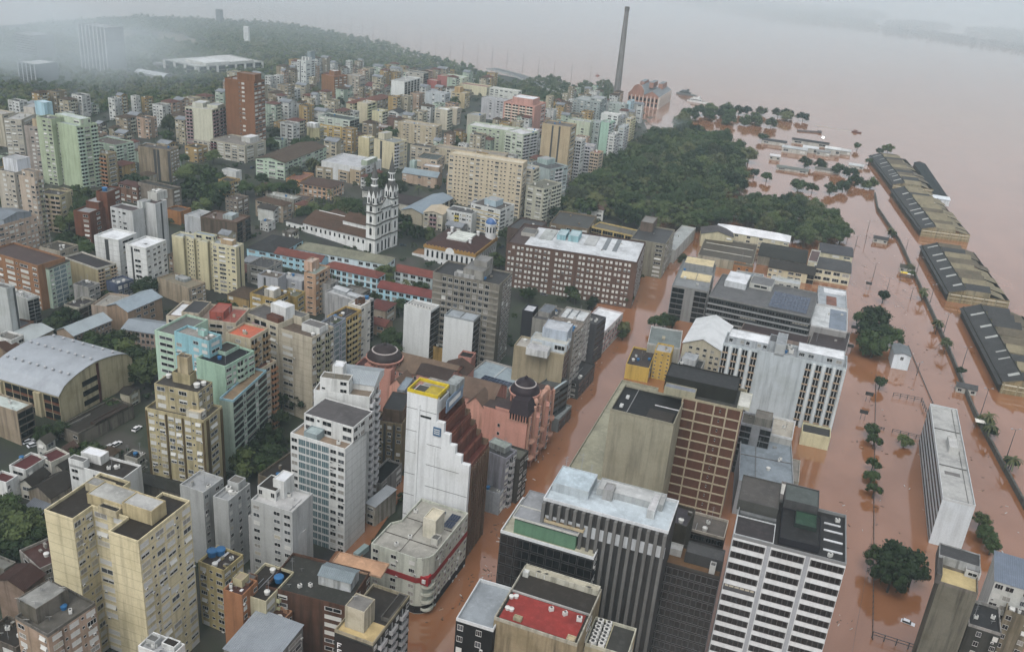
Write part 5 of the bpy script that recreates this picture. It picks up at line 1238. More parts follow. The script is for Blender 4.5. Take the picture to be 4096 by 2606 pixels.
bld('apartment_block','light grey apartment block with dark roof and small round vents behind the white twins',-219.68,463.94,-.319,14.5,8.88,11.92,28.3,10,(.5,.51,.5),roof=('flat',(.12,.09,.085)),F='n.sn_',R='',dirt=.4,sh=.1,clutter=0,ex=[('box',.75,.9,1,1.6,4,(.5,.52,.5),(.3,.3,.3))])
bld('apartment_block','light grey windowless slab with one slit column right of the dark roofed grey block',-203.63,469.31,-.273,7.26,9.66,11.8,31.05,11,(.5,.51,.5),roof=('flat',(.12,.09,.085)),F='__',R='_D_',dirt=.4,clutter=0,ex=[('box',-.35,.7,.5,1.6,4.5,(.5,.5,.47),(.35,.35,.33)),('tank',-.1,1,1,False,4.2),('tank',.2,1.2,1,False,4.2),('tank',.3,.9,1,False,4.2)])
bld('apartment_block','red brick apartment block with grey roof slabs left of the light grey block',-242.39,468.65,-.198,9.83,19.17,12,22.8,8,(.25,.1,.06),roof=('flat',(.3,.31,.31)),F='_n',R='_n_n',dirt=.5,sh=.3,ex=[('box',.1,.5,.9,.95,4,(.25,.1,.06),(.33,.34,.34))],clutter=0)
bld('apartment_block','taller red brick block with turquoise tank and satellite dishes behind the first brick block',-234.6,480.42,-.161,6.42,12.95,12,31.05,11,(.25,.1,.06),roof=('flat',(.17,.17,.16)),F='__',R='_n',dirt=.5,ex=[('dish',.8,.4,1.5),('tank',.3,.4,1.7,True)],clutter=0)
bld('apartment_complex','pale yellow apartment block with notched slab front and grey roofs',-177.26,438.48,-.274,37.46,7.03,8.38,28.01,12,(.56,.51,.33),roof=('flat',(.33,.36,.37)),poly=[(0,0),(.18,0),(.18,.3),(.26,.3),(.26,.05),(.34,.05),(.34,.3),(.42,.3),(.42,0),(.56,0),(.56,.3),(.63,.3),(.63,0),(1,0),(1,1),(0,1)],F=['__','s','ss','s','_','s','nWsn'],R='_D_',sh=.2,dirt=.3,parc=(.55,.52,.38),ex=[('box',.3,.45,.6,.95,3,(.5,.48,.32),(.27,.32,.36),None,'roof_room','nn'),('box',.72,.4,.9,.9,2.5,(.45,.33,.2),(.5,.5,.48)),('box',.92,.05,.99,.5,.5,(.62,.63,.61),(.62,.64,.65))],clutter=1)
bld('apartment_block','low tan block with brownish patched roof below the pale yellow apartments',-178.41,419.55,-.491,21.99,10.78,9.15,10.81,5,(.4,.33,.24),roof=('flat',(.26,.23,.17)),F='_',R='sWWn',dirt=.5,sh=.5,ex=[('box',.3,.5,.6,.9,1.5,(.35,.38,.38),(.34,.35,.35))],clutter=2)
bld('apartment_block','mint green block with white ribbed balcony front and brown tiled roof',-221.99,390.58,-.291,6.57,13.14,11.62,20.89,9,(.42,.52,.42),roof=('flat',(.12,.085,.065)),F='__',R='nGGn',gk='blue',dirt=.35,clutter=0,sh=.4,parc=(.2,.18,.15))
bld('apartment_block','orange brown brick block with white roller shutters left of the mint green block',-250.77,399.63,-.416,34.66,15,11.68,22.8,8,(.36,.19,.1),roof=('flat',(.12,.08,.065)),F='Wn.WsW.n',R='',sh=.75,dirt=.4,clutter=0)
bld('apartment_block','tan block with white edged dark roof and balconied flank right of the mint block',-225.21,420.62,-.485,25.33,10.75,11.42,14.9,8,(.42,.36,.22),roof=('flat',(.055,.05,.05)),F='_',R='BWB',bc=(.4,.33,.22),parc=(.5,.48,.42),dirt=.35,clutter=0)
bld('apartment_block','peach block with white shutters and blue grey roof house at the left edge',-275.53,431.49,-.358,17.57,23.38,12,25.55,9,(.47,.36,.28),roof=('flat',(.2,.23,.26)),F='',R='WnWnW.nnn',sh=.65,dirt=.4,ex=[('gab',.3,.2,.95,.9,3,(.3,.33,.36),(.22,.25,.28),2)],clutter=2)
bld('apartment_tower','pinkish beige tower with setback top and brown balcony bays, tallest at the left edge',-265.81,461.55,-.378,11.46,5.34,12,42.05,15,(.47,.39,.31),roof=('flat',(.2,.17,.13)),F='_nn',R='WsBW',bc=(.35,.28,.22),sh=.5,dirt=.4,ex=[('box',.2,.1,.95,.9,4,(.48,.4,.32),(.2,.18,.15),None,'roof_room','n_n')],clutter=2)
bld('apartment_tower','pale beige tower beside the pinkish tower, partly behind it',-286.49,477.1,-.29,11.89,8.13,12,39.3,14,(.46,.42,.35),roof=('flat',(.17,.17,.16)),F='_nsn',R='n',sh=.4,dirt=.4,clutter=2,ex=[('box',.1,.5,.9,1.6,7,(.62,.64,.66),(.34,.35,.35))])
bld('apartment_block','cream yellow balconied block with sooty terraces in front of the dark trees',-275.52,495.28,-.136,14,10,12,22.8,8,(.46,.41,.26),roof=('flat',(.1,.09,.08)),F='BB',R='n_',bc=(.45,.4,.28),sh=.3,dirt=.6,clutter=2)
bld('apartment_block','beige low block with rooftop pergola behind the cream balconied block',-280.25,520.62,-.392,8.3,7.04,12,17.3,6,(.4,.35,.24),roof=('flat',(.14,.1,.08)),F='n_n',R='n_n',dirt=.5,clutter=2)
bld('apartment_block','low dark roofed block with white window frames between the mint block and white twins',-246.47,438.15,-.312,13.14,12.44,12,11.8,4,(.4,.36,.29),roof=('flat',(.1,.085,.07)),F='ttt_',R='n_n',dirt=.5,clutter=3)
bld('house','blue painted house with white trim under the tan block',-199.75,410.03,-.487,8,9.5,10.99,9.05,3,(.12,.15,.24),roof=('flat',(.2,.22,.24)),F='',R='ttt',dirt=.4,clutter=2)
bld('house','row house with dark roof terraces and white balustrade below the mint block',-208.59,395.24,-.302,8.99,7.32,11.1,11.8,4,(.35,.34,.32),roof=('flat',(.1,.1,.1)),F='',R='WW',dirt=.6,clutter=3)
bld('house','row house with black awning strip beside the school roofs',-204.81,377.96,-.275,8.25,11.39,10.7,9.05,3,(.38,.36,.3),roof=('flat',(.08,.075,.07)),F='',R='GG',dirt=.6,clutter=1)
bld('apartment_block','white slab with four dark balcony bays at the left edge',-225.5,372.24,-.479,11.97,5.56,11.35,14.44,8,(.5,.51,.48),roof=('flat',(.34,.35,.35)),F='_',R='GG',bc=(.4,.4,.38),dirt=.4,clutter=3)
bld('apartment_block','grey white block with dark recess strip cut by the left edge',-225.56,355.73,-.352,12.01,4.15,11.13,25.55,9,(.46,.48,.47),roof=('flat',(.17,.17,.16)),F='__',R='_D',dirt=.4,clutter=1)
bld('warehouse','long brown brick sided garage block with white stair bays and rusty roof',-186.6,505.26,-.221,23.56,15.51,11.09,14.55,5,(.2,.15,.11),roof=('flat',(.18,.12,.085)),F='_',R='GsG',dirt=.6,parc=(.2,.14,.1),clutter=3,ex=[('box',.5,.3,.75,.8,2.5,(.4,.45,.45),(.35,.4,.42))])
bld('house','white patched warehouse with broken roof left of the garage block',-198.59,511.95,-.323,12,14,11.88,11.8,4,(.52,.54,.55),roof=('flat',(.35,.36,.36)),F='',R='nn',dirt=.4,clutter=2)
bld('house','orange walled lot house between the light grey slab and the red awning',-216.26,528.42,-.323,11,10,12,9.05,3,(.42,.2,.08),roof=('flat',(.12,.1,.085)),F='',R='',dirt=.5,clutter=2)
bld('house','long row of stained terraced houses left of the convent trees',-187.63,553.2,-.323,8.96,12,11.96,11.8,4,(.3,.25,.2),roof=('flat',(.13,.1,.08)),F='nnn',R='nn',dirt=.8,clutter=3)
bld('house','hollow brown walled building with open dark interior and curved white ramp',-246.54,561.88,-.368,27.9,7.54,12,14.55,5,(.27,.23,.19),roof=('flat',(.07,.065,.06)),F='_____',R='n',dirt=.9,clutter=2)
bld('house','brick red roofed house between the brick block and the hollow building',-260.65,564.82,-.375,15.85,7.41,12,11.8,4,(.27,.15,.1),roof=('hip',(.14,.075,.06),2.2),F='nnn',R='n',dirt=.6)
bld('apartment_tower','tallest pale green tower with blue lift shaft and balconied flank',-323.2,595.61,-.449,34.72,15.79,12,42.5,17,(.42,.5,.34),roof=('flat',(.36,.42,.4)),F='nWn_.__',R='BWB',bc=(.44,.5,.4),sh=.3,dirt=.35,ex=[('box',-.42,.5,-.15,.9,9,(.38,.55,.62),(.4,.5,.55),None,'lift_shaft'),('box',.2,.4,.9,.9,4,(.46,.53,.4),(.45,.5,.48),None,'roof_room','n_n')],clutter=2,near=True)
bld('apartment_tower','green grey tower left shoulder with window columns, joined to the pale green tower',-321.64,588.08,-.29,12.17,10.91,11.98,44.8,16,(.4,.46,.32),roof=('flat',(.17,.17,.16)),F='_nn',R='',dirt=.4,clutter=1,near=True)
bld('apartment_block','pinkish grey tower with peach rooftop cube left of the pale green tower',-334.99,596.18,-.027,12.67,12.46,11.82,36.55,13,(.38,.33,.29),roof=('flat',(.17,.17,.16)),F='_nnn',R='n',sh=.4,dirt=.4,ex=[('box',.3,.3,.9,.9,5,(.5,.4,.27),(.3,.25,.2))],clutter=1,near=True)
bld('apartment_block','cream grey block with shuttered window grid at the far left edge',-373.92,640.48,.103,12.09,25.27,10.38,31.05,11,(.45,.42,.35),roof=('flat',(.4,.4,.38)),F='WWW',R='n',sh=.65,dirt=.4,clutter=3,ex=[('box',.3,1,.9,1.6,5,(.48,.45,.4),(.34,.35,.35))],near=True)
bld('apartment_block','cream block cut by the left edge above the peach block',-420.01,692.57,-.307,19.35,12.62,8.2,25.55,9,(.46,.42,.33),roof=('flat',(.35,.33,.3)),F='',R='nn',dirt=.4,clutter=2)
bld('apartment_block','olive block with sloping brown roof right of the pale green tower',-308.18,629.04,-.367,24.04,16.79,12,22.26,10,(.42,.52,.42),roof=('flat',(.14,.11,.09)),F='_n.n',R='BnB',bc=(.48,.55,.48),sh=.3,dirt=.35,near=True,clutter=1)
bld('apartment_block','ochre balconied block with rust stained ledges below the pale green tower',-290.7,595.8,-.323,12,9,12,22.8,8,(.4,.33,.2),roof=('flat',(.3,.27,.2)),F='BB',R='n',bc=(.36,.24,.14),dirt=.9,clutter=1,near=True)
bld('apartment_tower','tan slab with two dark vertical slots and white shuttered end',-269.89,619.72,-.141,24.29,11.31,12,23.29,9,(.34,.28,.2),roof=('flat',(.12,.11,.1)),F='__DD_D',R='nnn',sh=.75,dirt=.6,near=True,clutter=2)
bld('apartment_tower','cream slab tower with brown balconies on both ends by the brick tower',-271.51,716.02,-.141,22.45,24.34,12,33.8,12,(.54,.53,.42),roof=('flat',(.4,.4,.37)),F='B____',R='BB',bc=(.33,.24,.18),dirt=.25,near=True,clutter=2,ex=[('box',.1,.3,.5,.8,3.5,(.5,.5,.42),(.45,.46,.45)),('box',.6,.4,1,.9,2.5,(.5,.5,.4),(.34,.35,.35))])
bld('apartment_tower','tall brown brick tower with central window strip, tallest of the left side',-241.91,724.36,-.265,25.98,15.66,12,57.29,17,(.3,.14,.065),roof=('flat',(.3,.27,.25)),F='___sn__',R='WWW',sh=.55,dirt=.3,near=True,clutter=1,ex=[('box',.4,.1,1,.7,6,(.3,.14,.065),(.25,.15,.1))])
bld('apartment_block','white and dark grid fronted block with white roof boxes below the brown brick tower',-246.22,696.48,-.345,32.47,26.56,12,14.18,6,(.44,.41,.33),roof=('flat',(.25,.24,.22)),F='BWWWW',R='nn',sh=.5,dirt=.3,bc=(.2,.12,.1),near=True,clutter=2,ex=[('box',.6,.5,.85,.95,4,(.5,.5,.48),(.62,.64,.65))])
bld('house','small white stepped house in front of the grid fronted block',-211.97,620.49,-.323,11.49,6.63,12,11.8,4,(.55,.56,.54),roof=('flat',(.34,.35,.35)),F='',R='',dirt=.3,clutter=1)
bld('apartment_block','low cream row with window strip below the cream slab tower',-270.64,715.77,-.259,22.68,11.91,12,9.05,3,(.45,.42,.35),roof=('flat',(.33,.32,.3)),F='nnnnn',R='n',dirt=.4,clutter=1)
bld('apartment_block','long pale green block with brown tiled roof and white chimneys',-197.68,652.71,-.257,23.63,64.89,12,13.43,5,(.44,.54,.42),roof=('gable',(.14,.1,.075),2.5,'y'),F='WsWW',R='nWWnWWnWWn',sh=.3,dirt=.35,near=True,ex=[])
bld('office_slab','white slab tower with blank front and dark ribbed flank',-149.83,981.2,-.299,14.96,40.92,7.23,31.74,12,(.6,.62,.6),roof=('flat',(.36,.36,.34)),F='___',R='PGPGPGPGPGP',pc=(.55,.55,.52),dirt=.2,near=True,clutter=2,pd=.3,rh=.7,gk='thin')
bld('apartment_tower','white tower with three roof stubs standing before the wooded hill',-285.75,1121.84,-.323,12.5,20.41,3.11,28.19,10,(.58,.6,.58),roof=('flat',(.4,.4,.38)),F='nDnn',R='nn',dirt=.2,near=True,clutter=0,ex=[('box',.1,.4,.25,.7,4,(.62,.63,.61),(.34,.35,.35)),('box',.45,.4,.6,.7,4,(.62,.63,.61),(.34,.35,.35)),('box',.8,.4,.92,.7,4,(.62,.63,.61),(.34,.35,.35)),('box',.3,.8,.7,1.3,10,(.3,.35,.37),(.3,.3,.3))])
bld('apartment_block','orange brick block with white windowed right wing left of the wooded gap',-239.89,1050.12,-.541,19.47,21.23,5.45,22.8,8,(.34,.17,.08),roof=('flat',(.3,.15,.1)),F='__',R='nnn',sh=.6,dirt=.3,clutter=2,ex=[('box',.2,.4,.6,.9,5,(.36,.18,.09),(.5,.5,.48))])
bld('apartment_block','beige block with roof boxes right of the orange brick block',-216.07,1062.22,-.288,17.96,19.47,5.17,22.8,8,(.42,.37,.3),roof=('flat',(.3,.28,.25)),F='n_nn',R='n',sh=.4,dirt=.4,clutter=2)
bld('apartment_block','terracotta roofed block with long beige colonnaded flank',-174.66,938.75,-.321,15.9,38.32,8.95,14.55,5,(.44,.37,.26),roof=('hip',(.22,.095,.075),3),F='nn',R='tttttt',dirt=.3,near=True)
bld('house','dark red roofed row of white houses behind the terracotta roofed block',-193.4,1065.72,-.264,24.53,23.85,5.23,11.8,4,(.5,.48,.42),roof=('gable',(.22,.08,.075),2.5,'x'),F='nnnn',R='n',dirt=.3)
bld('apartment_block','cream block with red roof tiles and balcony slits, left part of the cream terrace',-179.51,890.76,-.323,7.44,29.86,10.52,17.3,6,(.52,.47,.32),roof=('hip',(.24,.1,.075),2),F='_n',R='B',dirt=.3,bc=(.5,.45,.35))
bld('apartment_block','cream block with blank wall, middle part of the cream terrace',-167.18,882.74,-.323,10.87,18.92,10.63,20.05,7,(.53,.48,.34),roof=('flat',(.4,.37,.3)),F='__',R='B',dirt=.3,bc=(.5,.45,.35),near=True)
bld('apartment_block','pale yellow block with balconied end, right part of the cream terrace',-148.96,861.61,-.323,10.52,12.79,11.02,17.3,6,(.54,.51,.33),roof=('flat',(.36,.36,.3)),F='__n',R='B',dirt=.3,bc=(.5,.47,.38),near=True)
bld('apartment_block','yellow ochre block with brown roof and white roof box',-185.49,805.94,-.207,20.1,25.32,11.99,10.67,5,(.52,.37,.13),roof=('flat',(.25,.19,.13)),F='WnW',R='nBn',sh=.4,dirt=.35,near=True,clutter=1,bc=(.45,.33,.14),ex=[('box',.6,.5,.8,.9,3.5,(.3,.2,.17),(.6,.6,.58))])
bld('apartment_block','green white block with black roof skylight behind the ochre block',-188.05,810.92,-.321,31.51,17.32,11.98,17.3,6,(.48,.53,.46),roof=('flat',(.07,.085,.08)),F='nnnn',R='GG',dirt=.3,near=True,clutter=1)
bld('apartment_block','mossy yellow block with white roof hut left of the ochre block',-192.72,786.84,-.323,12.56,8.03,12,11.8,4,(.42,.39,.24),roof=('flat',(.3,.3,.25)),F='_',R='n',dirt=.7,clutter=0,ex=[('box',0,0,.7,.8,4,(.62,.63,.61),(.62,.64,.65))],near=True)
bld('house','tan ruinous house with dark roof among the trees left of the mossy yellow block',-212.25,775.55,-.323,12.34,10,12,11.8,4,(.42,.31,.18),roof=('flat',(.12,.11,.09)),F='_',R='',dirt=.6)
bld('apartment_block','cream yellow block with windows, front left of the cream pair in the middle',-138.5,738.2,-.323,9.81,9.65,12,17.3,6,(.55,.49,.3),roof=('flat',(.5,.5,.47)),F='_',R='n',dirt=.3,near=True,clutter=1)
bld('apartment_block','cream block with grey glazed right wing, right one of the cream pair',-121.42,714.39,-.511,20,16.89,11.43,22.8,8,(.56,.5,.34),roof=('flat',(.25,.27,.26)),F='_D__',R='BWn',dirt=.3,near=True,clutter=1,bc=(.5,.5,.48),ex=[('box',0,.3,.3,.9,5,(.52,.48,.36),(.4,.4,.38))])
bld('apartment_block','beige comb block with four blank slabs and recessed windows',-116.55,810.9,-.292,36.12,14,11.5,18.41,8,(.48,.41,.29),roof=('flat',(.36,.33,.27)),F='_.nn_.nn_.nn_',R='nn',dirt=.3,near=True,clutter=3)
bld('apartment_block','pale green comb block with white roof slabs and window bays',-55.56,821.95,-.256,50.75,20.09,7.29,22.8,8,(.44,.5,.37),roof=('flat',(.5,.5,.48)),F='_WWn.nnn_WWn.',R='nnn',sh=.4,dirt=.3,near=True,clutter=3)
bld('apartment_block','cream block with brick panel wall behind the green comb block',-59.32,862.28,-.323,13,16,9.52,22.8,8,(.42,.4,.33),roof=('flat',(.3,.31,.31)),F='_',R='_n_',dirt=.3,clutter=1)
bld('apartment_block','cream block with white roof slab above the beige comb block',-92.94,892.56,-.323,13.24,12,9.58,20.05,7,(.52,.48,.38),roof=('flat',(.56,.58,.57)),F='n_',R='BB',dirt=.3,near=True,clutter=1)
bld('apartment_block','second cream block with white roof slab right of the first one',-83.24,926.84,-.323,9.69,10,8.31,17.3,6,(.52,.46,.36),roof=('flat',(.56,.55,.52)),F='n_',R='n',dirt=.3,clutter=1)
bld('apartment_block','pale blue grey slabs behind the round tree',-111.31,966.43,-.323,22.01,14,7.3,25.55,9,(.44,.47,.48),roof=('flat',(.34,.35,.35)),F='__n__n',R='n',dirt=.3,clutter=1)
bld('apartment_block','grey block with two window columns left of the pink tower',-53.36,984.09,-.323,29.67,14,6.05,22.8,8,(.45,.45,.46),roof=('flat',(.34,.35,.35)),F='__n_nn_',R='',dirt=.3,clutter=1)
bld('apartment_block','tan yellow block with stepped top and window row beside the round tree',-91.07,1043.29,-.323,16.76,14.99,5.14,17.3,6,(.5,.41,.25),roof=('flat',(.4,.37,.3)),F='nn_',R='nnn',dirt=.3,clutter=1,ex=[('box',.1,.3,.5,.9,6,(.5,.34,.17),(.45,.35,.2))])
bld('apartment_block','coral red block with white shaft, one of two red walls on the skyline street',-128.43,1119.12,-.323,13.68,12,4.8,17.3,6,(.45,.15,.13),roof=('flat',(.4,.35,.3)),F='__',R='',dirt=.2,clutter=1)
bld('apartment_block','second coral red block right of the white shaft',-119.58,1161.51,-.323,14.56,12,4.8,17.3,6,(.47,.17,.15),roof=('flat',(.4,.35,.3)),F='__',R='',dirt=.2,clutter=1)
bld('apartment_block','small peach block with flat top at the foot of the wooded hill',-139.26,1172.59,-.323,9.38,9,4.73,20.05,7,(.5,.33,.27),roof=('flat',(.4,.35,.3)),F='_n',R='',dirt=.2,clutter=1)
bld('apartment_block','pale green block with stepped roof right of the coral red walls',-114.82,1162.82,-.323,28.31,20.33,4.8,17.3,6,(.48,.53,.4),roof=('flat',(.42,.45,.4)),F='nn',R='n_n',dirt=.2,clutter=2)
bld('commercial_building','long cream hall with red roof patch below the viaduct trees',-90.54,1146.77,-.323,36.42,16,4.8,11.8,4,(.58,.54,.38),roof=('flat',(.34,.2,.17)),F='____',R='nn',dirt=.2,clutter=0)
bld('apartment_block','white block with two rows of windows right of the long cream hall',-51.6,1117.54,-.323,36.78,12,4.8,14.55,5,(.54,.55,.5),roof=('flat',(.5,.5,.48)),F='nnnnnn',R='n',dirt=.2,near=True,clutter=1)
bld('apartment_block','ochre grey low block among trees near the wooded gap',-175.14,1198.92,-.323,14.81,8,4.36,14.55,5,(.45,.38,.25),roof=('flat',(.17,.17,.16)),F='n',R='',dirt=.3)
bld('apartment_block','grey banded tower behind the white slab tower',-153.68,1116.1,-.323,23.86,14,4.8,25.55,9,(.42,.4,.35),roof=('flat',(.17,.17,.16)),F='nn_nn',R='GGG',dirt=.3,clutter=2)
bld('house','white gabled house beneath the white slab tower',-143.13,913.46,-.323,13.02,14.6,9.44,9.05,3,(.62,.63,.61),roof=('gable',(.08,.08,.08),2.5,'y'),F='n',R='',dirt=.3)
bld('house','low brick walled house left of the beige comb block',-137.7,867.53,-.323,12.8,10,10.77,11.8,4,(.26,.15,.12),roof=('flat',(.12,.1,.1)),F='',R='n',dirt=.4)
bld('apartment_block','long rusty roofed block with grey ledges behind the front cream pair',-152.28,831.5,-.323,23.27,14,11.65,9.05,3,(.3,.2,.16),roof=('flat',(.33,.31,.29)),F='BBBB',R='',bc=(.3,.2,.15),dirt=.5,clutter=2)
bld('convent_wing','long pale blue convent wing with moss grey hipped roof beside the church nave',-130.48,500.22,-.24,57.61,13,4.86,8,2,(.62,.72,.75),roof=('hip',(.26,.255,.19),2.8),F='nnnnnnnnnnnnn',R='nn',sh=0,dirt=.25)
bld('convent_wing','light blue convent wing with brick red tiled roof, upper left of the blue row',-136.24,479.67,-.273,28.78,9,7.06,9.05,3,(.4,.64,.74),roof=('gable',(.25,.085,.065),2.6,'x'),F='nnnnnnn',R='',sh=0,dirt=.3)
bld('convent_wing','light blue two storey wing with white cornice in the middle of the blue row',-106.43,470.17,-.332,33.37,9,4.22,10.24,3,(.4,.64,.74),roof=('hip',(.27,.085,.065),2.6),F='ttttttttt',R='tt',sh=0,dirt=.3,hb=((.62,.64,.62),'FR',.3,.35))
bld('convent_wing','light blue wing with red roof at the row end behind the grey tower',-73.91,454.75,-.277,32.02,10,1.83,9.05,3,(.4,.64,.74),roof=('gable',(.27,.08,.065),2.6,'x'),F='tttttttt',R='',sh=0,dirt=.3)
bld('convent_wing','pale blue white wing with red roof and palms right of the convent',-68.83,480.96,-.305,23.23,10,2.61,9.05,3,(.5,.57,.58),roof=('gable',(.27,.085,.07),2.4,'x'),F='ttttt',R='',sh=0,dirt=.3)
bld('hall','large dark slate roofed hall with light blue walls left of the convent',-154.17,486.66,-.259,20.19,28.33,9.14,6.3,2,(.4,.64,.74),roof=('hip',(.07,.07,.07),3),F='nnn',R='nnn',sh=0,dirt=.3)
bld('mansion','peach mansion with brown hipped roof and pale cornice among the palms',-156.25,614.53,-.256,24.49,19.82,11.3,9.05,3,(.52,.3,.16),roof=('hip',(.14,.09,.065),3),F='ttttttt',R='ttttt',sh=.2,dirt=.3,near=True,hb=((.6,.45,.33),'FR',.3,.4))
bld('house','orange terracotta house with flat parapets behind the peach mansion',-169.78,631.59,-.187,11.12,22.98,12,6.3,2,(.5,.27,.13),roof=('flat',(.28,.13,.09)),F='_',R='nnn',dirt=.4)
bld('apartment_block','white walled block with wide plain grey roof behind the church gardens',-152.03,664.45,-.313,32.99,32.51,11.43,13.61,5,(.56,.57,.56),roof=('flat',(.42,.43,.44)),F='',R='nnnn',sh=.2,dirt=.25,near=True,clutter=0,ex=[('box',.85,.3,1,.8,4,(.35,.4,.3),(.55,.57,.55))])
bld('house','tan house with brown roof and parapet steps left of the white walled block',-149.22,665.4,-.461,22.02,13.13,11.71,9.05,3,(.45,.36,.25),roof=('flat',(.14,.1,.08)),F='_n',R='',dirt=.5)
bld('house','tan block with pale roof below the white walled block',-128.99,655.56,-.323,8.72,8,11.41,11.6,4,(.42,.33,.22),roof=('flat',(.45,.38,.28)),F='_n',R='nn',dirt=.4,near=True)
bld('house','low tan house with brown roof and water tanks left of the tan stepped house',-156.04,663.23,-.15,13.27,11,11.97,9.05,3,(.4,.34,.24),roof=('flat',(.13,.1,.085)),F='nn',R='',dirt=.5)
bld('warehouse','blue grey metal roofed hall with column front behind the church square',-80.61,587.58,-.342,15.76,48.09,6.63,9.05,3,(.4,.36,.27),roof=('gable',(.26,.32,.37),2.5,'y','metal'),F='_',R='PgPgPgPgPgPg',pc=(.45,.42,.33),dirt=.3,near=True,pd=.3)
bld('chapel','peach chapel with pale blue roof and slim grey bell turret',-93.27,677.83,-.231,27.85,12,8.82,9.05,3,(.48,.36,.27),roof=('gable',(.27,.33,.36),3,'x','metal'),F='n__n_n_',R='',dirt=.4,ex=[('box',.04,1,.18,1.5,16,(.38,.47,.43),(.35,.42,.4),0,'bell_turret')],near=True)
bld('apartment_block','cream low block with gable roof below the blue grey hall',-64.93,580.87,-.178,13.18,18.35,5.48,11.8,4,(.5,.46,.36),roof=('gable',(.5,.42,.3),1.6,'y','metal'),F='nBn',R='',dirt=.4,bc=(.3,.2,.16),near=True)
bld('apartment_block','white and yellow balconied apartment row behind the domed museum',-50.48,587.53,-.301,18.4,12.28,4.16,14.55,5,(.56,.57,.55),roof=('flat',(.12,.12,.12)),F='WnBsWsn',R='',bc=(.5,.38,.12),sh=.3,dirt=.3,near=True,clutter=3)
bld('apartment_tower','white apartment tower with yellow balcony bands behind the blue dome',-34.61,593.41,-.485,22.77,19.38,2.89,20.05,7,(.58,.59,.56),roof=('flat',(.14,.13,.12)),F='sWnWn',R='Wnn',bc=(.5,.38,.12),hb=((.5,.36,.1),'F',.12,.5),sh=.3,dirt=.25,near=True,clutter=2,ex=[('box',.3,.3,.7,.8,4,(.4,.5,.55),(.34,.35,.35))])
bld('apartment_tower','huge beige slab of small dotted windows, widest apartment block of the centre',-55.68,644.39,-.25,55.32,12,3.13,40.79,14,(.54,.46,.33),roof=('flat',(.52,.47,.36)),F='nssssnns.ssnss.ssn',R='n',sh=.2,dirt=.25,near=True,clutter=2)
bld('concrete_tower','brutal grey concrete tower with rows of air conditioners and dark roof decks',-38.89,397.91,-.288,32.99,18.98,.01,43.72,14,(.26,.24,.2),roof=('flat',(.07,.07,.068)),F='_tttttttt_',R='_tttt',ac=0,sh=.12,dirt=.6,hb=((.3,.28,.24),'F',.35,.9),ex=[('box',.42,.15,.72,.8,4.5,(.33,.32,.29),(.22,.22,.21)),('box',.5,.5,.7,.95,7,(.3,.29,.27),(.25,.25,.24)),('box',.3,.1,.6,.3,2,(.4,.4,.39),(.4,.4,.38))],clutter=2)
bld('office_block','white windowless slab with rooftop air conditioner row, left of the white twin office',-51.16,392.64,-.37,14.04,9,.67,27.54,9,(.62,.64,.63),roof=('flat',(.4,.4,.38)),F='____',R='G',dirt=.15,ex=[('ac',.15,.12,1.6),('ac',.26,.12,1.6),('ac',.37,.12,1.6),('ac',.48,.12,1.6),('ac',.59,.12,1.6),('ac',.7,.12,1.6),('ac',.81,.12,1.6),('ac',.92,.12,1.6)],clutter=0)
bld('office_block','white office tower with pale blue grey roof panels and dark ribbon flank',-31.53,386.05,-.294,14.45,18.24,.08,27.63,10,(.62,.64,.63),roof=('flat',(.36,.4,.43)),F='____',R='GG',dirt=.15,parc=(.33,.36,.37),ex=[('patch',.48,.02,.5,.98,(.17,.17,.16),.2)],clutter=0)
bld('apartment_block','stained ochre yellow block with black roof in front of the white office towers',-41.02,393.37,-.364,17.76,14,.24,8.38,5,(.5,.33,.12),roof=('flat',(.06,.055,.05)),F='____',R='n',dirt=.8,joint=3.2,ex=[('box',.75,.5,1.4,1.5,4,(.4,.3,.14),(.055,.05,.045)),('box',.3,.3,.75,.9,.8,(.4,.4,.36),(.1,.1,.1))],clutter=1)
bld('house','pink stair block with black flat roof beside the ochre yellow block',-22.75,365.34,-.252,6.28,6.56,.01,17.3,6,(.52,.26,.21),roof=('flat',(.03,.03,.03)),F='__',R='',dirt=.3,clutter=0)
bld('house','red tiled house in the garden left of the white slab',-74.82,425.54,-.323,11,12,2.63,9.05,3,(.42,.36,.28),roof=('hip',(.2,.07,.055),2.5),F='nn',R='n',dirt=.4)
bld('house','second red tiled house with brick arch below the garden palms',-72.68,412.88,-.323,11,8,2.24,6.3,2,(.45,.3,.2),roof=('gable',(.24,.09,.065),2,'x'),F='nn',R='',dirt=.4)
bld('apartment_block','grey rendered block with brown roof hole, lower left of the blue row',-127.91,419.2,-.246,11.24,8.41,6.3,20.05,7,(.4,.41,.43),roof=('flat',(.17,.14,.11)),F='_D__',R='',dirt=.4,clutter=1)
bld('apartment_block','grey block with pale deck roof beside the peach green roofed block',-119.25,426.57,-.251,12.72,8.95,5.71,17.3,6,(.4,.41,.43),roof=('flat',(.36,.37,.37)),F='__n_',R='',dirt=.35,clutter=2)
bld('apartment_block','peach apartment block with grey green roof and balconies below the red tiled convent roof',-105.83,423.79,-.287,6.5,14.7,5.12,22.8,8,(.52,.34,.22),roof=('flat',(.26,.3,.26)),F='s',R='nBns',bc=(.42,.3,.22),dirt=.4,ex=[('box',-.4,.3,.3,.8,5,(.55,.38,.28),(.5,.4,.33)),('dish',.1,.5,1.5,4.7)],clutter=1)
bld('apartment_block','grey concrete block with dark slots right of the peach block',-98.91,426.85,-.287,6.35,8.07,4.69,17.3,6,(.36,.36,.35),roof=('flat',(.2,.19,.17)),F='__',R='_D_',dirt=.6,clutter=1)
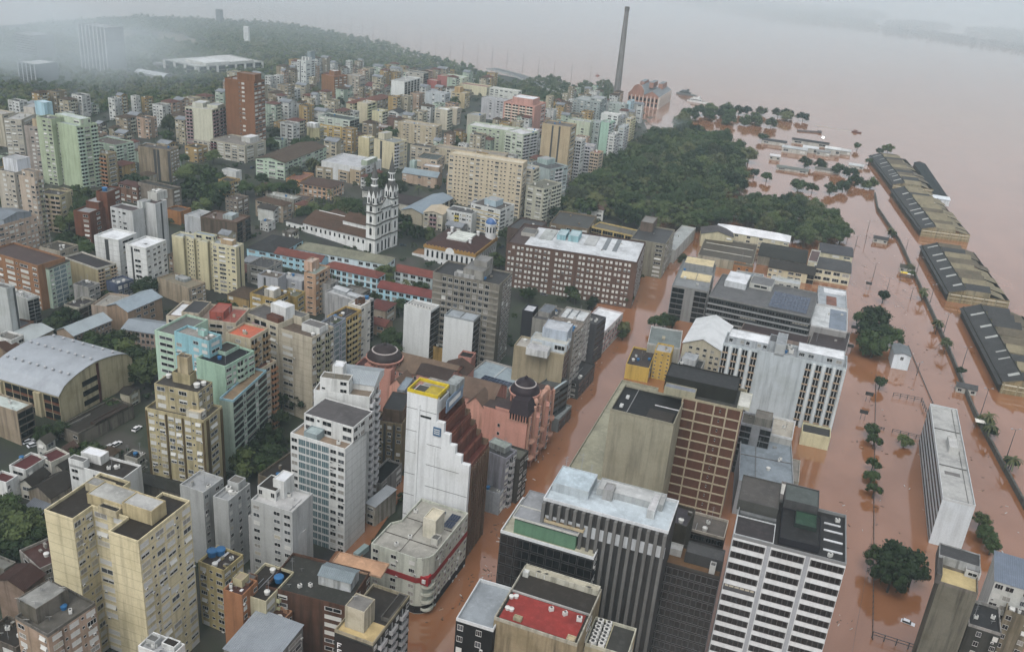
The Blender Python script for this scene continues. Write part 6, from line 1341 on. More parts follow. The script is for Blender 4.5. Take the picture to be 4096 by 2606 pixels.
bld('apartment_block','white roofed cluster with sheds and red water tank above the ochre block',-91.81,408.03,-.517,23.46,8.58,2.54,22.8,8,(.42,.42,.42),roof=('flat',(.45,.46,.46)),F='__n',R='G',dirt=.5,parc=(.4,.4,.4),ex=[('gab',.1,.4,.45,.9,2,(.4,.42,.43),(.45,.47,.48),.8),('gab',.5,.3,.85,.7,1.6,(.42,.43,.43),(.42,.44,.45),.6),('tank',.85,.85,1.3,True)],clutter=3)
bld('apartment_block','yellow ochre terrace house with dark court behind the beige slab tower',-121.51,385.64,-.343,14.41,11.21,4.71,25.55,9,(.46,.33,.12),roof=('flat',(.1,.09,.08)),F='nn',R='n',dirt=.6,clutter=2,ex=[('box',.5,.1,.85,.6,4,(.55,.52,.45),(.62,.64,.65))])
bld('apartment_block','dark roofed yellow house with green pitched annex behind the white roof box',-110.31,394.7,-.261,8.93,8.51,4.54,22.8,8,(.46,.34,.13),roof=('flat',(.17,.18,.13)),F='n_',R='n',dirt=.6,clutter=2)
bld('house','dark slate roofed house with roof lights left of the blue walled hall',-142.78,449.77,-.294,12.79,14.22,8.04,11.8,4,(.34,.33,.3),roof=('flat',(.1,.1,.1)),F='n',R='nn',dirt=.5,clutter=3)
bld('house','two storey stained house with brown tiled roof and bay windows left of the convent',-169.87,557.45,-.412,21.58,9.33,11.2,11.8,4,(.38,.31,.23),roof=('hip',(.14,.085,.06),2),F='nnn',R='nn',dirt=.7,near=True)
bld('house','flat roofed grey stained house behind the brown tiled row',-169.1,579.83,-.324,20.86,9,11.48,9.05,3,(.36,.35,.31),roof=('flat',(.35,.36,.33)),F='_n_',R='n',dirt=.7,near=True)
bld('house','white fronted house with dark tiled roof at the corner of the stained row',-166.02,549.44,-.323,12,9,11.34,9.05,3,(.52,.53,.5),roof=('gable',(.09,.08,.075),1.8,'x'),F='_',R='nn',dirt=.6,near=True)
bld('house','dark terracotta terrace house with potted roof garden before the peach mansion',-155.73,585.1,-.245,11.46,13.74,11.42,6.3,2,(.42,.3,.2),roof=('flat',(.11,.08,.07)),F='nn',R='nn',dirt=.6,clutter=3)
bld('house','small tiled house among the trees above the stained row',-183.82,602.97,-.251,9.91,13.07,12,6.3,2,(.4,.33,.25),roof=('hip',(.15,.085,.06),2),F='n',R='',dirt=.6)
bld('hall','dark tiled hall with white ridge lines behind the church towers',-101.26,612.9,-.323,26,22,7.98,6.3,2,(.5,.48,.42),roof=('hip',(.085,.075,.07),2.6),F='',R='',dirt=.4)
bld('hall','low white walled yard building with dark roof left of the second church tower',-113.91,625.08,-.232,12.16,10,10.05,6.3,2,(.55,.54,.5),roof=('gable',(.09,.085,.08),1.6,'x'),F='nn',R='',dirt=.4)
bld('apartment_block','cream low block with dark green roof behind the chapel',-88.13,715.41,-.198,17.65,21.97,9.98,11.8,4,(.48,.4,.3),roof=('flat',(.1,.12,.11)),F='n_n',R='nn',dirt=.3,near=True,clutter=1)
bld('apartment_block','pale roofed peach block next to the chapel',-81.89,703.69,-.186,14.34,10,9.57,9.05,3,(.48,.37,.28),roof=('flat',(.5,.52,.54)),F='n_',R='',dirt=.3)
bld('apartment_block','long cream block with brown roof behind the huge beige slab',-77,748.02,-.184,60.21,13,6.92,17.3,6,(.48,.42,.31),roof=('flat',(.3,.27,.22)),F='n_nn_nn_nn_n',R='nn',dirt=.3,near=True,clutter=2)
bld('apartment_block','cream dark roofed block with roof garden left of the long cream block',-96.35,742.33,-.292,18.09,12,10.86,14.55,5,(.46,.41,.32),roof=('flat',(.1,.1,.09)),F='nnn',R='n',dirt=.3,clutter=2)
bld('apartment_tower','tan slab tower with two dark slot lines and angled roof rooms',10.37,745.86,-.308,24.07,18,3.18,48.64,14,(.46,.37,.24),roof=('flat',(.17,.15,.13)),F='__D_D__',R='n',dirt=.3,near=True,clutter=2)
bld('apartment_tower','pink tower with grid of recessed balconies and pink roof box',-27.57,918.25,-.357,33.33,32.4,6.28,31.05,11,(.56,.31,.25),roof=('flat',(.45,.25,.2)),F='.BBBB.',R='_n',bc=(.56,.45,.4),sh=.3,dirt=.2,near=True,clutter=0,ex=[('box',.2,.2,.85,.8,6,(.55,.32,.27),(.62,.64,.65))])
bld('apartment_block','grey blue block with small windows above the street bend',46.56,1031.65,-.323,30.73,30.49,2.83,25.55,9,(.33,.37,.36),roof=('flat',(.33,.35,.34)),F='nsnsnsns',R='nn',dirt=.3,near=True,clutter=1,ex=[('box',.55,.2,1,.9,3.5,(.36,.4,.38),(.34,.35,.35),None,'roof_room','nn')])
bld('apartment_block','grey green block next to the grey blue block',87.24,1050.03,-.424,20,14,2.13,22.8,8,(.4,.45,.42),roof=('flat',(.34,.35,.35)),F='ns_n',R='n',dirt=.3,near=True,clutter=2)
bld('apartment_block','light blue gabled slab at the far end of the riverside row',108.39,1052.46,-.323,4.37,18,2.01,25.55,9,(.4,.53,.58),roof=('flat',(.34,.35,.35)),F='_',R='nn',dirt=.2,clutter=1)
bld('apartment_block','white fronted block with terraces in the riverside row',74.76,975.85,-.328,18.61,14,2.01,22.8,8,(.58,.6,.57),roof=('flat',(.5,.5,.48)),F='_nn',R='nn',dirt=.2,near=True,clutter=2)
bld('apartment_block','mint green gable slab standing side on to the riverside street',67.91,878.21,-.437,8.52,16,2.35,31.05,11,(.36,.52,.42),roof=('flat',(.34,.35,.35)),F='__',R='BnB',bc=(.5,.53,.5),dirt=.25,near=True,clutter=1)
bld('apartment_block','grey green block with windows left of the mint green gable slab',58.15,889.46,-.347,10.34,12,2.81,28.3,10,(.38,.44,.42),roof=('flat',(.34,.35,.35)),F='nn',R='',dirt=.3,near=True,clutter=1)
bld('apartment_block','cream green block with slit window line in the riverside row',36.99,885.54,-.332,21.88,13,3.34,28.3,10,(.46,.5,.38),roof=('flat',(.34,.35,.35)),F='_s_n_',R='',dirt=.3,near=True,clutter=1)
bld('apartment_block','white balconied block right of the tan slab tower',36.32,767.23,-.33,8.95,12,2.91,33.8,12,(.56,.57,.54),roof=('flat',(.4,.4,.38)),F='BB',R='n',bc=(.52,.5,.46),dirt=.3,near=True,clutter=2)
bld('apartment_block','lilac grey block with white ledges in the riverside row',46.6,787.14,-.219,10.78,13,2.46,25.55,9,(.42,.42,.46),roof=('flat',(.4,.38,.35)),F='nBn',R='n',bc=(.5,.5,.5),dirt=.3,near=True,clutter=2)
bld('apartment_block','beige balcony block at the park corner of the riverside row',54.22,778.48,-.423,7.59,12,2.07,22.8,8,(.5,.4,.28),roof=('flat',(.34,.16,.12)),F='BB',R='n',bc=(.5,.42,.32),dirt=.3,near=True,clutter=1)
bld('apartment_block','pale narrow block facing the park trees',74.42,849.3,-.323,5.44,18,1.94,25.55,9,(.54,.55,.52),roof=('flat',(.34,.35,.35)),F='n',R='BnB',bc=(.5,.5,.48),dirt=.2,near=True,clutter=1)
bld('apartment_block','pale grey slab block at the street bend',88.31,910.3,-.323,6.25,18,1.69,22.8,8,(.48,.52,.52),roof=('flat',(.34,.35,.35)),F='n',R='BnB',bc=(.5,.5,.48),dirt=.2,near=True,clutter=1)
bld('apartment_block','cream balconied slab at the far end of the flooded riverside street',99.91,958.76,-.323,5.2,20,1.52,22.8,8,(.52,.46,.32),roof=('flat',(.34,.35,.35)),F='n',R='BnB',bc=(.5,.45,.35),dirt=.2,near=True,clutter=1)
bld('apartment_block','grey green tower with dark roof right of the huge beige slab',-.67,678.56,-.668,23.51,22.84,2.56,31.05,11,(.38,.44,.43),roof=('flat',(.12,.12,.12)),F='__',R='nBn',bc=(.5,.5,.47),dirt=.3,near=True,clutter=2,ex=[('box',.1,.5,.5,.95,4,(.36,.45,.43),(.34,.35,.35))])
bld('apartment_block','mossy cream balconied block beside the white villa trees',1.54,636.53,-.535,14.57,25.58,2.07,25.55,9,(.46,.45,.36),roof=('flat',(.2,.2,.16)),F='nn',R='BnBB',bc=(.48,.47,.42),dirt=.4,near=True,clutter=2)
bld('apartment_block','cream balconied block between the beige slab and mossy cream block',-2.66,648.42,-.323,9,13,2.93,33.8,12,(.5,.46,.36),roof=('flat',(.34,.35,.35)),F='n',R='BB',bc=(.5,.47,.42),dirt=.4,near=True,clutter=1)
bld('apartment_block','grey roofed low house with red door at the foot of the tan slab tower',27.42,729.31,-.323,6.2,9,2.93,11.8,4,(.42,.36,.33),roof=('flat',(.36,.35,.33)),F='n',R='n',dirt=.4)
bld('apartment_block','green white block with grid windows left of the tan slab tower',-20.59,799.3,-.588,19.36,22.41,6.94,25.55,9,(.48,.53,.42),roof=('flat',(.5,.5,.5)),F='WnW',R='BB',bc=(.5,.52,.48),dirt=.3,near=True,clutter=1)
bld('apartment_block','white pink block with grey window strip behind the tan slab tower',-6.6,810.6,-.323,12,16,6.45,25.55,9,(.5,.46,.44),roof=('flat',(.62,.64,.65)),F='n',R='nn',dirt=.3,near=True,clutter=1)
bld('office_building','tan and white stepped office with glazed street flank and white roof boxes',1.55,350.01,-.263,21.94,11,0,31.8,10,(.4,.34,.23),roof=('flat',(.4,.38,.34)),F='____',R='GG',dirt=.4,ex=[('box',.28,.3,1,1,4,(.5,.55,.58),(.42,.42,.38),None,'roof_room','W_W'),('box',.45,.7,.95,1.6,8,(.42,.47,.53),(.42,.44,.46)),('box',.3,-.45,.72,.1,3,(.56,.57,.56),(.4,.4,.4),None,'roof_room'),('ac',.4,.1,1.5),('ac',.5,.1,1.5),('ac',.6,.1,1.5)],clutter=1)
bld('office_building','white low front block with pale roof and rooftop units behind the second dome',2.42,357.67,-.271,14.85,16,0,22.5,7,(.55,.56,.55),roof=('flat',(.5,.5,.48)),F='',R='',dirt=.3,ex=[('box',0,.8,.3,1.1,3,(.62,.63,.61),(.055,.05,.045)),('ac',.5,.7,1.6),('ac',.65,.7,1.6),('ac',.8,.7,1.6)],clutter=2)
bld('office_building','dark roofed narrow block between the pink house and the tan office',11.24,337.19,-.543,8,15.65,0,19.4,6,(.17,.18,.18),roof=('flat',(.12,.13,.13)),F='',R='RR',dirt=.4,ex=[('patch',.8,0,.98,1,(.4,.48,.5),.3)],clutter=1)
bld('office_building','grey tan office with bands of windows and rooftop machines in the flooded street row',13.71,369.84,-.403,14.8,12,0,33.8,11,(.33,.29,.25),roof=('flat',(.25,.22,.19)),F='____',R='nnn',hb=((.38,.36,.33),'R',.2,.9),dirt=.5,ex=[('ac',.3,.3,1.6),('ac',.4,.3,1.6),('ac',.5,.3,1.6)],clutter=1)
bld('office_building','grey office with long white skylight roof in the flooded street row',21.04,388.42,-.298,12.15,14,0,30.8,10,(.36,.34,.31),roof=('flat',(.5,.52,.52)),F='_',R='nnn',hb=((.4,.38,.35),'R',.2,.9),dirt=.5,ex=[('patch',.25,0,.3,1,(.2,.22,.23),.3),('patch',.55,0,.6,1,(.2,.22,.23),.3)],clutter=1)
bld('office_building','dark grey office block next to the red and white frontage house',33.4,407.44,-.459,8,12,0,21.8,7,(.14,.14,.15),roof=('flat',(.1,.1,.1)),F='_',R='RR',dirt=.4,clutter=1)
bld('office_building','grey curved topped block with dark roof wells behind the street row',8.98,383.95,-.299,9.87,18,0,30.8,10,(.3,.29,.26),roof=('flat',(.13,.13,.13)),F='___',R='n',dirt=.7,clutter=3,ex=[('box',.1,.3,.7,.9,2.5,(.3,.29,.27),(.18,.2,.22))])
bld('office_building','slim black slab with blank front behind the street row',4.12,392.53,-.272,5.37,9,0,30.8,10,(.06,.06,.07),roof=('flat',(.5,.52,.55)),F='__',R='',dirt=.2,clutter=0)
bld('house','white roofed house with red and white window frontage on the flooded street',30.58,416.81,-.395,14,37.91,0,12.26,4,(.5,.46,.44),roof=('flat',(.66,.68,.69)),F='_',R='ttttttttt',hb=((.45,.13,.11),'R',.15,.35),dirt=.3,clutter=0,parc=(.55,.5,.5))
bld('house','low dark canopy shops on the street edge under the grey offices',25.74,369.19,-.391,7,21.84,0,9.05,3,(.13,.13,.13),roof=('flat',(.1,.1,.1)),F='n',R='GGG',dirt=.5,clutter=1)
bld('house','glass awninged shop strip at the foot of the tan office',18.36,336.95,-.407,5,14.78,0,6.3,2,(.28,.3,.3),roof=('flat',(.33,.36,.36)),F='',R='GG',dirt=.3,clutter=0)
bld('apartment_block','grey lilac house with open roof well below the pink house',-7.6,281.06,-.541,11.18,7.2,0,21.8,7,(.33,.33,.37),roof=('flat',(.09,.09,.09)),F='_',R='WBW',sh=.7,dirt=.6,clutter=2,bc=(.4,.4,.4),ex=[('box',.1,.5,.75,1.1,2.2,(.36,.38,.38),(.33,.37,.33))])
bld('apartment_block','sooty narrow house with mossy roof against the pink house',-1.2,283.73,-.404,9,7.64,0,18.8,6,(.12,.11,.1),roof=('flat',(.16,.16,.13)),F='',R='nn',dirt=.8,clutter=0)
bld('house','low grey blue roofed annex at the foot of the grey lilac house',-6.61,274.7,-.341,8,7.78,0,9.05,3,(.36,.39,.42),roof=('flat',(.2,.2,.19)),F='_',R='tt',dirt=.6,clutter=1)
bld('culture_house_wing','long pink rear wing with mossy brown tiled gable roof running behind the stepped tower',-59.21,344.81,-.323,38,16,0,20,6,(.62,.33,.27),roof=('gable',(.24,.165,.115),4.5,'x'),F='nn_nn_nn_nn',R='',dirt=.5)
bld('culture_house_wing','pink front wing with brown tiled roof between the two domes',-20.9,323.7,-.323,16.53,17,0,20,6,(.62,.33,.27),roof=('gable',(.22,.155,.11),4.5,'x'),F='n_n_n',R='',dirt=.5)
bld('culture_house_wing','left pink gabled pavilion projecting from the rear wing',-47.16,325.48,-.323,6.2,9,.15,20,6,(.66,.35,.27),roof=('gable',(.22,.15,.11),4,'y'),F='_',R='n',dirt=.4)
bld('culture_house_wing','right pink gabled pavilion projecting beside the stepped tower terraces',-14.9,316.45,-.323,6.78,9,0,20,6,(.66,.35,.27),roof=('gable',(.22,.15,.11),4,'y'),F='_',R='n',dirt=.4)
bld('culture_house_wing','low pink wing with maroon roof at the foot of the first dome',-66.62,341.83,-.27,9.31,14.2,.8,16.8,5,(.62,.32,.26),roof=('flat',(.14,.06,.06)),F='nn',R='',dirt=.4,clutter=0)
bld('culture_house_wing','pink stair wing with brown tiled pitched roof in front of the ochre block',-28.91,343.72,-.318,11.79,9.87,0,20,6,(.62,.32,.25),roof=('gable',(.13,.08,.055),3,'y'),F='',R='',dirt=.4)
bld('culture_house_wing','pink connecting block with dark roof between the long rear wing and front wing',-37.15,332.39,-.323,14,10,0,23.2,7,(.62,.34,.28),roof=('gable',(.1,.07,.06),2.5,'x'),F='_',R='_',dirt=.4)
bld('shop_building','low blue grey metal and glass roofs between the pink house and the grey tower',-18.22,347.66,-.402,20.71,20,0,16.3,5,(.4,.38,.35),roof=('flat',(.3,.36,.39)),F='',R='',dirt=.3,ex=[('solar',.3,.05,.95,.35,8,3),('patch',.5,0,.52,.98,(.45,.47,.47),.3)],clutter=0)
bld('government_building','large brown stone office block with paired white blinds and white roof slabs',-7,500.1,-.216,75.73,41,0,28.14,8,(.2,.115,.085),roof=('flat',(.12,.08,.07)),F='.nn.nn.nn.nn.nn_nnnnn_nn.nn.nn.nn.nn.nn._',R='_n.n.n.n.n.n.n_',sh=1.45,ac=.18,dirt=.4,parc=(.16,.1,.08),ex=[('patch',.13,.05,.99,.95,(.52,.54,.55),.3),('box',.05,.45,.16,.7,2.2,(.4,.38,.34),(.17,.17,.16)),('box',.42,.5,.5,.8,4,(.3,.48,.52),(.38,.48,.5)),('box',.33,.5,.4,.8,3.4,(.3,.48,.52),(.38,.48,.5)),('patch',.7,.35,.735,.95,(.22,.24,.25),.5),('patch',.78,.35,.815,.95,(.22,.24,.25),.5),('patch',.2,.4,.3,.9,(.4,.42,.4),.8),('patch',.55,.45,.64,.9,(.42,.43,.42),.8)],clutter=6)
bld('government_building','yellow courtyard wing with two rows of windows behind the brown stone block',46.37,573.11,-.44,30.67,14,0,20.05,7,(.5,.38,.16),roof=('flat',(.16,.15,.12)),F='gggg.gggg.gggg.gggg',R='',dirt=.3,clutter=1)
bld('government_building','dark roofed rear left wing of the brown stone block',18.71,572.26,-.221,25.87,32.29,.09,20.05,7,(.26,.2,.13),roof=('flat',(.085,.085,.08)),F='n_n_n',R='_n_',dirt=.4,clutter=2)
bld('government_building','brown edged dark roof wing along the left side of the brown stone block',-8.23,552.47,-.323,18,26,.92,20.05,7,(.16,.11,.09),roof=('flat',(.09,.09,.085)),F='',R='',dirt=.4,clutter=1)
bld('government_building','dark grey roofed rear right wing beside the flooded street with concrete cube',69.23,545.69,-.294,22.07,35.05,0,22.8,8,(.3,.28,.22),roof=('flat',(.085,.085,.09)),F='n_n',R='nnnnn',dirt=.5,ex=[('box',.05,.65,.42,1.1,6,(.2,.15,.12),(.24,.23,.21))],clutter=1)
bld('house','narrow pale walled yard house along the flooded street edge',93.43,576.07,-.373,10,60.85,0,9.05,3,(.46,.46,.43),roof=('flat',(.36,.38,.37)),F='',R='',dirt=.4,clutter=1)
bld('villa','white villa with brown hipped roof standing in the park trees',36.86,657.28,-.197,23.54,25.88,.37,9.05,3,(.6,.6,.57),roof=('hip',(.17,.105,.08),3.2),F='n_nn',R='nn',dirt=.3,near=True)
bld('house','small grey shed roofs between the villa and the brown stone block',33.65,639.69,-.278,12.99,10,.63,6.3,2,(.3,.3,.28),roof=('shed',(.25,.26,.26),1),F='',R='',dirt=.4)
bld('warehouse','long cream building with bright white hipped metal roof before the park trees',139.05,628.34,-.301,51.29,17,0,9.05,3,(.55,.5,.36),roof=('hip',(.7,.71,.72),3,'x','metal'),F='__nn_n_n_n_n',R='n',dirt=.25,near=True)
bld('house','cream house with dark gabled roof left of the white roofed building',126.94,615.69,-.129,22,16,0,9.05,3,(.54,.49,.33),roof=('gable',(.13,.12,.115),3,'y'),F='_n_n',R='',dirt=.25,near=True)
bld('warehouse','mossy brown flat roofed depot with white parapet lines',118.48,575.72,-.281,35.85,46.93,0,6.3,2,(.4,.36,.27),roof=('flat',(.115,.105,.075)),F='',R='',dirt=.6,parc=(.36,.34,.28),clutter=1,ex=[('patch',.05,.35,.95,.36,(.5,.48,.42),.4),('patch',.05,.7,.95,.71,(.5,.48,.42),.4)])
bld('house','stained orange walled house below the mossy depot',139.54,561.27,-.238,12.71,8,0,6.3,2,(.42,.2,.08),roof=('flat',(.16,.13,.09)),F='_n_n_',R='',dirt=.8,clutter=0)
bld('warehouse','dark tiled shed roofs in the middle of the depot yards',160.89,586.13,-.307,31.11,31.19,0,6.3,2,(.3,.27,.22),roof=('gable',(.075,.065,.06),2.5,'x'),F='',R='',dirt=.6)
bld('house','cream corner house with red brown roof square in the depot yards',188.52,567.13,-.352,5.91,26.69,0,11.8,4,(.52,.47,.33),roof=('flat',(.16,.09,.08)),F='n_n',R='n',dirt=.35,parc=(.5,.5,.46),clutter=0,near=True)
bld('house','dark roofed cream house facing the flooded avenue, upper one',204.95,596.61,-.252,21.6,23.04,0,9.05,3,(.55,.51,.36),roof=('gable',(.11,.11,.12),2.4,'x'),F='_nn',R='',dirt=.3,near=True)
bld('house','cream two storey house with grey roof facing the flooded avenue, lower one',192.66,562.86,-.275,22.08,25.58,0,8.55,2,(.56,.51,.36),roof=('gable',(.115,.115,.125),2.4,'x'),F='WWWW',R='n',dirt=.25,sh=0,near=True)
bld('house','long low cream row with dark mossy roof beside the cream two storey house',162.54,561.92,-.291,28.92,19.23,0,6.3,2,(.54,.48,.33),roof=('gable',(.08,.07,.06),2.4,'x'),F='nnn_WW_G',R='',dirt=.3,near=True)
bld('office_building','grey concrete office with cream roof terraces and deep dark balconies',86.45,474.3,-.265,19.8,48.7,0,20,6,(.27,.27,.26),roof=('flat',(.24,.25,.25)),F='G_G',R='n_n',dirt=.3,ex=[('patch',.12,.35,.55,.6,(.56,.47,.28),.3),('patch',.57,.35,.97,.6,(.56,.47,.28),.3),('box',.1,.72,.95,1,3.5,(.28,.29,.29),(.56,.47,.28))],clutter=1)
bld('office_building','long dark glazed office with pale concrete floor bands behind the blue roofed works',106.43,469.74,-.357,54.84,42.59,0,17.3,5,(.05,.055,.06),roof=('flat',(.16,.16,.16)),F='RRRRRR',R='R',hb=((.33,.34,.34),'FR',.5,.7),dirt=.3,parc=(.25,.25,.24),ex=[('solar',.58,.12,.95,.75,11,4),('box',.08,.55,.3,1,3.5,(.5,.52,.53),(.6,.62,.64)),('box',.32,.7,.55,1.05,3,(.46,.46,.42),(.2,.2,.2),None,'roof_room','n')],clutter=1)
bld('office_building','low grey terraces with white roofs between the solar office and the flooded avenue',171.55,483.79,-.28,15.96,32.35,0,13.2,4,(.42,.44,.45),roof=('flat',(.36,.39,.41)),F='n',R='nn',dirt=.3,ex=[('patch',.3,.1,.65,.55,(.28,.13,.09),.3),('patch',.2,.72,.98,.95,(.62,.64,.65),.5)],clutter=0)
bld('warehouse','building with half white half blue grey panel roof on the avenue corner',158.56,450.33,-.31,18.6,35.94,0,13.2,4,(.33,.32,.31),roof=('flat',(.5,.52,.52)),F='',R='nn',dirt=.3,parc=(.5,.5,.5),ex=[('patch',.5,.03,.97,.9,(.22,.26,.31),.2)],clutter=1)
bld('warehouse','broad dark grey felt roofed block behind the white pier hotel',152.44,429.77,-.388,18.15,30.88,0,10.1,3,(.3,.28,.26),roof=('flat',(.085,.075,.072)),F='',R='n_n',dirt=.4,clutter=1)
bld('warehouse','maroon roofed low block with yellow flowering tree in front of the dark glazed office',122.12,450.59,-.382,34.66,21.14,0,7,2,(.3,.25,.22),roof=('flat',(.1,.075,.072)),F='',R='',dirt=.4,clutter=0)
bld('shop_building','low white pier terrace row with awnings above the solar roof',153.85,522.13,-.29,17.37,9,0,11.8,4,(.5,.5,.45),roof=('flat',(.4,.42,.42)),F='nnnn',R='',dirt=.3,clutter=1)
bld('shop_building','small roof sheds with blue panels left of the solar roof',131.79,518.11,-.189,16.25,8,0,14.55,5,(.42,.42,.4),roof=('flat',(.2,.24,.28)),F='nn',R='',dirt=.3,clutter=2)
bld('commercial_building','yellow commercial block with dark sooty roof at the flooded street corner',55.73,392.79,-.255,11.21,22.13,0,7.65,3,(.58,.4,.1),roof=('flat',(.085,.07,.055)),F='___',R='n',dirt=.35,clutter=3)
bld('commercial_building','yellow rear tower with small paired windows beside the yellow commercial block',68.82,395.68,-.278,7.83,10,0,14.75,7,(.56,.38,.1),roof=('flat',(.36,.37,.38)),F='s.s.s',R='',dirt=.4,clutter=1)
bld('commercial_building','flat grey roofed block with white edge left of the white gabled shed',67.29,410.2,-.189,16.07,23.03,0,11.8,4,(.42,.41,.36),roof=('flat',(.2,.23,.22)),F='',R='',dirt=.3,parc=(.5,.5,.48),clutter=0,ex=[('patch',.4,.4,.5,.55,(.4,.36,.25),.6)])
bld('warehouse','large shed with white gabled metal roof and cream windowed front',84.08,407.91,-.344,18.66,35.12,0,14.55,5,(.5,.46,.35),roof=('gable',(.62,.64,.64),4.2,'y','metal'),F='_n.n.n.nn',R='',sh=0,dirt=.3,near=True)
bld('house','dark roofed low house with grey lean-to in front of the cream windowed shed',76.31,380.87,-.353,11.08,19.68,0,11.8,4,(.4,.4,.37),roof=('flat',(.075,.07,.07)),F='',R='',dirt=.5,clutter=1,ex=[('box',.1,.6,.7,1,3,(.45,.46,.46),(.36,.38,.39))])
bld('hotel','white hotel with tall paired piers, ochre balcony bands and white corrugated roof rooms',94.23,371.05,-.312,52.68,14,0,32.25,9,(.45,.5,.52),roof=('flat',(.33,.35,.36)),F='bPbPbPb_______bPbPbPbP',R='n',bc=(.42,.33,.16),pc=(.6,.63,.63),pd=.9,sh=.2,dirt=.35,ex=[('box',.03,.2,.36,.9,3.4,(.42,.45,.47),(.66,.68,.69),None,'roof_room','n_nn_nn'),('box',.6,.2,.97,.9,3.4,(.42,.45,.47),(.66,.68,.69),None,'roof_room','nn_nn'),('box',.42,0,.5,1,5.5,(.42,.45,.46),(.3,.32,.33),None,'lift_tower'),('box',.36,.3,.42,.9,4.5,(.4,.43,.45),(.12,.12,.12)),('ac',.55,.4,2),('ac',.53,.7,2),('ant',.5,.5,7,5)],clutter=2)
bld('house','cream walled annex with flat dark roof at the foot of the white hotel',127.36,343.22,-.301,11.79,9,0,6.39,2,(.56,.52,.34),roof=('flat',(.08,.08,.08)),F='',R='',dirt=.3,clutter=0)
bld('office_tower','huge blank olive beige wall tower with black felt roof beside the flooded street',35.98,275.52,-.322,22.05,21,0,45,13,(.37,.35,.26),roof=('flat',(.025,.025,.025)),F='',R='',dirt=.35,clutter=0,parc=(.34,.32,.24),ex=[('patch',.24,0,.25,1,(.3,.3,.3),.1),('patch',.55,.05,.95,.4,(.07,.06,.05),.3),('patch',.6,.55,.98,.57,(.6,.6,.6),.2),('box',.12,.55,.17,.63,.8,(.62,.63,.61),(.62,.64,.65)),('box',.1,.2,.15,.28,.8,(.62,.63,.61),(.62,.64,.65))])
bld('office_tower','brown panelled tower with beige grid ribs and curved beige parapet',61.81,285.59,-.298,20.99,17,0,47,12,(.19,.085,.055),roof=('flat',(.1,.1,.085)),F='P___P____P_s_P___P',R='',pc=(.44,.38,.27),pd=.35,hb=((.44,.38,.27),'F',.3,.5),dirt=.3,parc=(.4,.36,.25),clutter=0,ex=[('box',-.35,.25,.85,.95,5.5,(.05,.05,.045),(.06,.06,.055),None,'roof_canopy'),('box',-.32,.02,.2,.24,3,(.38,.36,.26),(.25,.27,.3)),('box',.9,.1,1.1,.8,1.2,(.5,.5,.42),(.55,.55,.5))])
bld('office_building','lower beige podium terrace between the blank beige wall and the flooded street',20.69,277.85,-.323,17,98.04,0,10,3,(.37,.35,.26),roof=('flat',(.34,.325,.24)),F='',R='',dirt=.3,clutter=0,parc=(.35,.33,.25))
bld('office_building','broad low building with pale blue grey metal roof right of the brown panelled tower',87.61,286.33,-.218,19.85,41.5,0,14.55,5,(.33,.34,.35),roof=('flat',(.25,.29,.32)),F='_',R='_D_',dirt=.4,clutter=2,ex=[('patch',.02,.5,.98,.51,(.2,.2,.2),.3),('patch',.3,0,.31,.98,(.2,.2,.2),.3)])
bld('office_building','grey block with sooty plant room roof behind the pale blue grey roof',92.82,315.71,-.299,11.98,10,0,22.8,8,(.3,.31,.33),roof=('flat',(.13,.12,.105)),F='G_G',R='',dirt=.6,clutter=2,ex=[('box',.4,.2,.95,.9,3.5,(.25,.24,.21),(.22,.2,.17))])
bld('office_building','white roof shed beside the striped tower plant rooms',97.83,270.87,-.329,11.5,9,0,20.05,7,(.25,.24,.23),roof=('flat',(.5,.49,.45)),F='_n_',R='',dirt=.3,clutter=0)
bld('office_building','light grey slab edge building between the pale blue grey roof and the hotel annex',101,320.47,-.323,14,16,0,17.3,6,(.42,.42,.4),roof=('flat',(.4,.37,.31)),F='',R='',dirt=.4,clutter=1,parc=(.55,.56,.56))
bld('house','low walled courtyard with pale roof at the flooded avenue edge',105.17,300.18,-.288,9,17,0,9.05,3,(.4,.38,.33),roof=('flat',(.3,.28,.25)),F='',R='n_n',dirt=.4,clutter=0)
bld('office_tower','dark grey tower of deep concrete fins with white top panels and pale roof gantries',12.1,200.45,-.311,33.06,15,0,57,18,(.1,.1,.105),roof=('flat',(.46,.52,.55)),F='PDPDPDPDPDPDPDPDPDPDPDPDPDPDPDP',R='_',pc=(.2,.195,.19),pd=1.3,dirt=.3,clutter=0,parc=(.55,.57,.58),ex=[('band',48.6,3.4,(.58,.61,.63),'F'),('box',.02,.35,.32,.98,2.6,(.45,.5,.53),(.45,.53,.57)),('box',.36,.6,.9,.98,2,(.4,.42,.42),(.45,.46,.45)),('box',.42,.5,.5,.75,3.2,(.36,.36,.35),(.3,.3,.3)),('box',.8,.3,.86,.9,2.5,(.5,.52,.52),(.5,.5,.5)),('ant',.05,.95,6),('ant',.18,.97,8),('ant',.27,.9,6),('ac',.6,.8,1.5),('ac',.68,.8,1.5),('ac',.75,.8,1.5)])
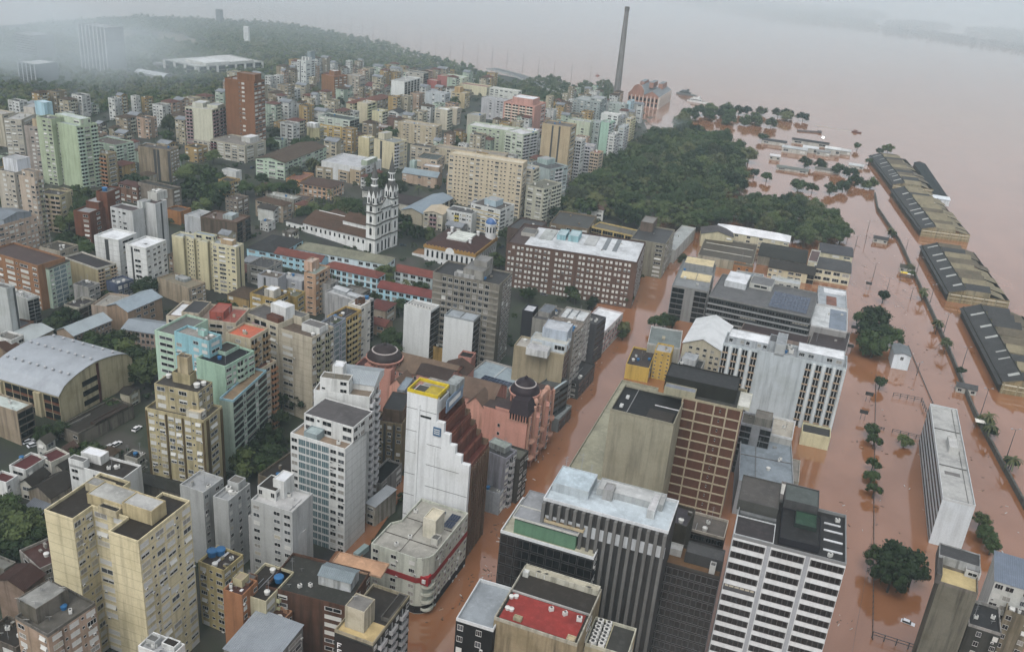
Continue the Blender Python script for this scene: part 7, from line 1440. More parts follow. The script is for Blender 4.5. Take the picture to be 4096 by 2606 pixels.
bld('office_tower','black glazed block with pale roof terrace and green glass penthouse',1.68,199.97,-.323,25.82,17.28,0,46,14,(.022,.022,.024),roof=('flat',(.46,.44,.34)),poly=[(0,0),(1,0),(1,.42),(.33,.42),(.33,1),(0,1)],F='GGGGGG',R='WnW',gk='thin',dirt=.15,clutter=0,parc=(.58,.6,.6),ex=[('box',.12,.1,.78,.4,4.2,(.15,.28,.18),(.3,.31,.32),None,'glass_penthouse'),('box',.08,.42,.31,.97,4.2,(.3,.31,.32),(.3,.31,.32),None,'glass_penthouse'),('box',.1,.07,.8,.415,.5,(.5,.5,.46),(.3,.31,.32),50,'penthouse_eave'),('box',.42,.14,.84,.36,.8,(.48,.4,.26),(.2,.14,.08),50.6,'plant_tray'),('ac',.62,.2,1.6),('ac',.7,.2,1.6)])
bld('office_building','weathered tan building with red painted roof deck and dark sunken roof',1.76,168.88,-.329,20.47,21.01,0,44,13,(.33,.27,.17),roof=('flat',(.07,.06,.05)),F='',R='_n_',dirt=.8,clutter=0,parc=(.42,.4,.33),ex=[('patch',.04,.06,.95,.52,(.4,.06,.05),.08),('box',.02,.9,.98,1,1.6,(.48,.46,.38),(.46,.43,.33)),('box',.03,.84,.1,.9,1.5,(.62,.63,.61),(.62,.64,.65)),('patch',0,.53,1,.545,(.4,.4,.38),.5),('tank',.05,.42,.7,False),('tank',.1,.45,.7,False),('tank',.08,.22,.7,False),('tank',.13,.22,.7,False),('ac',.55,.42,1.1),('ac',.72,.42,1.1),('box',.86,.02,.96,.1,1,(.5,.42,.28),(.48,.4,.26)),('box',.2,.08,.3,.14,1,(.4,.36,.24),(.4,.36,.24)),('ac',.9,.4,1.3),('ac',.3,.93,1.3),('ac',.85,.93,1.3),('ac',.2,.93,1.3)])
bld('office_building','black walled block with smooth grey roof and white rim beside the red roof deck',-7.15,169.64,-.298,9.42,15.75,0,42,12,(.03,.03,.032),roof=('flat',(.3,.33,.35)),F='n_n_',R='',sh=.2,dirt=.2,clutter=0,parc=(.52,.54,.54))
bld('office_building','cream walled roof yard with two rows of fans beside the red deck',23.86,169.52,-.299,10.47,10.08,0,38,11,(.42,.38,.26),roof=('flat',(.09,.085,.08)),F='',R='_n_',dirt=.5,clutter=0,parc=(.46,.45,.36),ex=[('patch',.45,.02,.47,.98,(.46,.42,.28),.5),('ac',.16,.08,1.5),('ac',.36,.08,1.5),('ac',.16,.21,1.5),('ac',.36,.21,1.5),('ac',.16,.34,1.5),('ac',.36,.34,1.5),('ac',.16,.47,1.5),('ac',.36,.47,1.5),('ac',.16,.6,1.5),('ac',.36,.6,1.5),('ac',.16,.73,1.5),('ac',.36,.73,1.5),('ac',.16,.86,1.5),('ac',.36,.86,1.5)])
bld('office_tower','black glass tower of small square panes with rusty roof ledge',45.67,200.72,-.304,15.45,9.84,0,40,14,(.025,.025,.028),roof=('flat',(.22,.13,.075)),F='gggggggggg',R='ggg',gk='pane',sh=0,dirt=.15,clutter=0,k0=0,parc=(.1,.09,.08),ex=[('box',.35,.35,1,.9,3.4,(.1,.1,.1),(.12,.12,.125)),('box',0,.5,.28,.8,2.2,(.42,.42,.4),(.4,.4,.38)),('box',.8,.1,.9,.3,3,(.45,.45,.43),(.17,.17,.16))])
bld('office_building','grey felt roofed tower top between the finned tower and the black glass panes',46.1,221.16,-.398,9.4,10,0,40,12,(.1,.085,.075),roof=('flat',(.085,.083,.088)),F='_n_',R='',dirt=.5,clutter=1)
bld('office_building','concrete ledged dark building between the brown panelled tower and the black glass panes',58.7,231.3,-.319,10.97,10,0,30,9,(.08,.075,.07),roof=('flat',(.17,.15,.13)),F='RR',R='',dirt=.5,clutter=2,parc=(.42,.38,.32))
bld('office_tower','white striped tower with dark ribbon windows and black roof, tallest at the lower right',59.72,190.04,-.294,27.13,22,0,58,17,(.6,.62,.62),roof=('flat',(.06,.058,.055)),F='RPRPR',R='',rh=.52,pc=(.36,.38,.4),pd=.15,dirt=.15,clutter=0,parc=(.26,.27,.27),ex=[('box',0,.02,.36,.42,.9,(.48,.5,.5),(.08,.07,.065)),('box',.4,.1,.76,.74,2,(.05,.05,.055),(.05,.052,.05),None,'plant_room'),('box',.52,.4,.72,.7,2.8,(.05,.07,.055),(.05,.11,.07),None,'plant_room'),('box',.4,.76,.72,1.15,4.2,(.11,.11,.11),(.13,.15,.135),None,'plant_room'),('box',-.02,.6,.36,1.2,3,(.12,.115,.11),(.13,.12,.11)),('patch',.8,.2,.97,.22,(.62,.64,.65),.3),('patch',.8,.4,.97,.42,(.62,.64,.65),.3),('patch',.8,.6,.97,.62,(.62,.64,.65),.3),('patch',.8,.75,.95,.77,(.62,.64,.65),.3),('ac',.86,.1,1.1),('ac',.92,.85,1.1),('patch',.02,.5,.36,.56,(.2,.21,.21),.5)])
bld('station_building','long white slab building with striped left flank standing in the brown water',158.12,278.32,-.319,10.85,79.84,0,19.57,6,(.56,.6,.62),roof=('flat',(.42,.42,.4)),F='',R='',L='RRRRRRRRRR',rh=.42,dirt=.2,parc=(.5,.52,.52),clutter=0,ex=[('box',.42,.48,.75,.6,2.6,(.5,.5,.48),(.48,.48,.46)),('patch',.05,.33,.95,.335,(.17,.17,.16),.3),('patch',.05,.72,.95,.725,(.17,.17,.16),.3),('patch',.2,.25,.7,.28,(.2,.19,.18),.1),('patch',.8,0,.81,1,(.17,.17,.16),.3)])
bld('office_building','tall stained grey blank tower with ochre roof terrace at the lower right',119.6,199.81,-.402,9.47,8.78,0,42,13,(.2,.19,.15),roof=('flat',(.52,.42,.22)),F='',R='n',dirt=.8,clutter=0,parc=(.22,.2,.17),ex=[('box',-.1,.98,1,1.7,3.5,(.36,.37,.37),(.09,.085,.09)),('box',.65,.85,1.05,1.2,2.2,(.46,.46,.44),(.2,.19,.18),None,'roof_room','n'),('box',-.12,0,.02,1.6,3,(.16,.155,.14),(.13,.12,.11))])
bld('office_building','white fronted block with blue grey metal roof at the right edge',146.55,218.56,-.396,10.29,13.73,0,30,9,(.52,.53,.5),roof=('shed',(.2,.24,.3),1.5),F='WW_W',R='',dirt=.4)
bld('office_building','dark roofed block with stained cream yard at the lower right corner',149.17,213.53,-.521,7.35,8.1,0,24,7,(.28,.24,.17),roof=('flat',(.12,.1,.09)),F='n_n',R='',dirt=.8,clutter=3,ex=[('box',.1,.1,.3,.3,1,(.62,.63,.61),(.62,.64,.65))])
bld('office_building','sooty dark block with white vertical fin at the bottom right edge',130.19,198.54,-.378,8.19,12,0,30,9,(.09,.085,.08),roof=('flat',(.06,.058,.055)),F='_n_n',R='',dirt=.8,clutter=2,parc=(.3,.29,.27))
bld('kiosk','small white pump house with grey roof in the water by the big trees',198.36,432.58,-.231,8.05,13,0,8.08,2,(.6,.65,.68),roof=('gable',(.2,.22,.23),1.2,'y','metal'),F='_n_',R='',dirt=.2,sh=0)
stepped_tower(-30.81,251.59,-0.3233)
culture_house(-3.20,305.63,-0.3689,12.96,19.48,0.00,25.00)
museum(-57.01,522.79,-0.3003,32.96,37.46,2.12,12.00)
church(-147.69,544.52,-0.4176,67.21,25.00,7.00,0.10)
culture_dome(-52.31,344.64,21,7.2,'domed pink drum with maroon roof and white ring, first of the two domes')
warehouse('nearest quay warehouse, cut by the right edge, with dark slate and mossy roofs',246.07,413.33,-0.2316,34,109.52,1)
warehouse('second quay warehouse with ochre end wall and mossy right roof',272.86,544.52,-0.2100,36,104.34,2)
warehouse('third quay warehouse with broad mossy ochre roof',311.67,691.29,-0.1727,36,133.78,3)
warehouse('farthest quay warehouse with dark roofs and ochre end wall',341.22,838.93,-0.1691,36,136.56,4)
bld('shed','pale roofed shed on the flooded quay, left',271.6,978.7,-0.3233,26,12,0,5,1,(.45,.44,.4),roof=('gable',(0.45, 0.47, 0.47),1.6,'x','metal'),F='n_n',sh=.2,dirt=.4)
bld('shed','white gabled shed on the flooded quay, middle',296.3,987.8,-0.3233,16,12,0,5,1,(.45,.44,.4),roof=('gable',(0.55, 0.57, 0.57),1.6,'x','metal'),F='n_n',sh=.2,dirt=.4)
bld('shed','grey shed on the flooded quay between the white ones',308.6,978.2,-0.3233,14,9,0,4,1,(.45,.44,.4),roof=('gable',(0.3, 0.3, 0.29),1.6,'x','metal'),F='n_n',sh=.2,dirt=.4)
bld('shed','white gabled shed on the flooded quay, right',320.1,987.6,-0.3233,16,14,0,6,1,(.45,.44,.4),roof=('gable',(0.6, 0.61, 0.6),1.6,'x','metal'),F='n_n',sh=.2,dirt=.4)
bld('shed','small white shed at the right end of the flooded quay',335.8,994.3,-0.3233,14,9,0,4,1,(.45,.44,.4),roof=('gable',(0.5, 0.51, 0.5),1.6,'x','metal'),F='n_n',sh=.2,dirt=.4)
bld('shed','low dark roofed shed at the left of the flooded quay',258.9,1016.5,-0.3233,26,9,0,4,1,(.45,.44,.4),roof=('gable',(0.08, 0.08, 0.08),1.6,'x','metal'),F='n_n',sh=.2,dirt=.4)
bld('shed','long low dark shed behind the white quay sheds',296.6,1034.5,-0.3233,40,7,0,4,1,(.45,.44,.4),roof=('gable',(0.07, 0.07, 0.07),1.6,'x','metal'),F='n_n',sh=.2,dirt=.4)
bld('shed','small white roofed hut by the flooded quay trees',248.2,932.7,-0.3233,10,8,0,4,1,(.45,.44,.4),roof=('gable',(0.55, 0.55, 0.55),1.6,'x','metal'),F='n_n',sh=.2,dirt=.4)
bld('shed','grey roofed hut right of the flooded quay trees',327.8,926.0,-0.3233,14,8,0,3,1,(.45,.44,.4),roof=('gable',(0.48, 0.5, 0.5),1.6,'x','metal'),F='n_n',sh=.2,dirt=.4)
bld('shed','low green flat roof behind the broad round tree',245.3,889.1,-0.3233,30,7,0,2.5,1,(.45,.44,.4),roof=('gable',(0.2, 0.22, 0.2),1.6,'x','metal'),F='n_n',sh=.2,dirt=.4)
bld('shed','low dark flat roof in the flooded park',285.2,897.4,-0.3233,24,7,0,2.5,1,(.45,.44,.4),roof=('gable',(0.2, 0.2, 0.18),1.6,'x','metal'),F='n_n',sh=.2,dirt=.4)
bld('shed','small dark shelter at the bend of the flood wall',265.6,663.4,-0.3233,10,6,0,3,1,(.45,.44,.4),roof=('gable',(0.1, 0.1, 0.1),1.6,'x','metal'),F='n_n',sh=.2,dirt=.4)
bld('shed','dark shelter on the flood wall by the yellow awning',261.4,596.2,-0.3233,9,5,0,3.5,1,(.45,.44,.4),roof=('gable',(0.13, 0.12, 0.1),1.6,'x','metal'),F='n_n',sh=.2,dirt=.4)
bld('shed','flat shelter on the flood wall',222.8,410.0,-0.3233,9,5,0,3,1,(.45,.44,.4),roof=('gable',(0.12, 0.12, 0.12),1.6,'x','metal'),F='n_n',sh=.2,dirt=.4)
chimney(105.9,1170.3)
power_plant([(122.5, 1196.3, 16.0), (161.6, 1183.5, 16.0), (190.2, 1251.8, 16.0)])
viaduct([(-63.7, 1365.6), (-25.0, 1322.8), (18.8, 1228.9), (55.2, 1170.2), (74.8, 1128.5)])
bld('office_tower','tall ghostly slab tower with pale vertical ribs half lost in mist',-533.67,1090.72,-.428,44.03,26,3.35,51.91,20,(.26,.27,.27),roof=('flat',(.3,.3,.3)),F='PGPGPGPGPGPGPGP',R='',pc=(.58,.58,.56),pd=.8,dirt=.2,near=False)
bld('office_tower','banded tower fading in mist at the far left edge',-623.51,1115.4,-.393,34.63,26,3.39,32.31,11,(.33,.33,.32),roof=('flat',(.3,.3,.3)),F='RRRR',R='',dirt=.2,near=False)
bld('office_building','pale glazed block with white mullions under the banded misty tower',-547.59,977.78,-.358,24.7,30,4.76,20.28,7,(.3,.33,.35),roof=('flat',(.55,.55,.53)),F='PGPGPGPGP',R='',pc=(.6,.62,.62),dirt=.2,near=False)
bld('assembly_building','long low assembly building with white roof slabs and pale columns on the wooded hill',-462.65,1156.46,-.572,65.54,103.41,2.38,11,2,(.38,.39,.37),roof=('flat',(.42,.43,.41)),F='PGPGPGP',R='PGPGPGPGPGPGPGP',pc=(.6,.6,.57),pd=.8,dirt=.3,near=False,ex=[('box',.35,.15,.95,.5,3.5,(.58,.58,.55),(.6,.61,.6)),('box',.1,.55,.9,.9,2,(.4,.4,.38),(.5,.5,.48))])
bld('stage_building','curved white canopy stage building in the misty park',-463.88,1074.06,-.387,43.68,14,3.23,5,1,(.45,.46,.46),roof=('barrel',(.5,.52,.53),3,'x','metal'),F='',R='',dirt=.3,near=False)
bld('park_building','small square grey park building below the assembly building',-476.34,1158.96,.094,17,12,2.19,5,1,(.35,.35,.35),roof=('flat',(.42,.42,.42)),F='nn',R='',dirt=.3,near=False)
bld('monument','plain white monument slab standing on the wooded hill',-448.3,1438.3,-0.323,9,4,5,24.4,1,(0.62, 0.63, 0.62),roof=('flat',(0.62, 0.63, 0.62)),dirt=.3,near=False,clutter=0,cat='monument')
bld('monument','dark square chimney stack on the wooded skyline',-566.7,1664.3,-0.323,9,9,5,23.1,1,(0.16, 0.17, 0.17),roof=('flat',(0.16, 0.17, 0.17)),dirt=.3,near=False,clutter=0,cat='monument')
# ---------------- trees, street furniture, vehicles, boats
scatter_trees([(26.8, 641.3), (37.8, 706.1), (59.7, 771.3), (92.5, 860.3), (130.6, 969.2), (170.8, 1048.3), (205.6, 997.6), (224.1, 919.2), (186.1, 771.5), (160.1, 718.4), (132.4, 651.9), (114.4, 635.6), (95.3, 629.8), (77.4, 635.0), (61.4, 675.8), (44.0, 646.8)],13.5,8.5,11.5,9.5,'of the riverside park canopy','trees of the riverside park canopy',11,92)
woodland([(26.8, 641.3), (37.8, 706.1), (59.7, 771.3), (92.5, 860.3), (130.6, 969.2), (170.8, 1048.3), (205.6, 997.6), (224.1, 919.2), (186.1, 771.5), (160.1, 718.4), (132.4, 651.9), (114.4, 635.6), (95.3, 629.8), (77.4, 635.0), (61.4, 675.8), (44.0, 646.8)],9.5,6.5,8.5,8,'park_canopy',(),5)
scatter_trees([(135.0, 676.7), (167.2, 717.7), (207.0, 741.3), (247.2, 733.4), (246.3, 670.9), (236.1, 644.4), (205.6, 629.6), (175.6, 660.7), (146.9, 660.9)],12,7.5,10,8,'of the avenue grove','trees of the avenue grove',12,36)
woodland([(135.0, 676.7), (167.2, 717.7), (207.0, 741.3), (247.2, 733.4), (246.3, 670.9), (236.1, 644.4), (205.6, 629.6), (175.6, 660.7), (146.9, 660.9)],9.5,6,7.5,9,'park_canopy',(),4.5)
scatter_trees([(191.8, 1150.3), (237.1, 1203.8), (275.4, 1229.7), (351.9, 1198.0), (333.5, 1131.5), (283.6, 1114.1), (189.2, 1102.9)],10.5,8.5,11,6,'of the river grove','trees of the river grove',13,24)
tree(245.6,807.7,9.5,5,'broad round tree alone in the pink flood water right of the park',k=0)
tree(256.0,800.3,6,5,'smaller tree touching the broad round tree in the flood',k=0)
tree(321.2,839.6,9,5,'large tree at the right end of the flooded park row',k=0)
tree(309.9,847.5,8.5,5,'tree left of the large tree at the end of the flooded park row',k=0)
tree(289.1,818.6,8,5,'thin tree in the middle of the flooded park row',k=0)
tree(273.7,805.2,7,5,'small tree at the left of the flooded park row',k=0)
tree(314.0,880.1,8,5,'tree behind the flooded park row near the white sheds',k=0)
tree(307.1,891.7,8,5,'dark tree before the sheds on the flooded quay',k=0)
tree(291.7,904.1,8,5,'low tree by the white sheds, left one',k=0)
tree(278.5,910.3,8,5,'low tree by the white sheds, far left one',k=0)
tree(222.6,832.3,6,5,'small tree standing in the flooded park square',k=0)
tree(212.8,841.9,6,5,'small dark tree at the edge of the flooded park square',k=0)
tree(261.7,1027.5,7,5,'lone small tree in the water between the two groves',k=0)
tree(401.1,1023.4,7.5,5,'lone dark tree at the far tip of the quay warehouses',k=0)
tree(385.9,1005.9,4.5,5,'small bush tree beside the tip of the quay warehouses',k=0)
tree(367.3,1024.2,5,5,'small leaning tree left of the quay tip',k=0)
tree(354.6,946.1,4.5,5,'small tree between the sheds and the quay road',k=0)
tree(207.4,486.1,9.5,7,'big dark tree in the avenue, top of the large clump by the pump house',k=0)
tree(197.8,464.8,10.5,7,'big dark tree in the avenue, middle of the large clump by the pump house',k=0)
tree(192.0,443.9,10,7,'big dark tree in the avenue, nearest of the large clump by the pump house',k=0)
tree(209.5,463.3,7,6,'leafy tree leaning right behind the pump house',k=0)
tree(200.5,486.0,6.5,6,'smaller tree on the left of the large avenue clump',k=0)
tree(227.1,530.2,4.5,5,'sparse tree above the large avenue clump',k=0)
tree(182.8,405.3,3.6,4,'small tree on the median below the pump house',k=0)
tree(161.6,354.2,4.2,4,'dark median tree above the railed path, upper one',k=0)
tree(159.6,344.8,3.8,4,'dark median tree above the railed path, lower one',k=0)
tree(152.4,324.8,3.6,4,'dark median tree left of the long slab building, upper one',k=0)
tree(148.5,314.7,3.4,4,'dark median tree left of the long slab building, middle one',k=0)
tree(146.3,305.1,3.6,4,'dark median tree left of the long slab building, lowest one',k=0)
tree(174.5,348.9,4.2,3,'spindly tree left of the head of the long slab building',k=0)
tree(137.9,254.4,9,7,'large dark tree by the tall stained blank tower',k=0)
tree(131.9,258.5,5.5,6,'smaller dark tree left of the large one by the stained tower',k=0)
tree(132.4,247.9,7,6,'low spreading tree in front of the large dark tree',k=0)
tree(140.9,251.6,6,6,'dark tree against the flank of the stained tower',k=0)
tree(181.2,290.1,4.5,4,'small dark tree right of the long slab building, upper one',k=0)
tree(179.4,281.1,4.5,4,'small dark tree right of the long slab building, middle one',k=0)
tree(178.4,274.3,4,4,'small dark tree right of the long slab building, lowest one',k=0)
tree(265.3,585.4,3,3,'small tuft tree on the flood wall above the yellow awning',k=0)
tree(257.6,545.0,3.4,3,'leafy tree on the flood wall below the yellow awning',k=0)
tree(246.5,494.1,3.6,3,'leafy tree on the wall level with the solar roof',k=0)
tree(240.6,467.6,3.4,3,'second leafy tree on the wall level with the pump house',k=0)
tree(233.3,429.8,2.8,3,'bush tree on the wall below the pump house',k=0)
tree(220.7,374.3,4,3,'tree on the wall beside the white roofed hut, upper',k=0)
tree(219.4,366.2,4,3,'tree on the wall beside the white roofed hut, lower',k=0)
tree(215.7,338.6,3.4,3,'bush tree on the near flood wall by the last mast',k=0)
tree(286.3,681.8,4,3,'round tree where the flood wall bends to the quay',k=0)
tree(-171.8,344.0,9,8,'courtyard tree beside the arcaded school wing, upper left',k=0)
tree(-167.5,350.5,8,8,'courtyard tree beside the arcaded school wing, top',k=0)
tree(-161.0,341.7,9,8,'courtyard tree behind the curved hall, middle',k=0)
tree(-155.3,339.8,9,8,'courtyard tree behind the curved hall, right',k=0)
tree(-148.0,333.6,9,8,'courtyard tree between the curved hall and turquoise block',k=0)
tree(-148.9,342.5,7,8,'courtyard tree against the mint block wall',k=0)
tree(-150.6,332.7,6,5,'courtyard tree low behind the hall end wall',k=0)
tree(-180.0,352.3,6,6,'courtyard tree near the school gable',k=0)
tree(-153.3,309.2,4.5,3,'bush tree on the roof line of the derelict low building',k=0)
tree(-163.5,285.5,5,4,'dark street tree in front of the curved hall',k=0)
tree(-166.2,283.2,5,4,'second dark street tree in front of the curved hall',k=0)
tree(-148.9,274.2,6,4,'dark verge tree below the derelict building, left',k=0)
tree(-144.6,274.7,6,4,'dark verge tree below the derelict building, right',k=0)
tree(-203.0,370.2,6,5,'tree above the long school wing',k=0)
tree(-203.1,362.5,5,5,'small tree left of the long school wing',k=0)
tree(-200.4,374.7,6,5,'palm like tree above the school wing ridge',k=0)
tree(-149.4,230.5,9,7,'big black green tree at the left edge, upper',k=0)
tree(-146.5,222.9,10,7,'big black green tree at the left edge, middle',k=0)
tree(-142.1,221.9,9,7,'big black green tree at the left edge, right',k=0)
tree(-142.0,216.9,8,6,'big black green tree at the left edge, lower',k=0)
tree(-154.8,235.6,7,6,'dark tree behind the left edge clump',k=0)
tree(-89.2,286.2,8,6,'dark tree at the foot of the cream brown block',k=0)
tree(-88.5,299.0,7,6,'dark tree between the cream brown block and the teal tower',k=0)
tree(-90.5,280.1,8,6,'dark courtyard tree at the foot of the mint tower',k=0)
tree(-90.9,279.7,8,6,'dark courtyard tree above the grey slab, left',k=0)
tree(-86.5,284.3,8,6,'dark courtyard tree above the grey slab, right',k=0)
tree(-83.2,327.1,6,6,'dark tree behind the roof of the teal tower',k=0)
tree(-91.1,325.6,6,6,'dark tree at the foot of the beige slab',k=0)
tree(-89.9,316.3,5,5,'dark bush tree left of the teal tower',k=0)
tree(-68.7,385.7,6,6,'garden tree below the brown banded block',k=0)
tree(-56.7,395.1,7,7,'garden tree left of the white windowless slab',k=0)
tree(-54.6,385.6,6,6,'garden tree beside the first dome',k=0)
tree(-66.5,379.5,6,5,'garden tree left of the first dome',k=0)
tree(-70.7,365.7,5,5,'garden tree at the foot of the ochre block',k=0)
tree(-233.6,613.1,9,9,'great dark tree clump left of the grid block, top left',k=0)
tree(-226.3,617.7,10,9,'great dark tree clump left of the grid block, top',k=0)
tree(-211.8,601.4,10,9,'great dark tree clump left of the grid block, right',k=0)
tree(-217.3,582.0,10,9,'great dark tree clump left of the grid block, middle',k=0)
tree(-200.8,585.5,8,8,'great dark tree clump left of the grid block, far right',k=0)
tree(-203.3,565.9,10,8,'great dark tree clump left of the grid block, lower',k=0)
tree(-213.7,565.7,8,7,'great dark tree clump left of the grid block, lower left',k=0)
tree(-194.8,562.7,7,7,'great dark tree clump left of the grid block, lower right',k=0)
tree(-202.2,552.2,7,5,'tree at the foot of the great dark clump',k=0)
tree(-271.2,541.5,9,8,'dark tree left of the brick block, top',k=0)
tree(-268.7,525.0,9,8,'dark tree left of the brick block, upper',k=0)
tree(-263.8,505.6,9,8,'dark tree left of the brick block, middle',k=0)
tree(-258.9,493.9,8,7,'dark tree left of the brick block, lower',k=0)
tree(-279.4,550.0,7,7,'dark tree behind the brick block clump',k=0)
tree(-261.7,588.1,8,7,'dark tree under the pale olive block',k=0)
tree(-256.0,589.5,7,6,'dark tree right of the pale olive block',k=0)
tree(-230.0,455.2,7,6,'tree left of the white twin blocks, lower',k=0)
tree(-239.6,468.3,6,6,'tree left of the white twin blocks, upper',k=0)
tree(-250.5,466.5,6,5,'tree behind the low dark roofed block',k=0)
tree(-250.2,475.3,5,5,'small tree behind the low dark roofed block',k=0)
tree(-184.2,417.1,7,6,'dark tree between the white twin and tan block',k=0)
tree(-184.8,413.2,6,5,'dark tree below the white twin block',k=0)
tree(-196.5,401.5,5,4,'bush tree under the blue painted house',k=0)
tree(-140.2,400.5,6,5,'dark tree below the pale yellow apartments',k=0)
tree(-138.4,406.0,5,5,'second dark tree below the pale yellow apartments',k=0)
tree(-189.3,598.4,7,6,'tree at the left end of the stained row',k=0)
tree(-256.2,661.5,6,6,'tree between the tan slab and grid block',k=0)
tree(-135.2,562.1,8,7,'tree in the convent garden, left')
tree(-126.7,561.0,8,7,'tree in the convent garden, beside the palm')
tree(-116.7,565.7,9,8,'dense tree before the near church tower, left')
tree(-112.1,577.6,9,8,'dense tree before the near church tower, top')
tree(-106.9,561.2,9,8,'dense tree before the near church tower, low')
tree(-111.4,556.7,8,7,'dense tree behind the nave roof')
tree(-138.4,555.8,7,6,'tree left of the convent garden')
tree(-103.4,647.6,9,8,'tree behind the far spire, left')
tree(-109.1,640.0,8,8,'tree behind the near spire')
tree(-89.4,637.7,7,7,'tree right of the far spire')
tree(-75.9,570.8,6,7,'dark cypress shaped tree right of the far tower')
tree(-73.0,560.5,6,6,'dark tree below the cypress shaped tree')
tree(-65.5,556.2,7,5,'dark tree on the church square')
tree(-58.8,557.6,7,5,'dark tree between the square and yellow apartments')
tree(-169.3,601.4,7,7,'tree left of the peach mansion, left')
tree(-160.3,603.4,8,7,'tree left of the peach mansion, right')
tree(-177.9,600.6,6,6,'tree in the gardens left of the mansion')
tree(-159.7,671.8,7,7,'tree beside the white walled block')
tree(-167.2,650.7,6,6,'tree behind the orange terracotta house')
tree(-185.7,627.9,6,6,'yellow green tree by the pale green block')
tree(-73.6,480.0,7,6,'round tree on the convent front')
tree(-72.4,469.6,6,5,'tree below the round convent tree')
tree(-52.9,470.4,5,4,'small tree in the convent palm yard')
tree(-59.9,437.3,6,5,'tree at the end of the blue wing')
tree(-73.9,447.4,4,4,'small tree in the blue wing corner')
tree(-101.9,464.0,4,4,'small tree at the blue wing left end')
tree(-9.4,578.0,6,6,'tree right of the museum, upper')
tree(-13.9,528.7,6,6,'tree right of the museum, lower')
tree(-10.9,524.2,5,5,'bush tree between museum and brown block')
tree(32.0,485.7,5,7,'dark street tree before the brown stone block, left')
tree(34.4,480.8,4.5,6,'dark street tree before the brown stone block, lower left')
tree(44.6,475.9,4.5,5,'street tree before the brown stone block, middle')
tree(64.7,487.3,4.5,5,'street tree at the brown stone block corner')
tree(7.3,479.3,5,5,'street tree left in front of the brown stone block')
tree(107.6,566.5,4.5,5,'tree beside the concrete office terraces')
tree(30.0,662.3,7,7,'tree left of the white villa')
tree(24.9,635.7,7,7,'tree below left of the white villa')
tree(63.7,660.0,6,6,'tree right of the white villa')
tree(77.0,455.0,5,5,'dark street tree before the flat grey roofed block, left')
tree(82.0,457.7,5,5,'dark street tree before the flat grey roofed block, middle')
tree(87.3,458.9,5,5,'dark street tree before the flat grey roofed block, right')
tree(58.5,441.6,4.5,6,'dark tree beside the red and white house')
tree(58.5,438.1,4,4,'low dark tree beside the red and white house')
tree(148.7,466.5,4,6,'flowering yellow tree behind the white hotel')
tree(150.8,459.6,3,5,'small yellow flowering tree behind the white hotel')
tree(-229.7,901.3,8,7,'tree in the dense gardens below the orange brick block, left')
tree(-205.6,892.6,8,7,'tree in the dense gardens below the orange brick block, middle')
tree(-199.1,920.8,7,7,'tree in the dense gardens below the orange brick block, right')
tree(-197.6,949.3,6,8,'cypress like tree beside the cream terrace')
tree(-225.1,987.6,7,7,'tree under the orange brick block')
tree(-238.5,1015.3,7,7,'tree left under the orange brick block')
tree(-86.5,1042.4,8,7,'round tree among pale blocks in the middle distance')
tree(-122.6,809.8,8,7,'tree between the ochre block and beige comb block')
tree(-117.2,935.7,7,6,'tree at the foot of the white slab tower, left')
tree(-107.8,949.1,7,6,'tree at the foot of the white slab tower, right')
tree(-183.2,752.7,7,6,'light green tree behind the pale green block')
tree(-188.6,741.8,7,6,'dark tree behind the pale green block')
tree(-211.3,760.7,8,7,'tree below the brown brick tower')
tree(-209.8,732.9,7,6,'second tree below the brown brick tower')
tree(-66.2,809.8,7,6,'tree between the beige comb and green comb blocks')
tree(-59.9,781.4,6,6,'second tree between the two comb blocks')
tree(-307.1,771.8,8,8,'tree left of the cream slab tower')
tree(-293.2,728.6,7,7,'tree below left of the cream slab tower')
tree(-335.5,733.6,5,6,'tree among the far left roofs')
tree(-236.6,674.1,7,7,'tree before the grid fronted block')
palm(-131.9,600.5,9,'tall palm before the peach mansion')
palm(-124.8,590.8,8,'palm right of the tall mansion palm')
palm(-59.5,466.0,8,'palm in the convent yard, left')
palm(-76.8,648.3,7,'palm by the chapel wall')
palm(-64.9,435.5,8,'palm beside the blue wing end')
palm(15.0,509.2,13,'tall street palm before the brown stone block, left')
palm(40.1,502.1,13,'tall street palm before the brown stone block, middle')
palm(55.3,500.5,13,'tall street palm before the brown stone block, right')
palm(96.9,480.7,10,'palm before the grey concrete office')
palm(112.2,476.3,8,'palm in front of the dark glazed office')
palm(255.0,539.6,8,'palm on the flood wall, upper')
palm(242.4,485.5,8,'palm on the flood wall above the pump house, first')
palm(236.1,457.4,8,'palm on the flood wall above the pump house, second')
palm(267.5,594.7,6,'palm by the yellow awning')
palm(221.0,373.0,7,'palm like tree by the white hut on the flood wall')
palm(217.2,362.5,7,'second palm like tree by the white hut')
palm(213.7,334.0,7,'palm on the near flood wall')
palm(283.7,679.8,7,'palm at the bend of the flood wall')
flood_wall([(318.0, 817.0), (302.2, 762.2), (287.0, 667.5), (259.2, 545.8), (239.2, 458.2), (221.7, 386.6), (214.6, 349.0), (207.6, 309.7), (200.3, 268.3)])
mast(246.1,644.5,9,'dark steel lamp mast by the flood wall','lamp masts along the flooded avenue')
mast(237.5,578.6,10,'dark steel lamp mast by the flood wall','lamp masts along the flooded avenue')
mast(281.6,640.7,11,'dark steel lamp mast by the flood wall','lamp masts along the flooded avenue')
mast(273.8,597.4,11,'dark steel lamp mast by the flood wall','lamp masts along the flooded avenue')
mast(236.4,549.6,10,'dark steel lamp mast by the flood wall','lamp masts along the flooded avenue')
mast(260.1,538.6,12,'dark steel lamp mast by the flood wall','lamp masts along the flooded avenue')
mast(247.1,485.8,13,'dark steel lamp mast by the flood wall','lamp masts along the flooded avenue')
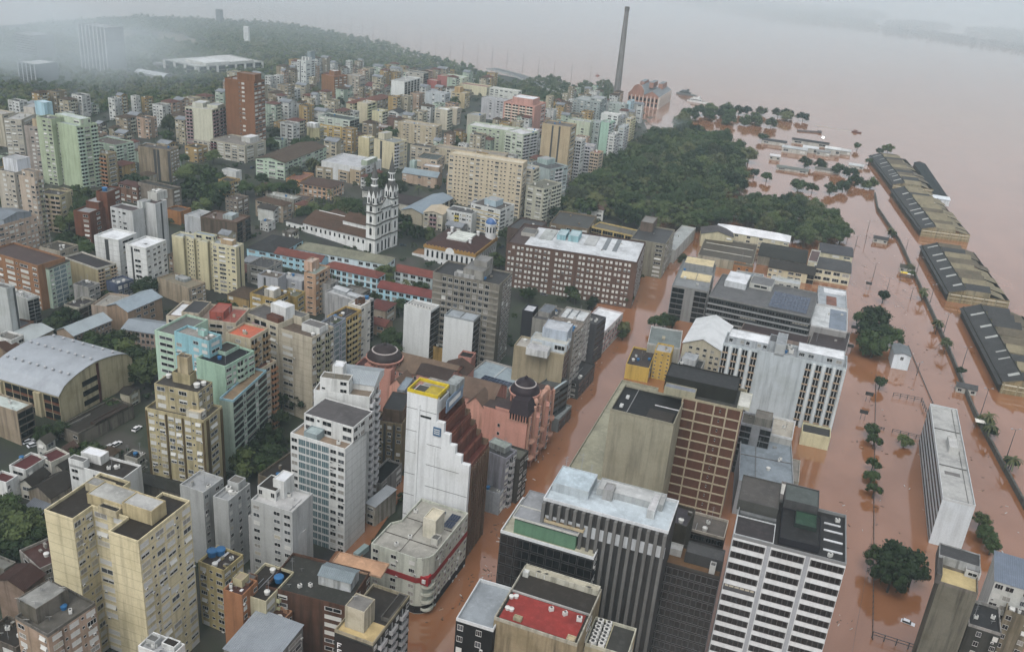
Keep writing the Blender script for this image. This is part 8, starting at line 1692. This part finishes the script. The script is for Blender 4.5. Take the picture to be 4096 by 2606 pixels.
mast(236.0,435.5,14,'dark steel lamp mast by the flood wall','lamp masts along the flooded avenue')
mast(223.5,384.3,15,'dark steel lamp mast by the flood wall','lamp masts along the flooded avenue')
mast(217.6,345.3,15,'dark steel lamp mast by the flood wall','lamp masts along the flooded avenue')
mast(209.2,425.8,7,'dark steel lamp mast by the flood wall','lamp masts along the flooded avenue')
mast(272.3,695.9,7,'dark steel lamp mast by the flood wall','lamp masts along the flooded avenue')
mast(257.4,656.6,7,'dark steel lamp mast by the flood wall','lamp masts along the flooded avenue')
mast(253.5,573.4,8,'dark steel lamp mast by the flood wall','lamp masts along the flooded avenue')
mast(248.7,541.3,8,'dark steel lamp mast by the flood wall','lamp masts along the flooded avenue')
mast(246.5,663.9,7,'dark steel lamp mast by the flood wall','lamp masts along the flooded avenue')
mast(-546.5,1864.6,22,'thin tall lamp mast on the far river embankment','lamp masts on the river embankment',False,2)
mast(-521.6,1865.5,22,'thin tall lamp mast on the far river embankment','lamp masts on the river embankment',False,2)
mast(-491.4,1846.9,22,'thin tall lamp mast on the far river embankment','lamp masts on the river embankment',False,2)
mast(-469.3,1837.9,22,'thin tall lamp mast on the far river embankment','lamp masts on the river embankment',False,2)
mast(-447.9,1830.8,22,'thin tall lamp mast on the far river embankment','lamp masts on the river embankment',False,2)
mast(-430.6,1836.2,22,'thin tall lamp mast on the far river embankment','lamp masts on the river embankment',False,2)
mast(-404.7,1826.8,22,'thin tall lamp mast on the far river embankment','lamp masts on the river embankment',False,2)
mast(-379.0,1817.5,22,'thin tall lamp mast on the far river embankment','lamp masts on the river embankment',False,2)
mast(-355.3,1806.6,22,'thin tall lamp mast on the far river embankment','lamp masts on the river embankment',False,2)
mast(-330.2,1786.7,22,'thin tall lamp mast on the far river embankment','lamp masts on the river embankment',False,2)
mast(-304.1,1758.4,22,'thin tall lamp mast on the far river embankment','lamp masts on the river embankment',False,2)
mast(-274.7,1724.7,22,'thin tall lamp mast on the far river embankment','lamp masts on the river embankment',False,2)
mast(-250.7,1688.6,22,'thin tall lamp mast on the far river embankment','lamp masts on the river embankment',False,2)
mast(-199.8,1633.5,22,'thin tall lamp mast on the far river embankment','lamp masts on the river embankment',False,2)
mast(-171.7,1614.1,22,'thin tall lamp mast on the far river embankment','lamp masts on the river embankment',False,2)
mast(-143.5,1588.0,22,'thin tall lamp mast on the far river embankment','lamp masts on the river embankment',False,2)
mast(-119.8,1552.5,22,'thin tall lamp mast on the far river embankment','lamp masts on the river embankment',False,2)
mast(-94.3,1541.8,22,'thin tall lamp mast on the far river embankment','lamp masts on the river embankment',False,2)
mast(-69.3,1517.2,22,'thin tall lamp mast on the far river embankment','lamp masts on the river embankment',False,2)
mast(-44.7,1507.0,22,'thin tall lamp mast on the far river embankment','lamp masts on the river embankment',False,2)
mast(-17.9,1435.3,24,'thin tall lamp mast on the far river embankment','lamp masts on the river embankment',False,2)
mast(6.1,1409.0,24,'thin tall lamp mast on the far river embankment','lamp masts on the river embankment',False,2)
mast(29.1,1367.1,24,'thin tall lamp mast on the far river embankment','lamp masts on the river embankment',False,2)
mast(55.0,1371.9,24,'thin tall lamp mast on the far river embankment','lamp masts on the river embankment',False,2)
mast(82.3,1366.7,24,'thin tall lamp mast on the far river embankment','lamp masts on the river embankment',False,2)
fence_run([(187.2, 398.0), (199.7, 394.8), (195.9, 374.6)],2.5,'dark railed walkway bending through the flood above the long slab building')
fence_run([(168.3, 363.6), (170.6, 362.6)],1.5,'short dark rail by the median trees')
fence_run([(173.9, 361.3), (186.3, 356.4)],2.0,'dark rail joining the median trees to the long slab building')
fence_run([(218.9, 464.0), (204.6, 391.8)],0.8,'low dark kerb rail from the pump house to the long slab building')
fence_run([(119.6, 224.8), (132.7, 219.8)],2.6,'dark walled platform edge at the bottom of the flooded avenue')
fence_run([(186.8, 421.5), (167.6, 365.5), (145.8, 301.6), (134.7, 268.3), (119.6, 224.0)],.7,'low dark median barrier along the flooded avenue')
wire([(242.2, 655.8, 9.0), (235.3, 573.6, 9.0)],'thin power line crossing the flooded avenue above the cream houses')
wire([(235.3, 573.6, 9.0), (230.3, 536.6, 9.0), (227.9, 497.4, 9.0)],'thin power line running down to the large avenue trees')
wire([(139.2, 284.2, 9.0), (117.5, 233.5, 9.0), (106.1, 207.4, 9.0)],'thin power line along the median beside the striped tower')
sign_board(191.7,474.8,'dark road sign board standing in the flood left of the large avenue trees')
sign_board(180.7,447.2,'second dark road sign board under the large avenue trees')
sign_board(172.3,390.2,'dark rectangular sign board by the small median tree')
sign_board(225.6,553.5,'dark road sign board below the power pole')
sign_board(163.4,370.7,'rust coloured sign board on an arm over the avenue')
car(-171.6,281.0,0.9,(0.6, 0.62, 0.64),'silver car on the dark street left of the curved hall, rear one')
car(-168.9,279.4,0.9,(0.6, 0.62, 0.64),'silver car on the dark street left of the curved hall, front one')
car(-143.7,285.5,1.2,(0.45, 0.45, 0.45),'grey car on the sloping street below the derelict building')
car(-142.4,287.4,1.2,(0.62, 0.62, 0.62),'white car on the sloping street below the derelict building')
car(-139.7,299.3,1.3,(0.6, 0.6, 0.6),'white van by the tan striped tower')
car(-72.6,540.4,0.3,(0.1, 0.13, 0.15),'dark car parked on the church square')
car(-64.6,439.7,0.8,(0.6, 0.6, 0.6),'white car in the garden behind the white windowless slab')
car(-64.7,441.0,0.4,(0.5, 0.5, 0.5),'grey car below the palm of the blue wing')
car(-42.6,244.0,1.1,(.28,.36,.36),'teal roofed truck stranded in the flooded side street',z=-.6,kindn='truck')
car(134.1,233.4,-.5,(.65,.66,.68),'white car half sunk in the flood beside the stained tower',z=-.7)
car(249.3,780.3,.9,(.65,.66,.66),'white van half sunk in the flooded park',z=-.6)
flat_canopy(261.0,586.8,5,3.5,3,(.65,.5,.03),'bright yellow awning in the flood beside the wall')
flat_canopy(264.1,584.4,4,2.5,3,(.55,.57,.6),'small pale awning beside the yellow one')
flat_canopy(217.8,372.8,4.5,4,4,(.66,.64,.58),'white roofed hut beside the near flood wall palms')
river_pier([(412.8, 961.6), (376.4, 811.0)])
flat_canopy(371.3,805.6,18,15,6,(.62,.66,.68),'white box shed at the end of the dark river pier roof')
breakwater([(323.8, 1114.2), (352.5, 1115.1)])
motor_boat(403.2,1141.4)
buoy(98.4,1451.4)
flood_lamp(331.2,1036.9)
woodland([(-21.1, 1220.1), (-2.8, 1309.1), (27.4, 1340.1), (55.8, 1264.1), (114.4, 1358.6), (110.9, 1178.2), (50.0, 1152.7), (30.4, 1065.1), (0.0, 1114.0), (-54.5, 1165.8), (-123.1, 1256.2), (-108.5, 1352.3)],12,6.5,9.5,8,'shore_trees')
river_ship(226.1,1270.0,'white river ferry moored right of the brick power plant')
river_ship(219.4,1330.5,'small dark work boat moored behind the brick power plant')
FOREST = [(-482.1, 675.0), (-480.6, 819.1), (-440.1, 839.1), (-339.9, 879.0), (-330.3, 948.2), (-347.0, 1040.4), (-314.9, 1116.3), (-326.1, 1260.9), (-278.1, 1227.7), (-206.7, 1273.7), (-155.1, 1329.5), (-91.2, 1291.4), (-13.3, 1250.0), (41.9, 1141.9), (-6.6, 1198.9), (-113.1, 1405.1), (-205.2, 1513.6), (-260.4, 1597.5), (-384.4, 1697.7), (-491.0, 1749.8), (-543.3, 1714.9), (-600.6, 1701.4), (-699.3, 1661.2), (-745.2, 1550.3), (-764.7, 1450.8), (-758.1, 1319.8), (-834.8, 1166.9)]
ISLANDS = [[(446.5, 3935.1), (777.7, 3852.3), (977.8, 3802.2), (1168.6, 3881.0), (1217.0, 3512.8), (1090.3, 3091.7), (1006.6, 3201.0), (864.9, 3201.4), (701.4, 3457.0)], [(1156.4, 3265.8), (1290.0, 3200.1), (1383.3, 3009.7), (1570.3, 2919.3), (1418.5, 2625.7), (1367.6, 2765.3), (1262.0, 2879.9), (1147.5, 3004.3), (1082.8, 3049.4)], [(1288.2, 3606.7), (1433.2, 3728.8), (1579.0, 3733.0), (1537.8, 3584.0), (1347.5, 3446.8), (1219.6, 3407.5)], [(1573.7, 3575.2), (1852.9, 3789.2), (1889.1, 3535.7), (1646.0, 3065.5), (1600.1, 3255.7), (1494.2, 3344.8)], [(732.6, 4085.3), (1214.5, 4198.5), (1430.4, 4294.5), (1483.5, 4173.9), (1421.8, 3994.8), (1273.3, 3942.4), (1151.9, 3974.5)]]
PARKLAND = [(19.1, 613.4), (-0.4, 518.3), (34.2, 770.3), (66.8, 908.2), (140.1, 1031.9), (178.6, 1103.6), (224.2, 1020.6), (233.8, 932.3), (181.9, 722.5), (128.5, 625.5), (82.6, 622.2)]
CLEARINGS = [(-616, 1428, 50), (-583, 1444, 45), (-628, 1366, 36), (-527, 1415, 30)]
floating_debris([(107.2, 223.0), (265.5, 718.0), (318.6, 814.5), (204.9, 305.5), (168.8, 230.5)],190,5)
floating_debris([(-17.4, 207.7), (-1.3, 254.6), (71.4, 488.6), (133.3, 666.8), (115.3, 630.0), (9.7, 281.6), (-6.2, 209.1)],90,6)
hall_details()
office_sign()
flooded_lane([(-48.2, 235.4), (-36.1, 290.8)],9,1.0)
NOFILL = [(-69, 548, 26), (-66, 517, 22), (-57, 504, 22), (-124, 601, 30), (-112, 616, 26), (-104, 685, 18), (-172, 642, 20), (-55, 469, 12), (-175, 368, 22), (-158, 357, 18), (-143, 284, 10), (-230, 631, 40), (-284, 551, 26)]
MISTS = [(300, 2900, 60, 3600, 1950, 260, 0.0012), (-750, 1780, 50, 1500, 880, 210, 0.0013), (-517, 943, 40, 190, 150, 80, 0.004), (-479, 1039, 30, 200, 130, 60, 0.0026), (-579, 952, 60, 280, 190, 95, 0.0036), (143, 1006, 14, 34, 46, 22, 0.007)]
# ---------------------------------------------------------------- filler houses between the surveyed ones
WORDS = {'c': ['cream', 'grey', 'tan', 'white', 'peach', 'sooty', 'pale green', 'ochre'], 'r': ['dark felt', 'brown tiled', 'grey metal', 'red tiled', 'stained concrete']}
CV = [(.46, .41, .30), (.33, .33, .32), (.36, .30, .21), (.54, .55, .53), (.47, .34, .25), (.2, .18, .15), (.40, .48, .39), (.44, .31, .14)]
RV = [('flat', (.07, .065, .06)), ('hip', (.13, .085, .06)), ('gable', (.27, .29, .31)), ('hip', (.20, .085, .065)), ('flat', (.2, .19, .17))]
def footprints():
    out = []
    for o in S.objects:
        if o.parent is None and o.type == 'EMPTY' and 'label' in o and o.get('category') in ('building', 'church', 'warehouse'):
            w = next((c for c in o.children if c.name.startswith(('wall', 'nave_wall'))), None)
            if not w: continue
            xs = [v.co.x for v in w.data.vertices]; ys = [v.co.y for v in w.data.vertices]
            out.append((o.location.x, o.location.y, o.rotation_euler[2], min(xs), min(ys), max(xs), max(ys), o['label']))
    return out
def hits(fp, x, y, m):
    for (ox, oy, a, x0, y0, x1, y1, l) in fp:
        dx, dy = x - ox, y - oy; u = dx * math.cos(a) + dy * math.sin(a); v = -dx * math.sin(a) + dy * math.cos(a)
        if x0 - m < u < x1 + m and y0 - m < v < y1 + m: return True
    return False
def filler(cap, wa, wb, da, db):
    fp = footprints(); rr = random.Random(21 + cap); trees = [(o.location.x, o.location.y) for o in S.objects if o.get('category') == 'tree']
    n = 0; used = set(o['label'] for o in S.objects if 'label' in o); new = []
    rows = list(range(60, 760, int(wa + 5))); rr.shuffle(rows)
    for s in rows:
        for t in range(170, 1130, int(da + 6)):
            if n >= cap: return
            S_, T_ = s + rr.uniform(-3, 3), t + rr.uniform(-3, 3)
            x, y = -G2.x * S_ + G1.x * T_, -G2.y * S_ + G1.y * T_
            if inside(PARKLAND, x, y) or not inside(SHORE, x, y) or edge_dist(SHORE, x, y) < 25 or inside(FOREST, x, y) or T_ % 118 < 9: continue
            if abs(math.atan2(x, y)) > .62 and y > 0: continue
            if any(math.hypot(x - a, y - c) < q for a, c, q in NOFILL): continue
            w, d = rr.uniform(wa, wb), rr.uniform(da, db)
            cs, sn = math.cos(-YAW), math.sin(-YAW)
            cor = [(x, y)] + [(x + cs * a - sn * c, y + sn * a + cs * c) for a, c in ((w, 0), (w, d), (0, d), (w / 2, d / 2), (w / 2, 0), (w / 2, d), (0, d / 2), (w, d / 2))]
            if any(hits(fp, a, c, 1.0) for a, c in cor) or any((a - x - 5) ** 2 + (c - y - 5) ** 2 < wa * 11 for a, c in trees): continue
            i, j = rr.choice((0, 1, 2, 3, 4, 5, 6, 7) if T_ < 600 else (0, 0, 2, 3, 3, 4, 6, 7)), rr.randrange(5); st = rr.choice((1, 2, 2, 3, 3, 4) if T_ < 600 else (3, 4, 5, 6, 7, 7))
            near = min(fp, key=lambda q: (q[0] - x) ** 2 + (q[1] - y) ** 2)[7]
            short = ' '.join(near.split()[:5]); sz = ('one', 'two', 'three', 'four', 'five', 'six', 'seven')[st - 1]
            while short.split()[-1] in ('with', 'and', 'of', 'the', 'on', 'in', 'behind', 'beside', 'at', 'to', 'by', 'left', 'right', 'a', 'from', 'between', 'under', 'below', 'above', 'its'): short = ' '.join(short.split()[:-1])
            lab = f"{WORDS['c'][i]} {sz} storey house, {WORDS['r'][j]} roof, beside the {short}"
            if lab in used: continue
            used.add(lab); n += 1; fp.append((x, y, -YAW, 0, 0, w, d, near)); rf = RV[j]
            new.append((x, y, w, d, st, i, rf, lab))
            rf2 = (rf[0], rf[1]) + ((1.8, 'x') if rf[0] == 'gable' else (2.0,) if rf[0] == 'hip' else ())
            bld('house' if st < 4 else 'apartment_block', lab, x, y, -YAW, w, d, terrain(x, y), st * 2.8 + .8, st, CV[i], roof=rf2, F=rr.choice(('nn', 'n_n', 'nsn', '_n')), R=rr.choice(('nn', 'n_n', '_n', 'nBn')), sh=.3, dirt=.6, clutter=1 if rf[0] == 'flat' else 0, near=None, group='infill houses of the old quarter')
filler(250, 8, 13, 9, 14)
filler(150, 5, 8, 5.5, 9)
def lane_cars(cap):
    fp = footprints(); rr = random.Random(77); used = set(); n = 0
    cols = {'white': (.6, .6, .6), 'silver': (.35, .36, .37), 'black': (.02, .02, .02), 'grey': (.16, .16, .17), 'red': (.3, .03, .03), 'blue': (.03, .06, .15)}
    for _ in range(4000):
        if n >= cap: return
        s, t = rr.uniform(70, 420), rr.uniform(180, 700); x, y = -G2.x * s + G1.x * t, -G2.y * s + G1.y * t
        if not inside(SHORE, x, y) or hits(fp, x, y, 2.2) or abs(math.atan2(x, y)) > .6: continue
        near = min(fp, key=lambda q: (q[0] - x) ** 2 + (q[1] - y) ** 2)[7]; short = near.split()[:5]
        while short[-1] in ('with', 'and', 'of', 'the', 'on', 'in', 'behind', 'beside', 'at', 'to', 'by', 'left', 'right', 'a', 'from', 'between', 'storey', 'house,', 'roof,'): short.pop()
        c = rr.choice(list(cols)); lab = f"small {c} car parked in the lane by the {' '.join(short)}"
        if lab in used: continue
        used.add(lab); n += 1; fp.append((x, y, 0, -4, -4, 4, 4, near)); car(x, y, -YAW + rr.choice((0, math.pi / 2)) + rr.uniform(-.1, .1), cols[c], lab)
lane_cars(55)
# ---------------------------------------------------------------- wooded hill, islands, mist, haze
FP = footprints()
def garden_foliage():
    """bushes and small trees in the gaps of the quarter: a mass nobody could count"""
    rr = random.Random(9); src = [crown_mesh(300 + i, LEAF[i], 6, 22, .8) for i in range(3)]; vs, fs, ms = [], [], []
    for k in range(2600):
        s, t = rr.uniform(60, 760), rr.uniform(170, 1120); x, y = -G2.x * s + G1.x * t, -G2.y * s + G1.y * t
        if not inside(SHORE, x, y) or hits(FP, x, y, 2.0) or t % 118 < 9: continue
        me = rr.choice(src); r = rr.uniform(2, 4.2); i = len(vs); z = terrain(x, y) + r * .7
        vs += [(x + v.co.x * r, y + v.co.y * r, z + v.co.z * r) for v in me.vertices]; fs += [tuple(i + j for j in p.vertices) for p in me.polygons]; ms += [src.index(me)] * len(me.polygons)
    me = bpy.data.meshes.new('garden_foliage'); me.from_pydata(vs, [], fs)
    for m in LEAF: me.materials.append(m)
    me.polygons.foreach_set('material_index', ms); me.update(); kind(put('garden_foliage', me), 'stuff')
garden_foliage()
woodland(FOREST, 13.5, 6.5, 9.5, 3, 'woodland', [(q[0] + 20, q[1] + 15, 30) for q in FP if math.hypot(q[0], q[1]) > 1000] + CLEARINGS)
rr = random.Random(4); gm = mat('dry_grass', (.17, .14, .085), .9, var=.5, scale=.05)
for x, y, r in CLEARINGS:
    b = MB(); b.face([(x + r * rr.uniform(.75, 1.05) * math.cos(k * .45), y + r * rr.uniform(.75, 1.05) * math.sin(k * .45), terrain(x, y) + 1.6) for k in range(14)], gm); kind(b.obj('grass_clearing'), 'structure')
for i, I in enumerate(ISLANDS): woodland(I, 24, 10, 16, 40 + i, 'island_forest')
def vol(name, den, col, box=None, mesh=None, noise=None):
    m = bpy.data.materials.new(name); m.use_nodes = True; nt = m.node_tree; nt.nodes.clear()
    o_ = nt.nodes.new('ShaderNodeOutputMaterial'); v = nt.nodes.new('ShaderNodeVolumePrincipled'); v.inputs['Color'].default_value = (*col, 1); v.inputs['Density'].default_value = den; v.inputs['Anisotropy'].default_value = 0
    nt.links.new(v.outputs[0], o_.inputs['Volume'])
    if noise is not None:
        tc = nt.nodes.new('ShaderNodeTexCoord'); n = nt.nodes.new('ShaderNodeTexNoise'); n.inputs['Scale'].default_value = noise; n.inputs['Detail'].default_value = 3
        mp = nt.nodes.new('ShaderNodeMapping'); nt.links.new(tc.outputs['Object'], n.inputs['Vector'])
        g = nt.nodes.new('ShaderNodeTexGradient'); g.gradient_type = 'SPHERICAL'; nt.links.new(tc.outputs['Object'], g.inputs['Vector'])
        mr = nt.nodes.new('ShaderNodeMapRange'); mr.inputs[1].default_value = .42; mr.inputs[2].default_value = .72; mr.inputs[4].default_value = den * 3
        if not noise: mr.inputs[1].default_value = -1; mr.inputs[2].default_value = 0; mr.inputs[4].default_value = den
        nt.links.new(n.outputs['Fac'], mr.inputs[0]); mu = nt.nodes.new('ShaderNodeMath'); mu.operation = 'MULTIPLY'; nt.links.new(mr.outputs[0], mu.inputs[0]); nt.links.new(g.outputs['Fac'], mu.inputs[1]); nt.links.new(mu.outputs[0], v.inputs['Density'])
    return m
for i, (x, y, z, rx, ry, rz_, dn) in enumerate(MISTS):
    m = vol('mist', dn, (.86, .94, .98), noise=2.2 if i > 1 else 0); b = MB(); b.lathe(0, 0, [(0, -1), (.38, -.92), (.7, -.71), (.92, -.38), (1, 0), (.92, .38), (.7, .71), (.38, .92), (0, 1)], m, 14)
    o = b.obj('mist'); o.location = (x, y, z); o.scale = (rx, ry, rz_); kind(o, 'stuff')
b = MB(); hm = vol('haze', HAZE_DENSITY, HAZE_COLOR); b.box(-15000, -1000, -5, 15000, 15000, 215, hm); kind(b.obj('haze'), 'stuff')
